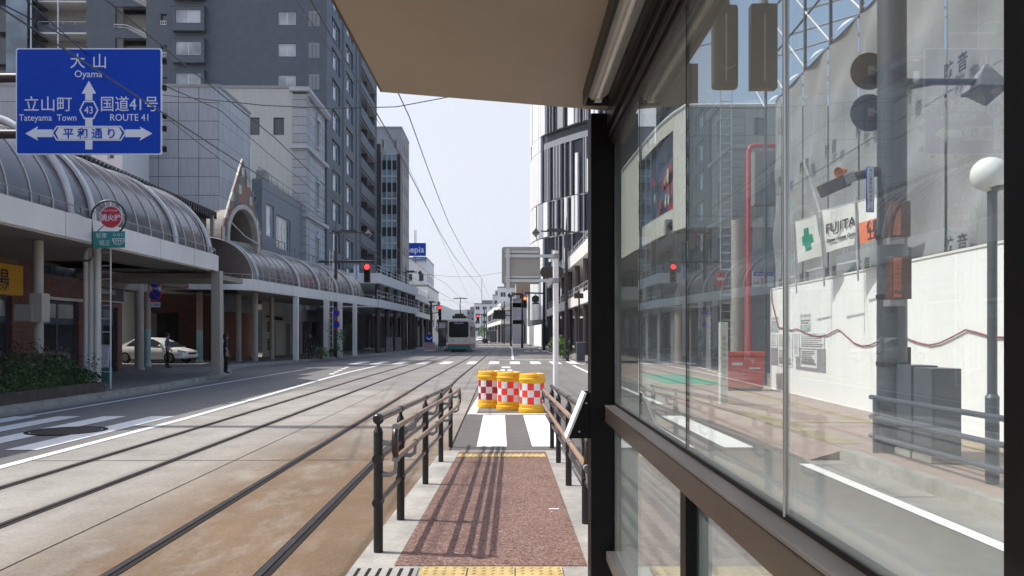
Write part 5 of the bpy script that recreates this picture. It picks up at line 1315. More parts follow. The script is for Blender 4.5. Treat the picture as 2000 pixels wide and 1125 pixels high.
for k, (px, D, lab) in enumerate(((760, 74, 'grey control cabinet under the double deck canopy, first of the pair'), (777, 78, 'grey control cabinet under the double deck canopy, second of the pair'))):
    p = P(px, 656, D); r = thing('control_cabinet', lab, 'cabinet', (p.x, p.y, .15)); m = MB(); m.box(p.x - .3, p.x + .3, p.y, p.y + .4, .25, 1.5); m.box(p.x - .34, p.x + .34, p.y - .03, p.y + .43, 1.5, 1.56); m.build('housing', 'grey_steel', r, bevel=.01); m = MB(); m.box(p.x - .35, p.x + .35, p.y - .05, p.y + .45, .15, .25); m.build('plinth', 'kerb', r)

# ---- tram stop on the left track, arrow marker, tram
SX = -7.0
st = thing('tram_stop_shelter', 'slim black framed tram stop shelter standing left of the tram', 'shelter', (SX + .9, 90, .2))
m = MB(); m.quad((SX - .75, 83.8, .22), (SX + 1.0, 83.8, .22), (SX + 1.6, 118, .22), (SX - .2, 118, .22)); m.quad((SX - .75, 83.8, 0), (SX + 1.0, 83.8, 0), (SX + 1.0, 83.8, .22), (SX - .75, 83.8, .22)); m.quad((SX + 1.0, 83.8, 0), (SX + 1.6, 118, 0), (SX + 1.6, 118, .22), (SX + 1.0, 83.8, .22)); structure(m.build('platform', 'kerb'))
xa, xb = pxx(856, 88), pxx(872, 88)
m = MB()
for x in (xa, xb - .1):
    for y in (88, 91, 94): m.box(x, x + .1, y, y + .1, .22, 3.3)
m.build('frame', 'black', st)
m = MB(); m.box(xa - .15, xb + .1, 87.8, 94.4, 3.3, 3.5); m.build('roof', 'maroon', st); m = MB(); m.box(xa + .1, xb - .1, 88.02, 88.06, 2.6, 3.25); m.build('header', 'offwhite', st)
m = MB(); m.box(xa + .02, xa + .05, 88.1, 94, .5, 2.6); m.box(xa + .1, xb - .1, 88.04, 88.07, .5, 2.55); m.build('panel', 'win', st)
p = P(838, 686, 83); am = thing('traffic_marker', 'blue arrow sign over red and white striped block at the platform head', 'sign', (p.x, p.y, 0))
m = MB(); m.obox(P(828.5, 686, 83), FU, FN, 0, 21 / 1500 * 83, -.5, 0, 0, 18 / 1500 * 83); m.build('block', 'reflect_white', am)
o_ = P(828.5, 685, 83) + FN * .003; w_ = 21 / 1500 * 83; h_ = 15 / 1500 * 83; m = MB(); o_ = o_ + UP * .12
for k in range(-3, 6):
    a = k * .29; pts = [(a, 0), (a + .15, 0), (a + .15 - h_, h_), (a - h_, h_)]; cl = []
    # clip the slanted stripe to the block
    poly = pts
    for side_, lim in ((1, 0.0), (-1, -w_)):
        out = []
        for i in range(len(poly)):
            (ax, az), (bx, bz) = poly[i], poly[(i + 1) % len(poly)]; ia, ib = side_ * ax >= lim, side_ * bx >= lim
            if ia: out.append((ax, az))
            if ia != ib:
                t = (side_ * lim - ax) / (bx - ax) if bx != ax else 0; out.append((ax + (bx - ax) * t, az + (bz - az) * t))
        poly = out
        if not poly: break
    if len(poly) > 2: m.poly([o_ + FU * a_ + UP * b_ for a_, b_ in poly])
m.build('stripes', 'dark_red', am)
m = MB(); m.obox(P(831.5, 668, 82.9), FU, FN, 0, 13.5 / 1500 * 83, 0, .04, 0, 14 / 1500 * 83); m.build('panel', 'sign_blue', am)
m = MB(); cc = P(838.2, 660, 82.9) + FN * .045
m.prism([cc + FU * a + UP * b for a, b in ((-.3, .14), (-.3, -.02), (0, -.24), (.3, -.02), (.3, .14), (0, -.08))], FN * .01); m.build('arrow', 'sign_white', am)
m = MB(); m.sphere(P(838, 652, 83), .16, 12, 8); m.build('lamp', 'grey_steel', am, True)
TD = 80.0; tcx = P(896, 656, TD).x; th = .22
tram = thing('tram', 'cream and green tram with large dark windscreen waiting on the left track', 'tram', (tcx, TD, 0))
def rbox(w, z0, z1, r, n=4): return rr(-w / 2, w / 2, z0, z1, r, n)
dirv = Vector((.012, 1, 0)).normalized(); sv_ = Vector((1, -.012, 0))
m = MB(); hw = 1.17
prof = [(-hw, .75), (hw, .75), (hw, 2.9)] + [(hw - .35 + .35 * math.cos(R(a)), 3.2 + .3 * math.sin(R(a))) for a in range(0, 91, 15)] + [(-hw + .35 - .35 * math.sin(R(a)), 3.2 + .3 * math.cos(R(a))) for a in range(0, 91, 15)]
fr0 = [Vector((tcx, TD, 0)) + sv_ * a + UP * b for a, b in prof]; 
front = [p + (Vector((tcx, TD, 1.9)) - p) * .05 - dirv * .0 for p in fr0]
m.poly(front); m.strip(front, [p + dirv * .2 for p in fr0], closed=True); m.strip([p + dirv * .2 for p in fr0], [p + dirv * 13 for p in fr0], closed=True); m.poly([p + dirv * 13 for p in fr0]); m.build('body', 'tram_cream', tram, 'auto')
m = MB(); m.obox((tcx, TD, 0), sv_, dirv, -hw - .01, hw + .01, -.02, 13, .28, .74); m.build('skirt', 'tram_green', tram, bevel=.03)
m = MB(); m.obox((tcx, TD, 0), sv_, dirv, -hw - .014, hw + .014, -.03, 13, .742, .83); m.build('stripe', 'sign_red', tram)
m = MB(); plate(m, Vector((tcx, TD, 0)), sv_, -dirv, rr(-1.02, 1.02, 1.55, 3.18, .2), .0, .03); m.build('windscreen', 'tram_glass', tram)
m = MB(); m.text('南富山駅前', Vector((tcx, TD, 2.95)) - dirv * .034, sv_, UP, .2); m.build('lettering', 'sign_white', tram)
for s in (-.62, .62):
    m = MB(); m.obox((tcx, TD, 0), sv_, -dirv, s - .18, s + .18, .0, .03, 1.14, 1.32); m.build('headlight', 'steel', tram, bevel=.02)
for k in range(7):
    m = MB(); m.obox((tcx, TD, 0), dirv, sv_, .7 + k * 1.75, 2.2 + k * 1.75, hw, hw + .012, 1.55, 2.75); m.build('side_window', 'tram_glass', tram)
m = MB(); m.obox((tcx, TD, 0), sv_, dirv, -.75, .65, 1.2, 3.4, 3.5, 3.85); m.obox((tcx, TD, 0), sv_, dirv, -.5, .4, 1.4, 3.0, 3.85, 4.05); m.build('roof_equipment', 'black', tram)
m = MB(); pc = Vector((tcx, TD + 3.5, 4.0)); m.tube([pc, pc + UP * .9 - dirv * .7, pc + UP * 1.75], .05, 6); m.tube([pc + UP * 1.75 - sv_ * .75, pc + UP * 1.8, pc + UP * 1.75 + sv_ * .75], .05, 6); m.build('pantograph', 'black', tram)
m = MB(); m.obox((tcx, TD, 0), sv_, dirv, -.8, .8, .3, 12.5, .05, .28); m.build('bogie', 'black', tram)
for s in (-1.28, 1.28):
    m = MB(); m.obox((tcx, TD, 0), sv_, dirv, s - .06, s + .06, .1, .2, 2.2, 2.6); m.build('mirror', 'black', tram)
# ================================================================ OVERHEAD WIRES
def wire(label, pts, r=.012, sag=0.0, group='overhead tram wires', name='overhead_wire', bendit=False):
    P_ = [Vector(p) for p in pts]; out = []
    for a, b in zip(P_, P_[1:]):
        n = max(2, int((b - a).length / 4)); 
        for i in range(n): t = i / n; q = a.lerp(b, t); q.z -= sag * 4 * t * (1 - t); out.append(q)
    out.append(P_[-1])
    if bendit: out = [Vector((p.x + bend(p.y), p.y, p.z)) for p in out]
    m = MB(); m.tube(out, r, 5); return tag(m.build(name, 'black', None, True), label, 'wire', group)
def span_pts(x, ylist, z): return [(x + (.12 if i % 2 else -.12), y, z) for i, y in enumerate(ylist)]
YS = [-14, 16.3, 40, 62, 85, 108, 135]
wire('left one of two thin overhead wires above the platform side track', span_pts(-2.35, YS, 5.75), .011, bendit=True)
wire('right one of two thin overhead wires above the platform side track', span_pts(-2.05, YS, 6.35), .011, .12, bendit=True)
wire('lower thin overhead wire above the far tram track, crossing the blue sign', span_pts(-5.0, YS, 4.95), .011, bendit=True)
wire('upper thin overhead wire above the far tram track, passing the tower', span_pts(-4.9, YS, 5.9), .011, .12, bendit=True)
SG = 'span wires across the street'
for y, zc, zl, zr, lab in ((16.3, 6.55, 7.6, 8.2, 'span wire crossing in front of the white building and blue tower'), (62, 6.5, 7.3, 7.8, 'span wire crossing the open sky above the barrels and tram'), (108, 6.3, 7.2, 7.3, 'farthest thin span wire above the tram')):
    wire(lab, [(-14.5 if y < 40 else -11.2, y, zl), (-5.0 + bend(y), y, zc + .02), (-2.2 + bend(y), y, zc), (5.0, y + .5, zr)], .010, .05, SG)
wire('long dark feeder wire sagging from the tower roof edge down the street', [P(-40, -15, 13), P(430, 215, 24), P(590, 352, 42), P(800, 545, 95)], .014, .1)
wire('thin dark cable sloping along the grey panels toward the lamp pole', [P(-60, -100, 11), P(316, 222, 20), P(520, 372, 36), P(740, 490, 60)], .012, .1)
wire('thin cable running down from the tower front to the lamp pole', [P(575, -5, 20), P(690, 160, 30), P(800, 330, 52), P(915, 580, 120)], .011, .05)

# ================================================================ PLATFORM: RAILINGS, BARRELS, SHELTER
def pv(X, D, h): return CF(X, D, plat_z(D) + h)
def guard(label, X, side, posts, y_a, y_b, grips):
    root = thing('platform_railing', label, 'railing', pv(X, (y_a + y_b) / 2, 0), 'railings of the platform ramp')
    def flare(D): return 0.0
    for D in posts:
        m = MB(); m.cyl(pv(X, D, -.02), pv(X, D, .84), .033, n=16); m.cyl(pv(X, D, .84), pv(X, D, .875), .034, .02, 16); m.cyl(pv(X, D, .86), pv(X, D, .93), .014, n=8); m.build('post', 'black', root, 'auto')
    Ds = [y_a] + [d for d in posts if y_a < d < y_b] + [y_b]
    m = MB(); m.tube([pv(X, D, .93) for D in Ds], .024, 12); m.sphere(pv(X, y_a, .93), .04, 12, 8); m.build('top_rail', 'railing', root, 'auto')
    for h, nm in ((.655, 'middle_rail'), (.35, 'lower_rail')):
        m = MB(); m.tube([pv(X, D, h) for D in Ds], .020, 10); m.build(nm, 'railing', root, 'auto')
    for D in posts:
        for h in (.655, .35): m = MB(); m.cyl(pv(X, D - .05, h), pv(X, D + .05, h), .036, n=12); m.build('clamp', 'black', root, 'auto')
        m = MB(); m.cyl(pv(X, D - .06, .93), pv(X, D + .06, .93), .028, n=12); m.build('clamp', 'black', root, 'auto')
    Xg = X + side * .125; a, b = grips
    for h, nm in ((.875, 'upper_handgrip'), (.655, 'lower_handgrip')):
        m = MB(); m.tube([pv(Xg, a + (b - a) * t / 8, h) for t in range(9)], .021, 12); m.build(nm, 'handgrip', root, 'auto')
    for e, s in ((a, -1), (b, 1)):
        m = MB(); m.tube([pv(Xg, e + s * .11 * math.cos(R(t)) + 0 * s, .765 + .11 * math.sin(R(t))) for t in range(-90, 91, 15)], .022, 12); m.build('end_loop', 'railing', root, 'auto')
    for D in posts:
        if a - .3 < D < b + .3:
            for h in (.655, .875):
                m = MB(); m.cyl(pv(Xg, D - .03, h), pv(Xg, D + .03, h), .026, n=12)
                m.tube([pv(X + side * .03, D, h - .11), pv(X + side * .08, D, h - .115), pv(X + side * .118, D, h - .09), pv(Xg, D, h - .02)], [.02, .018, .016, .014], 8)
                m.build('bracket', 'grey_steel', root, 'auto')
guard('left dark railing with brown handgrips along the platform ramp beside the rails', -.935, 1, (5.37, 6.45, 8.3, 10.1, 11.7), 5.37, 11.95, (5.42, 11.8))
guard('right dark railing with brown handgrips running behind the black shelter post', .605, -1, (4.9, 6.3, 8.2, 10.0, 11.6), 4.9, 11.8, (5.0, 11.7))

def barrel(label, px, py, D, redm, rot):
    c = P(px, py, D); c.z = .006; root = thing('crash_barrel', label, 'barrel', c, 'crash barrels at the platform head', 0)
    r = .292
    m = MB(); m.lathe([(.25, 0), (r + .012, 0), (r + .016, .03), (r + .012, .09), (r - .012, .105), (r - .008, .13), (r - .004, .17), (r - .012, .185), (r - .012, .655), (r - .004, .67), (r - .004, .71), (r + .008, .72), (r + .008, .75), (r - .012, .765), (r - .012, .835), (r - .02, .853), (r - .06, .862), (r - .07, .85), (0, .846)], c, 40); m.build('body', 'barrel', root, 'auto')
    m = MB(); n = 12; K = 5
    for row in range(3):
        for i in range(n):
            z0, z1 = .192 + row * .152, .192 + (row + 1) * .152; rr_ = r - .009
            for k in range(K):
                a, b = rot + 2 * math.pi * (i + k / K) / n, rot + 2 * math.pi * (i + (k + 1) / K) / n
                m.quad(c + Vector((rr_ * math.cos(a), rr_ * math.sin(a), z0)), c + Vector((rr_ * math.cos(b), rr_ * math.sin(b), z0)), c + Vector((rr_ * math.cos(b), rr_ * math.sin(b), z1)), c + Vector((rr_ * math.cos(a), rr_ * math.sin(a), z1)), (i + row) % 2)
    m.build('checker_band', [redm, 'reflect_white'], root, True)
    m = MB()
    for k in range(3):
        t = rot + 2.1 * k + .6; u = Vector((-math.sin(t), math.cos(t), 0)); n_ = Vector((math.cos(t), math.sin(t), 0)); m.obox(c + UP * .78, u, n_, -.055, .055, r - .02, r + .012, 0, .052)
    m.lathe([(.05, .848), (.05, .87), (.04, .875), (0, .875)], c + Vector((.05, -.05, 0)), 14); m.build('lid_catch', 'barrel_dark', root)
    return root
M['barrel_dark'] = pm('barrel_lid', (.62, .28, .012), .45, var=.06)
barrel('yellow crash barrel with orange red and white checks, right one of three', 1039.5, 806, 17.1, 'orange_red', .1)
barrel('yellow crash barrel with orange red and white checks, middle one of three', 995, 801, 17.75, 'orange_red', .33)
barrel('yellow crash barrel with faded dark red and white checks, left one of three', 957, 797, 18.3, 'dark_red', .2)

sh = thing('tram_shelter', 'dark framed glass tram stop shelter with beige soffit over the camera', 'shelter', CF(.6, 2.6, .2))
def sbox(name, mat, *b, bevel=0.0, parent=None):
    m = MB(TC); m.box(*b); return m.build(name, mat, parent or sh, bevel=bevel)
sbox('post', 'shelter_black', .468, .602, 4.55, 4.74, .2, 3.02, bevel=.004)
sbox('post', 'shelter_black', .55, .74, .66, .862, .2, 3.06, bevel=.004)
sbox('post', 'shelter_black', .468, .602, -3.2, -3.0, .2, 3.06)
M['grey_green'] = pm('dark_green_grey_channel', (.03, .04, .042), .3, .3, var=.1)
sbox('corner_channel', 'grey_green', .603, .645, 4.53, 4.74, .2, 2.84)
m = MB(TC); m.box(.55, .604, .865, 4.535, 1.192, 1.276); m.build('beam', 'bronze', sh, bevel=.004)
sbox('beam_cap', 'bench_top', .548, .634, .866, 4.54, 1.279, 1.292, bevel=.003)
sbox('glass_channel', 'shelter_black', .603, .634, .866, 4.53, 1.293, 1.306)
sbox('lower_rail', 'bench_top', .555, .640, .866, 4.53, .375, .432, bevel=.005)
sbox('mullion', 'shelter_black', .565, .601, 2.50, 2.58, .2, 1.19)
sbox('mullion', 'grey_green', .602, .64, 2.50, 2.56, .2, 1.19)  # solid grey-green strip standing in for a reflection in the glass
m = MB(TC); m.box(.585, .66, .866, 4.545, 2.835, 2.93); m.box(.56, .70, .864, 4.548, 2.934, 3.04); m.box(.57, .584, .866, 4.545, 2.86, 2.9); 
M['bronze_dark'] = pm('dark_bronze', (.022, .017, .014), .42, .2, var=.2)
m.build('top_beam', 'bronze_dark', sh, bevel=.004)
JD = [.868, 1.70, 2.68, 3.66, 4.53]
for a, b in zip(JD, JD[1:]):
    sbox('upper_pane', 'glass', .608, .618, a + .004, b - .004, 1.300, 2.84)
for a, b in ((.868, 2.50), (2.58, 4.53)): sbox('lower_pane', 'glass', .608, .618, a + .004, b - .004, .433, 1.192)
m = MB(TC); m.cyl((.606, 1.70, 1.3), (.606, 1.70, 2.84), .0062, n=10); m.build('joint_rod', 'steel', sh, True)
for d in (2.68, 3.66):
    m = MB(TC); m.box(.607, .619, d - .0035, d + .0035, 1.300, 2.84); m.build('pane_seal', 'rail_dark', sh)
m = MB(TC)
zc = lambda X: 3.16 - (X + .775) * .083
A = [(-.775, zc(-.775)), (.86, zc(.86)), (.86, zc(.86) + .2), (-.775, zc(-.775) + .14)]
m.prism([(x, -3.6, z) for x, z in A], (0, 8.2, 0)); m.build('roof', 'soffit', sh, bevel=.004)
m = MB(TC); m.prism([(-.79, -3.6, zc(-.775) + .005), (-.776, -3.6, zc(-.775) + .005), (-.776, -3.6, zc(-.775) + .16), (-.79, -3.6, zc(-.775) + .16)], (0, 8.215, 0)); m.prism([(-.776, 4.602, zc(-.776) + .005), (.875, 4.602, zc(.875) + .005), (.875, 4.602, zc(.875) + .22), (-.776, 4.602, zc(-.776) + .16)], (0, .014, 0)); m.build('roof_trim', 'bronze', sh)
lf = MB(TC); lf.box(.392, .408, .3, 4.26, 2.975, 3.055); lf.box(.532, .556, .3, 4.26, 2.975, 3.055); lf.box(.408, .532, 4.245, 4.26, 2.975, 3.055); lo_ = lf.build('light_housing', 'bronze_dark', sh)
m = MB(TC); m.add([(.409, .3, 3.035), (.44, .3, 3.004), (.49, .3, 3.004), (.531, .3, 3.035), (.409, 4.244, 3.035), (.44, 4.244, 3.004), (.49, 4.244, 3.004), (.531, 4.244, 3.035)], [(0, 1, 5, 4), (1, 2, 6, 5), (2, 3, 7, 6)]); m.build('reflector', 'white', lo_)
m = MB(TC); m.cyl((.466, .4, 2.985), (.466, 4.12, 2.985), .0145, n=12); m.build('tube', 'globe', lo_, True)
for y_ in (.36, 4.15): m = MB(TC); m.box(.448, .484, y_ - .02, y_ + .02, 2.965, 3.003); m.build('lamp_holder', 'white', lo_)
ip = thing('map_panel', 'slanted white map panel on black side plates fixed to the shelter post', 'panel', CF(.40, 4.7, 1.1))
m = MB(TC); m.prism([(.335, 4.57, 1.09), (.468, 4.57, 1.09), (.468, 4.57, 1.36), (.445, 4.57, 1.36)], (0, .016, 0)); m.build('side_plate', 'shelter_black', ip); m = MB(TC); m.prism([(.335, 4.73, 1.09), (.468, 4.73, 1.09), (.468, 4.73, 1.36), (.445, 4.73, 1.36)], (0, .016, 0)); m.build('side_plate', 'shelter_black', ip)
m = MB(TC); m.prism([(.322, 4.56, 1.088), (.432, 4.56, 1.362), (.444, 4.56, 1.358), (.334, 4.56, 1.084)], (0, .20, 0)); m.build('board', 'white', ip)
m = MB(TC); m.cyl((.442, 4.566, 1.30), (.442, 4.572, 1.30), .006, n=8); m.cyl((.40, 4.566, 1.13), (.40, 4.572, 1.13), .006, n=8); m.build('screw', 'steel', ip)

# ================================================================ RIGHT SIDE, SEEN PAST THE SHELTER
D = 22.0; b = P(1085.5, 656, D); sp_ = thing('road_sign', 'back of a grey road sign on a white pole behind the barrels', 'road sign', (b.x, b.y, 0))
m = MB(); m.cyl((b.x, b.y, 0), (b.x, b.y, EYE + 166 / 1500 * D), .083, n=18); m.build('pole', 'white', sp_, 'auto')
m = MB(); m.cyl((b.x, b.y, 0), (b.x, b.y, .02), .15, n=16); m.build('base_plate', 'galv', sp_)
o_ = P(980, 555, D) - FN * .0; Wp, Hp = 75 / 1500 * D, 73 / 1500 * D
m = MB(); plate(m, o_, FU, FN, rr(0, Wp, 0, Hp, .07), -.02, .0); plate(m, o_, FU, FN, rr(.03, Wp - .03, .03, Hp - .03, .05), .0, .006); m.build('panel', 'signback', sp_, bevel=.004)
m = MB()
for py, h in ((500.5, .085), (548.5, .085)): m.obox(P(986, py, D), FU, FN, 0, 100 / 1500 * D, .03, .075, -h / 2, h / 2)
for py in (492, 541): m.obox(P(986, py, D), FU, FN, 0, 66 / 1500 * D, .007, .04, -.03, .03)
m.obox(P(988.5, 565, D), FU, FN, 0, .1, .045, .1, 0, 79 / 1500 * D); m.build('arm', 'galv', sp_)
m = MB()
for py in (500.5, 548.5): m.cyl((b.x, b.y, P(0, py, D).z - .07), (b.x, b.y, P(0, py, D).z + .07), .098, n=16)
for py in (492, 501, 541, 549):
    for px in (984, 999, 1079): disc(m, P(px, py, D) + FN * .08, .018, FN, .012, seg=10)
m.build('clamp', 'grey_steel', sp_)

RG = 'double deck canopies on dark posts along the right pavement'
deck('white double deck canopy on brown posts along the right pavement', 6.55, 54, 101, 1, (4.25, 5.15), (7.95, 9.0), 6.0, RG, (55.5, 62, 68.5, 75, 82, 89, 96, 100.5), x_end=6.15)
# shop windows under that canopy
gs = thing('shop_building', 'shop front with pale green window panes under the right canopy', 'building', (12.7, 75, .15))
m = MB(); facade(m, (12.3, 54, 0), YA, -XA, (0, 47), (.15, 8), [(1 + k * 4.6, 4.8 + k * 4.6, .6, 3.4) for k in range(10)] + [(1 + k * 4.6, 4.8 + k * 4.6, 5.4, 7.4) for k in range(10)], .3); m.quad((12.3, 54, .15), (26, 54, .15), (26, 54, 8), (12.3, 54, 8)); m.quad((12.3, 54, 8), (12.3, 101, 8), (26, 101, 8), (26, 54, 8)); m.build('wall', 'bluegrey', gs)
M['win_green'] = window_glass('green_window', (.12, .26, .24), .1)
for k in range(10):
    window(gs, (12.3, 54, 0), YA, -XA, 1 + k * 4.6, 4.8 + k * 4.6, .6, 3.4, .2, 2, 1, .08, 'frame_white', 'win_green'); window(gs, (12.3, 54, 0), YA, -XA, 1 + k * 4.6, 4.8 + k * 4.6, 5.4, 7.4, .2, 2, 1, .08, 'frame_dark', 'win')
# fin clad tower
ft = thing('fin_tower', 'curved tower clad in staggered white vertical fins above the right canopy', 'building', (12, 128, 0))
pl = [(6.3, 148), (5.85, 139.5), (6.3, 135.5), (7.0, 132.3), (8.0, 129.5), (10.2, 126), (12.8, 122.5), (15.6, 119.2), (18.6, 116)]
pl = resample([(x, y, 0) for x, y in pl], .9); TN = [-n for n in normals([pl[i] for i in range(len(pl))])]
TN = [(n if n.x < 0 or n.y < 0 else -n) for n in TN]
m = MB(); m.strip([p + UP * .1 for p in pl], [p + UP * 43 for p in pl]); m.poly([p + UP * 43 for p in pl] + [Vector((30, 116, 43)), Vector((30, 146, 43))]); m.quad((30, 116, 0), (30, 116, 43), (18.6, 116, 43), (18.6, 116, 0)); m.build('glass_wall', 'fin_dark', ft)
bands = [(4.5, 12.4), (12.6, 18.2), (18.4, 24.2), (24.4, 33.2), (35.8, 43.2), (33.3, 35.7)]
random.seed(21)
wf, gf, lf_ = MB(), MB(), MB()
for bi, (za, zb_) in enumerate(bands):
    i = 0
    while i < len(pl) - 2:
        if bi == 5 and pl[i].y < 132: break
        k = random.choice((1, 1, 1, 2)); a, b_ = pl[i], pl[min(i + k, len(pl) - 1)]; n = TN[i]; q = random.random()
        left = a.y > 132
        prob = .95 if left else (.5 if bi != 2 else .62)
        if bi == 1 and not left: prob = .34
        if bi == 3 and not left: prob = .4
        z0 = za + random.choice((0, 0, .0, 1.5)) * (bi in (1, 3)) * (not left); z1 = zb_ - random.choice((0, 0, 2.2, 3.6)) * (bi in (1, 3)) * (not left)
        t = (b_ - a).normalized(); L = (b_ - a).length
        if q < prob: (wf if random.random() < .86 else gf).obox(a, t, n, .05, L * .93 - .05 - (.0 if left else .12), .02, .42, z0, z1)
        else:
            gf.obox(a, t, n, .0, .12, .02, .3, za, zb_)
            if random.random() < .35: gf.obox(a, t, n, L - .35, L - .1, .02, .4, za, zb_)
        i += k + (0 if random.random() < .72 or left else 1)
wf.build('white_fins', 'fin_white', ft); gf.build('grey_fins', 'fin_grey', ft)
PR = [(p, n) for p, n in zip(pl, TN) if p.y < 130.5]
m = MB(); m.strip([p + n * .6 + UP * 35.6 for p, n in PR], [p - n * 1.5 + UP * 35.6 for p, n in PR]); m.build('overhang', 'fin_grey', ft)
m = MB(); m.strip([p + n * .25 + UP * 33.2 for p, n in PR], [p + n * .25 + UP * 34.2 for p, n in PR]); m.build('glass_balustrade', 'bluegrey', ft)
for z in (12.4, 18.2, 24.2):
    m = MB(); m.strip([p + n * .03 + UP * z for p, n in zip(pl, TN)], [p + n * .03 + UP * (z + .2) for p, n in zip(pl, TN)]); m.build('ledge', 'fin_grey', ft)
# right street furniture
lampR, bR = fancy_lamp('street_lamp', 'dark street lamp pole with lantern arm at the right kerb by the plants', 1106, 53, EYE + 232 / 1500 * 53, -1, 1.75, EYE + 203 / 1500 * 53, GL)
sb = thing('sign_back', 'brown lozenge shaped sign back on the right street lamp pole', 'road sign', P(1078, 531, 52.7))
m = MB(); plate(m, P(1055, 543, 52.7), FU, FN, rr(0, 1.62, 0, .8, .38, 8), 0, .05); m.build('panel', 'brown_steel', sb); m = MB(); m.obox(P(1055, 536, 52.7), FU, FN, .1, 1.75, .05, .1, -.04, .04); m.obox(P(1055, 526, 52.7), FU, FN, .1, 1.75, .05, .1, -.04, .04); m.build('arm', 'dark_steel', sb)
signal('amber red traffic signal on the long right arm beside a round black disc', 1025.5, 590, 82, 'orange_lamp', h=1.25, w=.40)
b = P(1062.5, 656, 82); rp = thing('signal_post', 'tall black signal post with long arm holding the amber red signal, right side', 'post', (b.x, b.y, .15))
m = MB(); z = EYE + 83 / 1500 * 82; e = P(1025, 573, 82); m.cyl((b.x, b.y, .15), (b.x, b.y, z + 2.6), .17, .12, 12); m.cyl((b.x, b.y, z), (e.x, e.y, z + .06), .08, n=8); m.cyl((e.x, e.y, z), (e.x, e.y, z - .4), .03, n=6); m.build('mast', 'black', rp, True)
m = MB(); c = P(1046, 584, 82); disc(m, c, .4, FN, .06); m.cyl(c - FN * .02, c - FN * .02 + UP * .7, .03, n=6); m.build('disc', 'black', rp); m = MB(); m.obox(P(1040, 594, 82), FU, FN, 0, .7, 0, .06, 0, .16); m.build('plate', 'black', rp)
p = P(1100, 700, 54); shrub('shrub', 'bright green leafy plant at the right kerb by the brown lamp pole', (p.x, p.y, .15), .75, .9, 1.25, 1300, .085, ('leaf_bright', 'leaf_bright', 'leaf_mid'))
p = P(1092, 694, 58); shrub('shrub', 'second bright green plant behind the brown lamp pole', (p.x, p.y, .15), .5, .7, 1.6, 900, .085, ('leaf_bright', 'leaf_mid'))
D = 45; p = P(1134, 708, D); cb = thing('control_cabinet', 'dark grey control cabinet beside the black shelter post, by the plants', 'cabinet', (p.x, p.y, .15))
m = MB(); m.box(p.x - .24, p.x + .24, p.y - .2, p.y + .2, .25, 1.3); m.build('housing', 'pole_blue', cb, bevel=.01); m = MB(); m.box(p.x - .26, p.x + .26, p.y - .22, p.y + .22, 1.302, 1.35); m.build('cap', 'grey_steel', cb); m = MB(); m.box(p.x - .26, p.x + .26, p.y - .22, p.y + .22, .15, .248); m.build('trim', 'grey_steel', cb)
p = P(1118, 706, 47); rl = thing('guard_rail', 'small dark guard rail between the bright plants and grey cabinet', 'railing', (p.x, p.y, .15)); m = MB()
for z in (.45, .8): m.tube([(p.x - .3, p.y - .6, z), (p.x - .3, p.y + .9, z)], .03, 6)
for y in (-.6, .15, .9): m.cyl((p.x - .3, p.y + y, .15), (p.x - .3, p.y + y, .85), .04, n=8)
m.build('frame', 'black', rl, True)
for px, D, h, lab in ((1131, 47, 4.0, 'thin dark post with small top box in front of the right canopy'),):
    b = P(px, 656, D); r = thing('thin_post', lab, 'post', (b.x, b.y, .15)); m = MB(); m.cyl((b.x, b.y, .15), (b.x, b.y, h + .5), .07, .05, 10); m.build('mast', 'dark_steel', r, True); m = MB(); m.box(b.x - .3, b.x + .25, b.y - .15, b.y + .15, h, h + .3); m.build('box', 'brown_steel', r)
# far right row
def rb(lab, px, D, depth, py, mt, rows, cols, sc_, w=10, **k): return block('far_building', lab, pxx(px, D), pxx(px, D) + w, D, D + depth, EYE + (656 - py) / 1500 * D, mt, rows, cols, sc_, street='x0', roofbits=k.pop('roofbits', True), **k)
M['lilac'] = grid_mat('lilac_tile', (.30, .31, .38), (.22, .22, .28), 1.6, 1.2, 'x', .05, .5, .1); M['pale_blue'] = pm('pale_blue_wall', (.32, .44, .55), .6, var=.06)
M['brown_wall'] = pm('brown_wall', (.32, .22, .15), .8, var=.1)
rb('pale lilac tiled block above a white canopy, right of the street end', 1001, 165, 10, 586, 'lilac', 1, 1, 2, 5.6, z0=30, roofbits=False)
rb('tall concrete block squeezed beside the fin tower, right row', 1031, 158, 14, 578, 'cream_wall', 2, 2, 2, 10, z0=4, wfrac=.3)
rb('brown topped block rising behind the lilac tiled block', 1008, 205, 14, 553, 'brown_wall', 4, 3, 3, 9, z0=5, wfrac=.4)
rb('white house like block with dark flat roof and two windows', 972, 235, 16, 562, 'white', 4, 3, 3, 10, z0=4, wfrac=.5)
rb('narrow white and blue tower block beyond the white house block', 962, 290, 18, 577, 'white', 6, 2, 4, 5, z0=4, wfrac=.5, sidemat='pale_blue')
fb = rb('wide white office block with roof mast closing the street end', 926, 350, 30, 594, 'white', 5, 5, 4, 16, z0=4, wfrac=.6)
m = MB(); q = P(941, 580, 360); m.cyl((q.x, q.y, 14), (q.x, q.y, EYE + 112 / 1500 * 360), .12, n=6); m.build('mast', 'grey_steel', fb)
rb('low grey block on the left of the wide white office block', 912, 430, 20, 606, 'sage2', 4, 4, 3, 8, z0=4)
deck('far white two level canopy on the right at the street end', pxx(978, 165), 165, 235, 1, (4.25, 5.1), (7.8, 8.8), 5.0, RG, (166, 180, 194, 208, 222, 234), x_end=pxx(952, 235))
p0, p1 = P(1058, 656, 112), P(1031, 656, 142); ho = thing('site_hoarding', 'plain white site hoarding at the foot of the fin tower', 'fence', (p0.x, p0.y, 0))
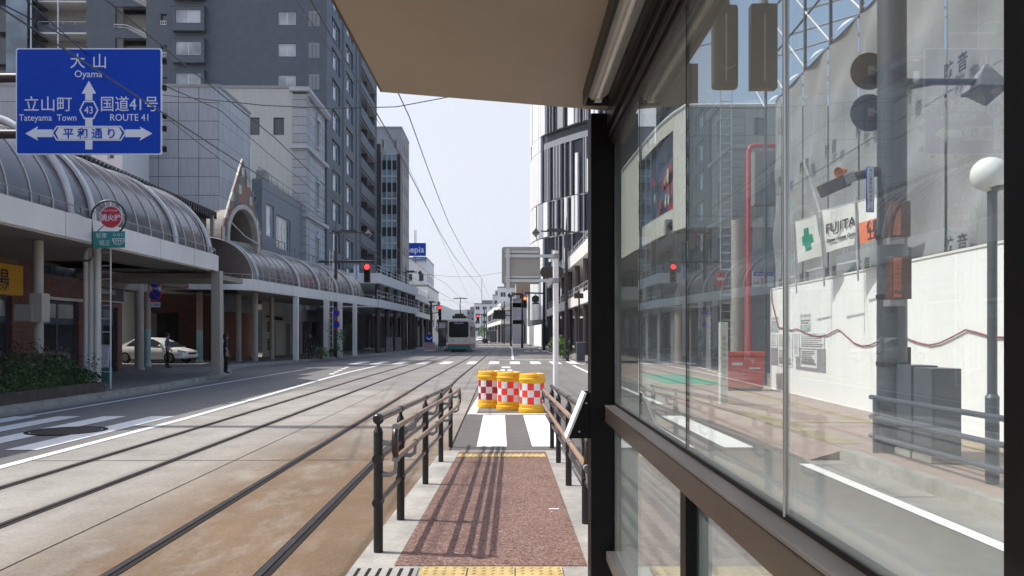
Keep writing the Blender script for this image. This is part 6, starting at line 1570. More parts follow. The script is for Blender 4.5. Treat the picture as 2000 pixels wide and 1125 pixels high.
u = (p1 - p0); u.z = 0; L = u.length; u.normalize(); m = MB(); m.obox((p0.x, p0.y, 0), u, Vector((-u.y, u.x, 0)), 0, L, -.05, .05, .15, 3.4); m.build('panel', 'hoarding', ho)
m = MB(); m.obox((p1.x, p1.y, 0), XA, YA, 0, 8, 0, .1, .15, 3.2); m.build('end_panel', 'fin_grey', ho)
sb = thing('sign_back', 'big black back of an overhead direction sign over the far right lane', 'road sign', P(976, 614, 112)); m = MB(); plate(m, P(964, 623, 112), FU, FN, rr(0, 1.75, 0, 1.3, .12), 0, .06); m.build('panel', 'black', sb); b = P(998, 656, 112); m = MB(); m.cyl((b.x, b.y, .15), (b.x, b.y, 7.6), .14, n=10)
for py in (607, 616): m.cyl(P(964, py, 112.1), P(998, py, 112.1), .07, n=8)
m.build('mast', 'black', sb, True)
fancy_lamp('street_lamp', 'slim black street lamp between the far sign back and amber signal', 1020, 98, EYE + 92 / 1500 * 98, -1, 1.3, EYE + 80 / 1500 * 98, GL)
for px, D, lab in ((985, 150, 'far black street pole left of the black sign back'), (941, 240, 'far dark street pole beyond the tram, near the white car'), (950, 210, 'far dark street pole just right of the white car')):
    b = P(px, 656, D); r = thing('street_pole', lab, 'pole', (b.x, b.y, .1)); m = MB(); m.cyl((b.x, b.y, .1), (b.x, b.y, 8.5), .13, .09, 8); m.cyl((b.x - 1.8, b.y, 7.4), (b.x + .3, b.y, 7.4), .06, n=6); m.build('mast', 'dark_steel', r, True)
signal('small far red traffic signal just right of the tram roof', 933.5, 621, 160, h=1.3, w=.55)
b = P(946, 656, 160); r = thing('signal_post', 'far signal post right of the tram carrying the small red signal', 'post', (b.x, b.y, 0)); m = MB(); z = P(0, 614, 160).z; m.cyl((b.x, b.y, 0), (b.x, b.y, z + 1), .12, n=8); m.cyl((b.x, b.y, z), (P(933, 0, 160).x, b.y, z), .06, n=6); m.build('mast', 'dark_steel', r, True)
fs = thing('tram_stop_shelter', 'small dark tram stop shelter far right of the tram', 'shelter', P(961, 672, 165)); q = P(951, 672, 165); q.z = .2
m = MB(); m.box(q.x, q.x + 2.0, q.y, q.y + 5, 2.7, 2.95); m.build('roof', 'grey_steel', fs); m = MB(); m.box(q.x + .8, q.x + 1.9, q.y + .2, q.y + 4.8, .3, 2.68); m.build('panel', 'win', fs); m = MB()
for x in (.05, .7, 1.85):
    for y in (.1, 4.8): m.box(q.x + x, q.x + x + .1, q.y + y, q.y + y + .1, .0, 2.7)
m.build('frame', 'black', fs)
p = P(937, 667, 215); car('small white car facing us far down the street beyond the tram', (p.x, p.y, .01), R(-92), 'car_paint')
p = P(947, 668, 185); r = thing('concrete_block', 'dark square block at the far platform head beside the white car', 'block', (p.x, p.y, 0)); m = MB(); m.box(p.x - .55, p.x + .55, p.y, p.y + .8, 0, .9); m.box(p.x - .4, p.x + .4, p.y + .1, p.y + .7, .9, 1.05); tag(m.build('block_body', 'black', r, bevel=.03))
def tree(label, px, D, h, rad, n, mats): 
    b = P(px, 656, D); root = thing('tree', label, 'tree', (b.x, b.y, 0), 'small street trees far down the street'); m = MB(); m.tube([(b.x, b.y, 0), (b.x + .1, b.y, h * .4), (b.x, b.y, h * .8)], [.14, .1, .04], 7)
    cl = [(Vector((b.x, b.y, h * .65)) + Vector((random.gauss(0, rad * .5), random.gauss(0, rad * .5), random.gauss(0, h * .16)))) for _ in range(14)]
    for q in cl[:7]: m.tube([(b.x + .05, b.y, h * .4), q], [.05, .015], 5)
    m.build('trunk', 'stem', root, True)
    def pk():
        q = random.choice(cl); v = Vector((random.gauss(0, 1), random.gauss(0, 1), random.gauss(0, 1))).normalized() * rad * .42 * random.random() ** .5; return q + v
    m = MB(); leaves(m, n, .16, pk, len(mats)); m.build('crown', list(mats), root)
tree('small bright green tree just right of the tram', 935, 235, 5.2, 1.9, 900, ('leaf_bright', 'leaf_mid')); tree('small green tree between the tram stop and the arrow marker', 857, 128, 4.6, 1.3, 700, ('leaf_bright', 'leaf_mid'))
tree('green tree peeking under the far right canopies', 952, 260, 5, 2, 700, ('leaf_mid', 'leaf_bright'))
M['maroon_dark'] = pm('dark_brown_case', (.05, .042, .036), .45, var=.1)
# ---- hoarding round the building site
HA, HB = G(1967, 866, .15), G(1507, 759, .15)
HU = (HB - HA).normalized(); HN = Vector((-HU.y, HU.x, 0)); HN = HN if HN.x < 0 else -HN     # towards the street
HL = (HB - HA).length
def HP(px, py, off=.0):
    """point on the hoarding face seen at a pixel"""
    o = Vector((0, 0, EYE)); d = (P(px, py, 10) - o); A = HA + HN * off
    t = (A - o).dot(HN) / d.dot(HN); return o + d * t
def HUV(px, py): p = HP(px, py); return (p - HA).dot(HU), p.z
ho = thing('site_hoarding', 'long bright white site hoarding along the right pavement', 'fence', HA)
m = MB(); m.obox(HA, HU, HN, -6, HL, -.06, 0, 0, 2.9); m.build('panel', 'hoarding', ho)
m = MB(); m.obox(HA, HU, HN, -6, HL + .02, -.08, .02, 2.9, 2.94); m.obox(HA, HU, HN, HL, HL + .05, -.1, .02, 0, 2.9); m.build('edge_trim', 'offwhite', ho)
m = MB(); m.obox(HA + HU * HL, -HN, HU, .06, 9, -.05, 0, 0, 2.9); m.build('end_panel', 'hoarding', ho)
# notices
nt_ = thing('notice_board', 'group of printed notices and grey sheets on the white hoarding', 'notice', HP(1560, 680))
def hrect(mb, x0, y0, x1, y1, d0, d1, mat=None):
    (u0, z0), (u1, z1) = HUV(x0, y1), HUV(x1, y0); z0 = min(HUV(x0, y1)[1], HUV(x1, y1)[1]); 
    a, b = sorted((u0, u1)); mb.obox(HA - UP * HA.z, HU, HN, a, b, d0, d1, min(z0, z1), max(z0, z1), mat)
m = MB()
for r_ in ((1507, 681, 1520, 712), (1555, 681, 1613, 721)): hrect(m, *r_, .002, .010)

M['notice_grey'] = flat('notice_grey', (.27, .25, .28), .7); m.build('grey_sheet', 'notice_grey', nt_)
m = MB(); pr = []
for r_ in ((1506, 652, 1519, 679), (1521, 652, 1548, 679), (1521, 683, 1548, 714), (1551, 651, 1562, 696), (1565, 650, 1611, 680), (1565, 684, 1597, 716)):
    hrect(m, *r_, .012, .017); pr.append(r_)
for r_ in ((1506, 619, 1522, 649), (1563, 613, 1584, 647)): hrect(m, *r_, .003, .008)

M['paper'] = flat('paper', (.66, .68, .69), .7); m.build('sheet_of_paper', 'paper', nt_)
m = MB()
for x0, y0, x1, y1 in pr:
    n = int((y1 - y0) / 4.2)
    for k in range(n): y = y0 + 2 + k * 4.0; hrect(m, x0 + 1.5, y, x1 - 1.5 - random.random() * (x1 - x0) * .3, y + 1.1, .0175, .0185)
for x0, y0, x1, y1 in ((1508, 627, 1520, 630), (1508, 632, 1518, 634), (1565, 624, 1582, 627), (1565, 629, 1580, 632)): hrect(m, x0, y0, x1, y1, .0085, .0095)
m.build('print_lines', 'grey_steel', nt_)
m = MB()
for x0, y0, x1, y1 in ((1507, 635, 1521, 649), (1564, 634, 1583, 647), (1507, 619, 1521, 624), (1564, 613, 1583, 619)): hrect(m, x0, y0, x1, y1, .0085, .0092)

M['map_blue'] = pm('map_print', (.36, .42, .42), .7, var=.5, scale=9); m.build('map_print', 'map_blue', nt_)
rope = [(1507, 560), (1508, 590), (1514, 615), (1520, 640), (1530, 641), (1545, 645), (1556, 642), (1566, 647), (1585, 655), (1600, 657), (1616, 654), (1634, 644), (1640, 645), (1652, 656), (1668, 670), (1684, 676), (1700, 674), (1716, 666), (1740, 660), (1770, 661), (1795, 670), (1815, 674), (1835, 670), (1860, 658), (1886, 644), (1910, 650), (1935, 658), (1962, 659), (1990, 655)]
m = MB(); m.tube([HP(a, b, .03) for a, b in rope], .015, 6)
M['rope_red'] = flat('rope_red', (.24, .06, .085), .7); tag(m.build('safety_rope', 'rope_red', None, True), 'dark red rope drooping in waves along the white hoarding', 'rope')
# scaffold with grey soundproof sheets above the hoarding
sc_ = thing('scaffold', 'tall scaffold hung with grey soundproof sheets above the white hoarding', 'scaffold', HA - HN * .3)
SO = HA - UP * HA.z - HN * .22; ZT = 8.8; bays = [-5.2 + 1.83 * k for k in range(11)]
def sheet(u0, u1, z0, z1, seed):
    m = MB(); nu, nz = 9, 14; rnd = random.Random(seed); ph = [rnd.uniform(0, 6) for _ in range(4)]; vs = []
    for j in range(nz + 1):
        for i in range(nu + 1):
            a, b = i / nu, j / nz; edge = 4 * a * (1 - a) * 4 * b * (1 - b)
            d = 1.7 * edge * (.05 * math.sin(a * 5 + ph[0] + b * 3) + .035 * math.sin(b * 9 + ph[1] + a * 2) + .04 * math.sin((a + b) * 6 + ph[2]))
            vs.append(SO + HU * (u0 + (u1 - u0) * a) + UP * (z0 + (z1 - z0) * b) + HN * d)
    m.add(vs, [(j * (nu + 1) + i, j * (nu + 1) + i + 1, (j + 1) * (nu + 1) + i + 1, (j + 1) * (nu + 1) + i) for j in range(nz) for i in range(nu)])
    return m
for k, (a, b) in enumerate(zip(bays, bays[1:])):
    if a > HL: break
    for z0, z1 in ((2.96, 5.85), (5.87, 8.72)):
        s_ = sheet(a + .05, min(b, HL + .4) - .05, z0, z1, k * 7 + int(z0)).build('sheet', 'sheet', sc_, True)
        m = MB()
        for i, ch in enumerate('防音'): m.text(ch, SO + HU * (b - .62 + i * -.42 + .2) + HN * .17 + UP * (z0 + .12), -HU, UP, .32, depth=.003, bold=.006)
        m.build('lettering', 'text_dark', s_)
m = MB()
for u in bays: m.cyl(SO + HU * u - HN * .06 + UP * .0, SO + HU * u - HN * .06 + UP * (ZT + 2.8), .045, n=8)
for z in (5.86, 8.76, 10.2, 11.6): m.cyl(SO + HU * bays[0] - HN * .06 + UP * z, SO + HU * (HL + .3) - HN * .06 + UP * z, .03, n=6)
m.build('standard', 'pole_blue', sc_, True)
m = MB()
for k, u in enumerate(bays):
    for z in (8.85, 10.4):
        m.cyl(SO + HU * u - HN * .06 + UP * z, SO + HU * (u + 1.83) - HN * .06 + UP * (z + 1.5), .028, n=6); m.cyl(SO + HU * u - HN * .06 + UP * z, SO + HU * u - HN * 3.2 + UP * (z + .9), .03, n=6)
    m.cyl(SO + HU * u - HN * .06 + UP * 8.85, SO + HU * (u + .9) - HN * 3.2 + UP * 9.75, .025, n=6)
for d in (1.6, 3.2): m.cyl(SO + HU * bays[0] - HN * d + UP * (9.3 if d < 2 else 9.75), SO + HU * (HL + .3) - HN * d + UP * (9.3 if d < 2 else 9.75), .03, n=6)
m.build('lattice', 'galv', sc_, True)
m = MB()
for k, (a, b) in enumerate(zip(bays, bays[1:])):
    if a > HL: break
    n = 8; A, B = [], []
    for i in range(n + 1):
        t = i / n; A.append(SO + HU * (a + .1 + (b - a - .2) * t) + HN * (.02 + .12 * math.sin(t * math.pi)) + UP * 8.75); B.append(SO + HU * (a + .1 + (b - a - .2) * t) + HN * .03 + UP * (8.73 + .16 * math.sin(t * math.pi)))
    m.strip(A, B)
m.build('loose_flap', 'paper', sc_, True)
m = MB(); q = SO - HN * 2.2; m.obox(q, HU, -HN, -6, HL - 1.2, 0, 8, .15, 8.2); tag(m.build('site_building', 'signback'), 'plain grey shell of a building hidden behind the scaffold sheets', 'building')
# flags
def flag(label, c4, strips, texts=(), cross=False, pole=None):
    Df = min((HP(*q, off=.45) - Vector((0, 0, EYE))).dot(TC.to_3x3() @ YA) for q in c4); a, b, c, d = [P(q[0], q[1], Df + e_) for q, e_ in zip(c4, (.75, 0, 0, .75))]; root = thing('flag', label, 'flag', a, 'flags hanging on the scaffold')
    def pt(u, v, off=0.0):   # v down
        p = a.lerp(b, u).lerp(d.lerp(c, u), v); return p + FN * (.022 * math.sin(u * 7 + v * 3) + .012 * math.sin(v * 8 + u * 2) + off) + UP * .03 * math.sin(u * 3.14) * (v - .5)
    for v0, v1, mt, nm in strips:
        m = MB(); nu, nv = 12, 10
        for s_ in (0, -.008):
            vs = [pt(i / nu, v0 + (v1 - v0) * j / nv, s_) for j in range(nv + 1) for i in range(nu + 1)]
            m.add(vs, [(j * (nu + 1) + i, j * (nu + 1) + i + 1, (j + 1) * (nu + 1) + i + 1, (j + 1) * (nu + 1) + i) for j in range(nv) for i in range(nu)])
        m.build(nm, mt, root, True)
    if cross:
        m = MB()
        for u0, u1, v0, v1 in ((.36, .60, .22, .78), (.26, .36, .40, .62), (.60, .72, .40, .62)):
            for i in range(4):
                for j in range(8): m.quad(*[pt(u0 + (u1 - u0) * x / 4, v0 + (v1 - v0) * y / 8, .02) for x, y in ((i, j), (i + 1, j), (i + 1, j + 1), (i, j + 1))])
        m.build('cross', 'green', root, True)
    for body, u, v, size, mt in texts:
        m = MB(); o_ = pt(u, v, .10); uu = (pt(min(1, u + .4), v) - pt(u - .4, v)).normalized(); m.text(body, o_, uu, UP, size, depth=.004, bold=.004); m.build('lettering', mt, root)
    m = MB(); t_ = (b - a).normalized(); m.cyl(a - t_ * .12 - FN * .03, b + t_ * .05 - FN * .03, .016, n=6); m.cyl(a - t_ * .04 + UP * .1 - FN * .04, d - UP * .7 - t_ * .02 - FN * .04, .02, n=6); m.cyl(d - UP * .3 - FN * .04, d - UP * .3 - FN * 1.0, .02, n=6); m.build('pole', 'galv', root, True)
flag('white flag with green cross, smallest of three flags on the scaffold', ((1553, 434), (1593, 420), (1606, 500), (1558, 514)), ((0, 1, 'flag_white', 'cloth'),), cross=True)
flag('white flag with black company lettering, middle one on the scaffold', ((1606, 412), (1671, 395), (1669, 478), (1613, 494)), ((0, 1, 'flag_white', 'cloth'),), (('FUJITA', .48, .55, .27, 'text_dark'), ('Dowa House Group', .5, .78, .10, 'text_dark')))
flag('white and orange flag hanging behind the big dark street pole', ((1675, 394), (1722, 380), (1720, 466), (1679, 478)), ((0, .5, 'flag_white', 'cloth'), (.5, 1, 'flag_orange', 'orange_cloth')), (('佐藤', .52, .76, .22, 'text_dark'), ('工業', .52, .95, .2, 'text_dark')))

# ---- big utility pole with signal backs, discs, lantern arm, floodlights
D = 10.3; b = P(1742, 656, D); up_ = thing('utility_pole', 'thick dark blue grey street pole standing before the white hoarding', 'pole', (b.x, b.y, .15))
m = MB(); m.cyl((b.x, b.y, .15), (b.x, b.y, 9.0), .19, .175, 20); m.build('mast', 'pole_blue', up_, 'auto')
m = MB(); m.cyl((b.x, b.y, 6.75), P(1400, 0, 10.9) * 1 + UP * (6.75 - P(1400, 0, 10.9).z), .06, n=10); m.build('long_arm', 'pole_blue', up_, True)
m = MB()
for z in (1.3, 2.2, 3.0): m.cyl((b.x, b.y, z), (b.x, b.y, z + .05), .2, n=18)
m.box(b.x + .17, b.x + .21, b.y - .1, b.y + .05, .3, 1.0); m.box(b.x + .17, b.x + .215, b.y - .08, b.y + .03, 1.02, 1.55); m.build('strap', 'rail_dark', up_)
def sig_back(label, px, rounded):
    c = P(px, 92, 10.9); root = thing('hanging_signal', label, 'traffic light', c, 'dark backs of hanging signals'); m = MB()
    m.obox(c, FU, FN, -.185, .185, -.1, .06, -.6, .6)
    m.build('housing', 'maroon_dark', root, bevel=.055 if rounded else .012)
    m = MB(); m.cyl(c + UP * .6, c + UP * .85, .07, .05, 10); m.cyl(c - UP * .5 + FN * .062, c + UP * .45 + FN * .062, .012, n=6)
    if rounded: m.tube([c + FN * .07 + FU * (.11 * math.cos(R(a)) + .02) + UP * (-.25 + .07 * math.sin(R(a))) for a in range(180, 361, 20)], .006, 5)  # smile-shaped arc modelled in place of a reflection on the housing
    m.build('bracket', 'grey_steel', root); return root
sig_back('dark rounded back of a hanging vertical signal, left one behind the glass', 1416, True); sig_back('dark square cornered back of a hanging vertical signal, right one behind the glass', 1491, False)
for py, lab in ((140, 'round dark sign back on the big pole, upper of the pair'), (221, 'round blue grey sign back on the big pole, lower of the pair')):
    c = P(1696, py, 10.6); r = thing('round_sign', lab, 'road sign', c); m = MB(); disc(m, c, .255, FN, .03, seg=36); m.build('panel', 'maroon_dark' if py < 200 else 'pole_blue', r, 'auto')
    m = MB(); m.cyl(c + FN * .05, c + FN * .05 + FU * .3, .022, n=8); m.obox(c, FU, FN, -.02, .06, .03, .06, -.06, .06); m.build('bracket', 'grey_steel', r)
la, b2 = P(1765, 160, D), P(1915, 160, D); ln = thing('street_lamp', 'glass pyramid lantern on a horizontal arm of the big dark pole', 'street lamp', b2)
m = MB(); m.cyl(la - FU * .1, b2, .045, n=10); m.prism([la - UP * .12, la - UP * .04, la + FU * .5 - UP * .03], FN * .04); m.build('arm', 'pole_blue', ln)
c = P(1925, 166, D); m = MB(); m.lathe([(.03, .27), (.30, -.06), (.29, -.085)], c, 4); m.build('lantern_cap', 'grey_steel', ln); m = MB(); m.lathe([(.27, -.085), (.01, -.28)], c, 4); m.build('lantern', 'lantern_glass', ln)
m = MB(); m.lathe([(.285, -.07), (.30, -.07), (.30, -.1), (.285, -.1)], c, 4); m.build('lantern_frame', 'pole_blue', ln)
fl = thing('floodlight', 'angular floodlight with orange horn on a slanting arm of the big pole', 'lamp', P(1640, 355, D))
m = MB(); m.cyl(P(1722, 330, D), P(1652, 348, D), .05, n=8); m.cyl(P(1722, 338, D), P(1660, 352, D), .03, n=6); m.build('arm', 'maroon_dark', fl, True)
def tilt(px0, py0, px1, py1, h, d): a, b_ = P(px0, py0, D), P(px1, py1, D); u = (b_ - a).normalized(); return a, u, FN, (b_ - a).length, h, d
m = MB(); a, u, n_, L, h, d = tilt(1605, 376, 1645, 358, .2, .2); w = n_.cross(u); w = w if w.z > 0 else -w; m.obox(a, u, n_, 0, L, -.1, .12, -.07, .1, w=w); m.build('lamp_box', 'maroon_dark', fl, bevel=.01)
m = MB(); m.obox(P(1643, 356, D), u, n_, 0, .16, -.05, .1, -.06, .07, w=w); m.lathe([(.0, 0), (.05, .02), (.055, .06)], P(1652, 358, D), 12, axis=n_); m.build('lamp_head', 'grey_steel', fl)
m = MB(); m.lathe([(.03, 0), (.045, .06), (.085, .13), (.08, .13), (.04, .05)], P(1652, 333, D), 16, axis=(-FU * .8 - UP * .3 + FN * .3).normalized()); m.build('horn', 'orange', fl, True)
ss_ = thing('strip_sign', 'narrow white vertical sign with blue edge on the big dark pole', 'sign', P(1691, 415, D))
m = MB(); m.obox(P(1684.5, 417, D), FU, FN, 0, .1, .1, .12, 0, .60); m.build('border', 'sign_blue', ss_); m = MB(); m.obox(P(1686, 415.5, D), FU, FN, 0, .08, .118, .125, 0, .58); m.build('plate', 'sign_white', ss_); m = MB()
for k, ch in enumerate('歩行者専用押ボタン式'): m.text(ch, P(1686, 415.5, D) + FU * .04 + FN * .126 + UP * (.52 - k * .057), FU, UP, .055, depth=.002)
m.build('lettering', 'text_dark', ss_)
for (x0, y0, x1, y1), lab, cur in (((1743, 500, 1781, 584), 'maroon signal control box with orange strip, lower one on the big pole', False), ((1742, 392, 1779, 462), 'brownish hooded box with orange strip, upper one on the big pole', True)):
    Db = 9.95; o_ = P(x0, y1, Db); w_, h_ = (x1 - x0) / 1500 * Db, (y1 - y0) / 1500 * Db; r = thing('signal_box', lab, 'box', o_); m = MB(); m.obox(o_, FU, FN, 0, w_, -.2, .0, 0, h_); m.build('housing', 'maroon', r, bevel=.008)
    m = MB(); m.obox(o_, FU, FN, .015, w_ * .45, .002, .01, .02, h_ - .02); f = m.build('strip', 'orange_strip', r); m = MB()
    if not cur:
        for k in range(2): m.text('押してください'[0:7], o_ + FU * (.07 + .05 * k) + FN * .012 + UP * .06, UP, -FU, .06, depth=.002, align='LEFT')
        m.build('lettering', 'text_dark', f)
    else:
        for k in range(2): m.tube([o_ + FU * (-.12 + .1 * k + .2 * (1 - math.cos(R(a)))) + FN * .03 + UP * (h_ * math.sin(R(a)) - .02) for a in range(0, 91, 15)], .016, 6)
        m.build('hood', 'maroon_dark', r)
    m = MB(); m.obox(o_, FU, FN, -.02, w_ * .7, -.2, -.02, -.09, -.005); m.build('bracket', 'grey_steel', r)
# globe lamp, cabinets, railing
b = P(1938, 656, 8.05); gl = thing('globe_lamp', 'white globe lamp on a slim dark post beside the kerb', 'street lamp', (b.x, b.y, .15)); zt = EYE + (656 - 375) / 1500 * 8.05
m = MB(); m.cyl((b.x, b.y, .15), (b.x, b.y, 1.05), .067, n=16); m.cyl((b.x, b.y, 1.05), (b.x, b.y, 1.09), .074, .05, 16); m.cyl((b.x, b.y, 1.09), (b.x, b.y, zt), .047, n=14); m.lathe([(.05, 0), (.12, .03), (.125, .05), (.05, .055)], (b.x, b.y, zt), 20); m.build('post', 'pole_blue', gl, 'auto')
m = MB(); m.sphere((b.x - .03, b.y, EYE + (656 - 341) / 1500 * 8.05), .182, 28, 18); m.build('globe', 'globe', gl, True)
for x0, x1, y0, y1, D_, lab in ((1779, 1832, 714, 890, 9.75, 'dark blue grey cabinet, the slimmer and farther of two before the hoarding'), (1820, 1878, 720, 906, 9.3, 'dark blue grey cabinet, the wider and nearer of two before the hoarding')):
    o_ = P(x0, y1, D_); o_.z = .16; w_, h_ = (x1 - x0) / 1500 * D_, EYE + (656 - y0) / 1500 * D_ - .16; r = thing('power_cabinet', lab, 'cabinet', o_); m = MB(); m.obox(o_, FU, -FN, 0, w_, 0, .42, .08, h_); m.build('housing', 'pole_blue', r, bevel=.006)
    m = MB(); m.obox(o_, FU, -FN, .03, w_ - .03, -.012, 0, .14, h_ - .06); m.build('door', 'pole_blue', r, bevel=.004); m = MB(); m.obox(o_, FU, -FN, -.03, w_ + .03, -.04, .46, 0, .078); m.build('plinth', 'kerb', r)
kx = 4.98; kr = thing('kerb_railing', 'dark tube railing with three bars along the right kerb', 'railing', (kx, 6, .15)); m = MB()
for y in (1.0, 4.0, 7.0, 10.1): m.cyl((kx, y, .15), (kx, y, .90), .045, n=12); 
m.build('post', 'pole_blue', kr, True)
for h in (.88, .62, .36):
    m = MB(); m.cyl((kx, 10.25, h), (kx, -2, h), .032, n=10); m.build('bar', 'pole_blue', kr, True)
# post box, marker post
def on(px, py, z=.15): return G(px, py, z)
a, c_ = P(1421, 765, 21.6), P(1494, 765, 21.6); r = thing('post_box', 'big red post box standing by the end of the white hoarding', 'post box', (a.x + .5, a.y, .15)); a.z = .15
m = MB(); m.obox(a, FU, -FN, 0, 1.04, 0, .6, .08, .98); m.build('body', 'postbox', r, bevel=.03); m = MB(); m.obox(a, FU, -FN, -.03, 1.07, -.04, .64, .985, 1.10); m.build('lid', 'postbox', r, bevel=.03)
m = MB(); q = a - FU * 0 + FN * .004; m.text('〒', q + FU * .7 + UP * .76, FU, UP, .2, depth=.003); m.obox(a, FU, FN, .12, .42, .002, .01, .72, .8); m.obox(a, FU, FN, .6, .92, .002, .01, .62, .66); m.build('lettering', 'sign_white', r); m = MB(); m.obox(a, FU, -FN, .06, .98, .05, .55, 0, .08); m.build('foot', 'rail_dark', r)
b = P(1412.5, 656, 17.4); r = thing('marker_post', 'slim cream square marker post with small vertical writing near post box', 'post', (b.x, b.y, .15)); m = MB(); m.obox((b.x, b.y, .15), FU, FN, -.085, .085, -.085, .085, 0, 1.86); m.build('shaft', 'cream_panel', r, bevel=.008); m = MB()
for k, ch in enumerate('富山市中心商店街'): m.text(ch, Vector((b.x, b.y, 1.62 - k * .13)) + FN * .087, FU, UP, .1, depth=.003)
m.build('lettering', 'grey_steel', r)
# cream clad corner building with the picture panel
cb_ = thing('corner_building', 'cream clad corner building with curved front and a red picture panel', 'building', (8, 34, 0))
pc = [(11.9, 31.2), (7.62, 31.4), (7.36, 32.6), (7.20, 34.2), (7.12, 36.2), (7.05, 39), (7.0, 43), (7.0, 52)]
pv3 = [Vector((x, y, 0)) for x, y in pc]; ZB, ZP = 6.15, 11.1
m = MB(); m.quad(pv3[0] + UP * ZB, pv3[1] + UP * ZB, pv3[1] + UP * ZP, pv3[0] + UP * ZP); m.build('side_wall', 'sage', cb_)
m = MB()
for i, (p, q) in enumerate(zip(pv3[1:], pv3[2:])):
    if i in (1, 2, 3): m.quad(p + UP * ZB, q + UP * ZB, q + UP * 7.1, p + UP * 7.1); m.quad(p + UP * 10.45, q + UP * 10.45, q + UP * ZP, p + UP * ZP)
    else: m.quad(p + UP * ZB, q + UP * ZB, q + UP * ZP, p + UP * ZP)
m.build('curved_wall', 'cream_panel', cb_)
ins = Vector((.28, .1, 0)); m = MB()
for p, q in zip(pv3[2:5], pv3[3:6]): m.quad(p + ins + UP * 7.05, q + ins + UP * 7.05, q + ins + UP * 10.5, p + ins + UP * 10.5)
m.quad(pv3[2] + UP * 7.05, pv3[2] + ins + UP * 7.05, pv3[2] + ins + UP * 10.5, pv3[2] + UP * 10.5); m.strip([p + UP * 7.1 for p in pv3[2:6]], [p + ins + UP * 7.1 for p in pv3[2:6]]); m.build('picture_panel', 'navy', cb_)
m = MB(); rnd = random.Random(5); nx = Vector((-1, .05, 0)); uy = Vector((-.05, -1, 0))
mats_ = ['sign_red', 'cream_panel', 'dark_red', 'navy']
for k in range(26):
    t = rnd.random(); z = 7.3 + 1.9 * rnd.random() ** 1.3; p = pv3[2].lerp(pv3[4], t) + ins * .8; r_ = rnd.uniform(.12, .34)
    pts = [p + uy * r_ * math.cos(a * .9 + k) * rnd.uniform(.6, 1.2) + UP * (z + r_ * 1.2 * math.sin(a * .9 + k)) + nx * (.02 + .004 * k) for a in range(7)]
    m.poly(pts, rnd.choice((0, 0, 0, 1, 2)))
m.build('abstract_print', mats_, cb_)
m = MB(); m.poly([p + UP * ZB for p in pv3] + [Vector((16, 52, ZB)), Vector((16, 31.2, ZB))]); m.poly([p + UP * ZP for p in pv3] + [Vector((16, 52, ZP)), Vector((16, 31.2, ZP))]); m.quad((16, 31.2, ZB), (16, 31.2, ZP), (11.9, 31.2, ZP), (11.9, 31.2, ZB)); m.build('underside', 'soffit_dark', cb_)
m = MB(); m.tube([p + UP * (ZP + .04) for p in pv3], .09, 6); m.build('coping', 'offwhite', cb_, True)
m = MB(); facade(m, (9.8, 31.6, 0), YA, -XA, (0, 20), (.15, ZB), [(1 + 3.8 * k, 4 + 3.8 * k, .15, 3.1) for k in range(5)] , .3, 0, 0, 1); m.quad((9.8, 31.6, .15), (16, 31.6, .15), (16, 31.6, ZB), (9.8, 31.6, ZB)); m.build('ground_wall', ['bluegrey', 'win'], cb_)
for px, D_ in ((1442, 29.6), (1330, 42)):
    b = P(px, 656, D_); m = MB(); m.cyl((b.x, b.y, .15), (b.x, b.y, ZB), .27 if D_ < 40 else .35, n=18); m.build('column', 'beige_col', cb_, 'auto')
m = MB(); 
for x, y in ((8.9, 30.9), (9.35, 30.9)): m.cyl((x, y, 1.9), (x, y, ZP + .5), .022, n=6)
z = 2.0
while z < ZP + .4: m.cyl((8.9, 30.9, z), (9.35, 30.9, z), .016, n=6); z += .34
m.build('wall_ladder', 'rib', cb_)
b = P(1462, 656, 29.2); rp_ = thing('red_pipe', 'tall red painted pipe bending right at the top, past the ladder', 'pipe', (b.x, b.y, .15)); m = MB(); zt = EYE + (656 - 284) / 1500 * 29.2
m.tube([(b.x, b.y, .15), (b.x, b.y, zt - .25), (b.x + .06, b.y, zt - .06), (b.x + .25, b.y, zt), (b.x + 1.2, b.y, zt)], .09, 12); m.build('tube', 'red_pipe', rp_, True); m = MB(); m.cyl((b.x, b.y, .15), (b.x, b.y, 1.8), .12, n=12); m.obox((b.x, b.y, 1.1), FU, FN, -.11, .11, .1, .125, -.1, .2); m.build('sleeve', 'red_pipe', rp_, 'auto')
m = MB(); ac = thing('louvre_unit', 'grey louvred unit high on the wall beside the red pipe', 'vent', P(1490, 320, 30)); o_ = P(1474, 400, 30); m.obox(o_, FU, FN, 0, 1.0, -.5, 0, 0, 2.1); m.build('housing', 'grey_steel', ac); m = MB()
for k in range(9): m.obox(o_, FU, FN, .05, .95, 0, .03, .1 + k * .22, .17 + k * .22)
m.build('slat', 'sage2', ac)
gsn = thing('gate_sign', 'white gate sign with red number one and blue header', 'sign', P(1490, 545, 26)); o_ = P(1470, 560, 26); m = MB(); m.obox(o_, FU, FN, 0, .70, 0, .04, 0, .52); m.build('panel', 'sign_white', gsn); m = MB(); m.obox(o_, FU, FN, .01, .69, .04, .046, .36, .51); m.build('header', 'sign_blue', gsn)
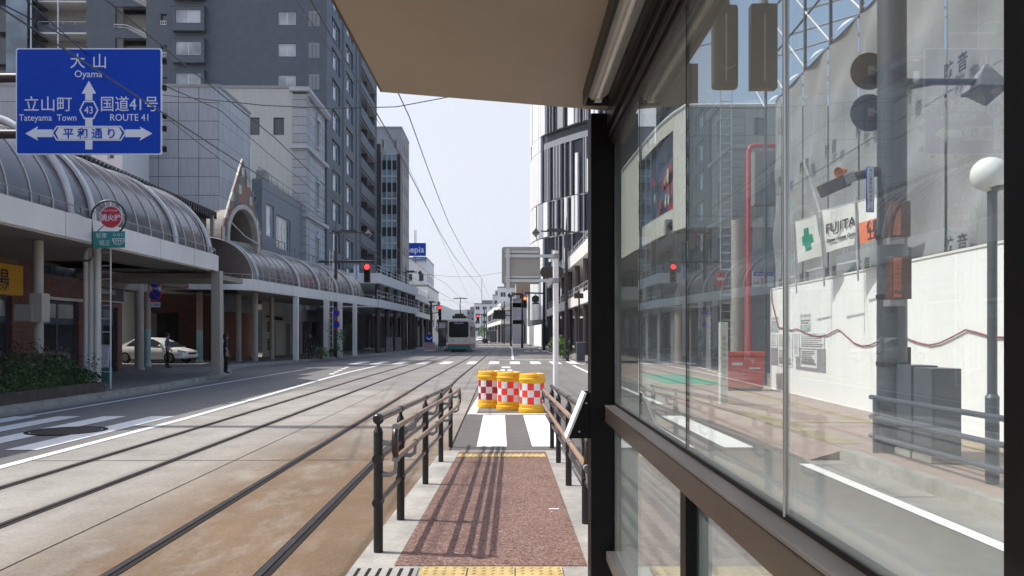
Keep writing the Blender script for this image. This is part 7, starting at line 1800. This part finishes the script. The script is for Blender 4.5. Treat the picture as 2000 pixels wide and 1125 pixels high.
m = MB(); m.text('関係者以外立入', o_ + FU * .35 + FN * .047 + UP * .39, FU, UP, .085); m.build('header_lettering', 'sign_white', gsn); m = MB(); m.text('No.', o_ + FU * .12 + FN * .041 + UP * .08, FU, UP, .16); m.text('ゲート', o_ + FU * .56 + FN * .041 + UP * .1, FU, UP, .11); m.build('lettering', 'text_dark', gsn); m = MB(); m.text('1', o_ + FU * .31 + FN * .041 + UP * .05, FU, UP, .34, bold=.012); m.build('red_lettering', 'sign_red', gsn)
c = P(1406, 545, 27); ne = thing('no_entry_sign', 'red no entry disc with white bar on a thin post', 'road sign', c); m = MB(); disc(m, c, .3, FN, .02, rx=.6); m.build('panel', 'sign_red', ne, 'auto'); m = MB(); m.obox(c, FU, FN, -.12, .12, .021, .026, -.05, .05); m.build('bar', 'sign_white', ne); m = MB(); m.cyl((c.x + .05, c.y + .05, .15), (c.x + .05, c.y + .05, c.z + .3), .03, n=8); m.build('post', 'grey_steel', ne, True)
for k, (px, py, D_) in enumerate(((1312, 443, 33),)):
    c = P(px, py, D_); r = thing('outdoor_unit', 'small grey outdoor unit hung under the cream curved front', 'vent', c); m = MB(); m.obox(c, FU, FN, -.3, .3, -.2, .2, -.35, .3); m.build('housing', 'sage2', r, bevel=.03); m = MB(); m.lathe([(.0, .0), (.2, .0), (.22, .02)], c + FN * .205, 16, axis=FN); m.build('fan', 'rail_dark', r)
# ================================================================ HAZE
hz = MB(); hz.box(-3900, 3900, -290, 4600, -1.2, 420)
hm = bpy.data.materials.new('haze_air'); hm.use_nodes = True; hn = hm.node_tree; hn.nodes.remove(hn.nodes['Principled BSDF'])
pvn = hn.nodes.new('ShaderNodeVolumePrincipled'); pvn.inputs['Color'].default_value = (.86, .9, 1, 1); pvn.inputs['Density'].default_value = HAZE; pvn.inputs['Anisotropy'].default_value = .3
hn.links.new(pvn.outputs[0], hn.nodes['Material Output'].inputs['Volume'])
M['haze_air'] = hm
ho_ = hz.build('haze', 'haze_air'); ho_['kind'] = 'stuff'
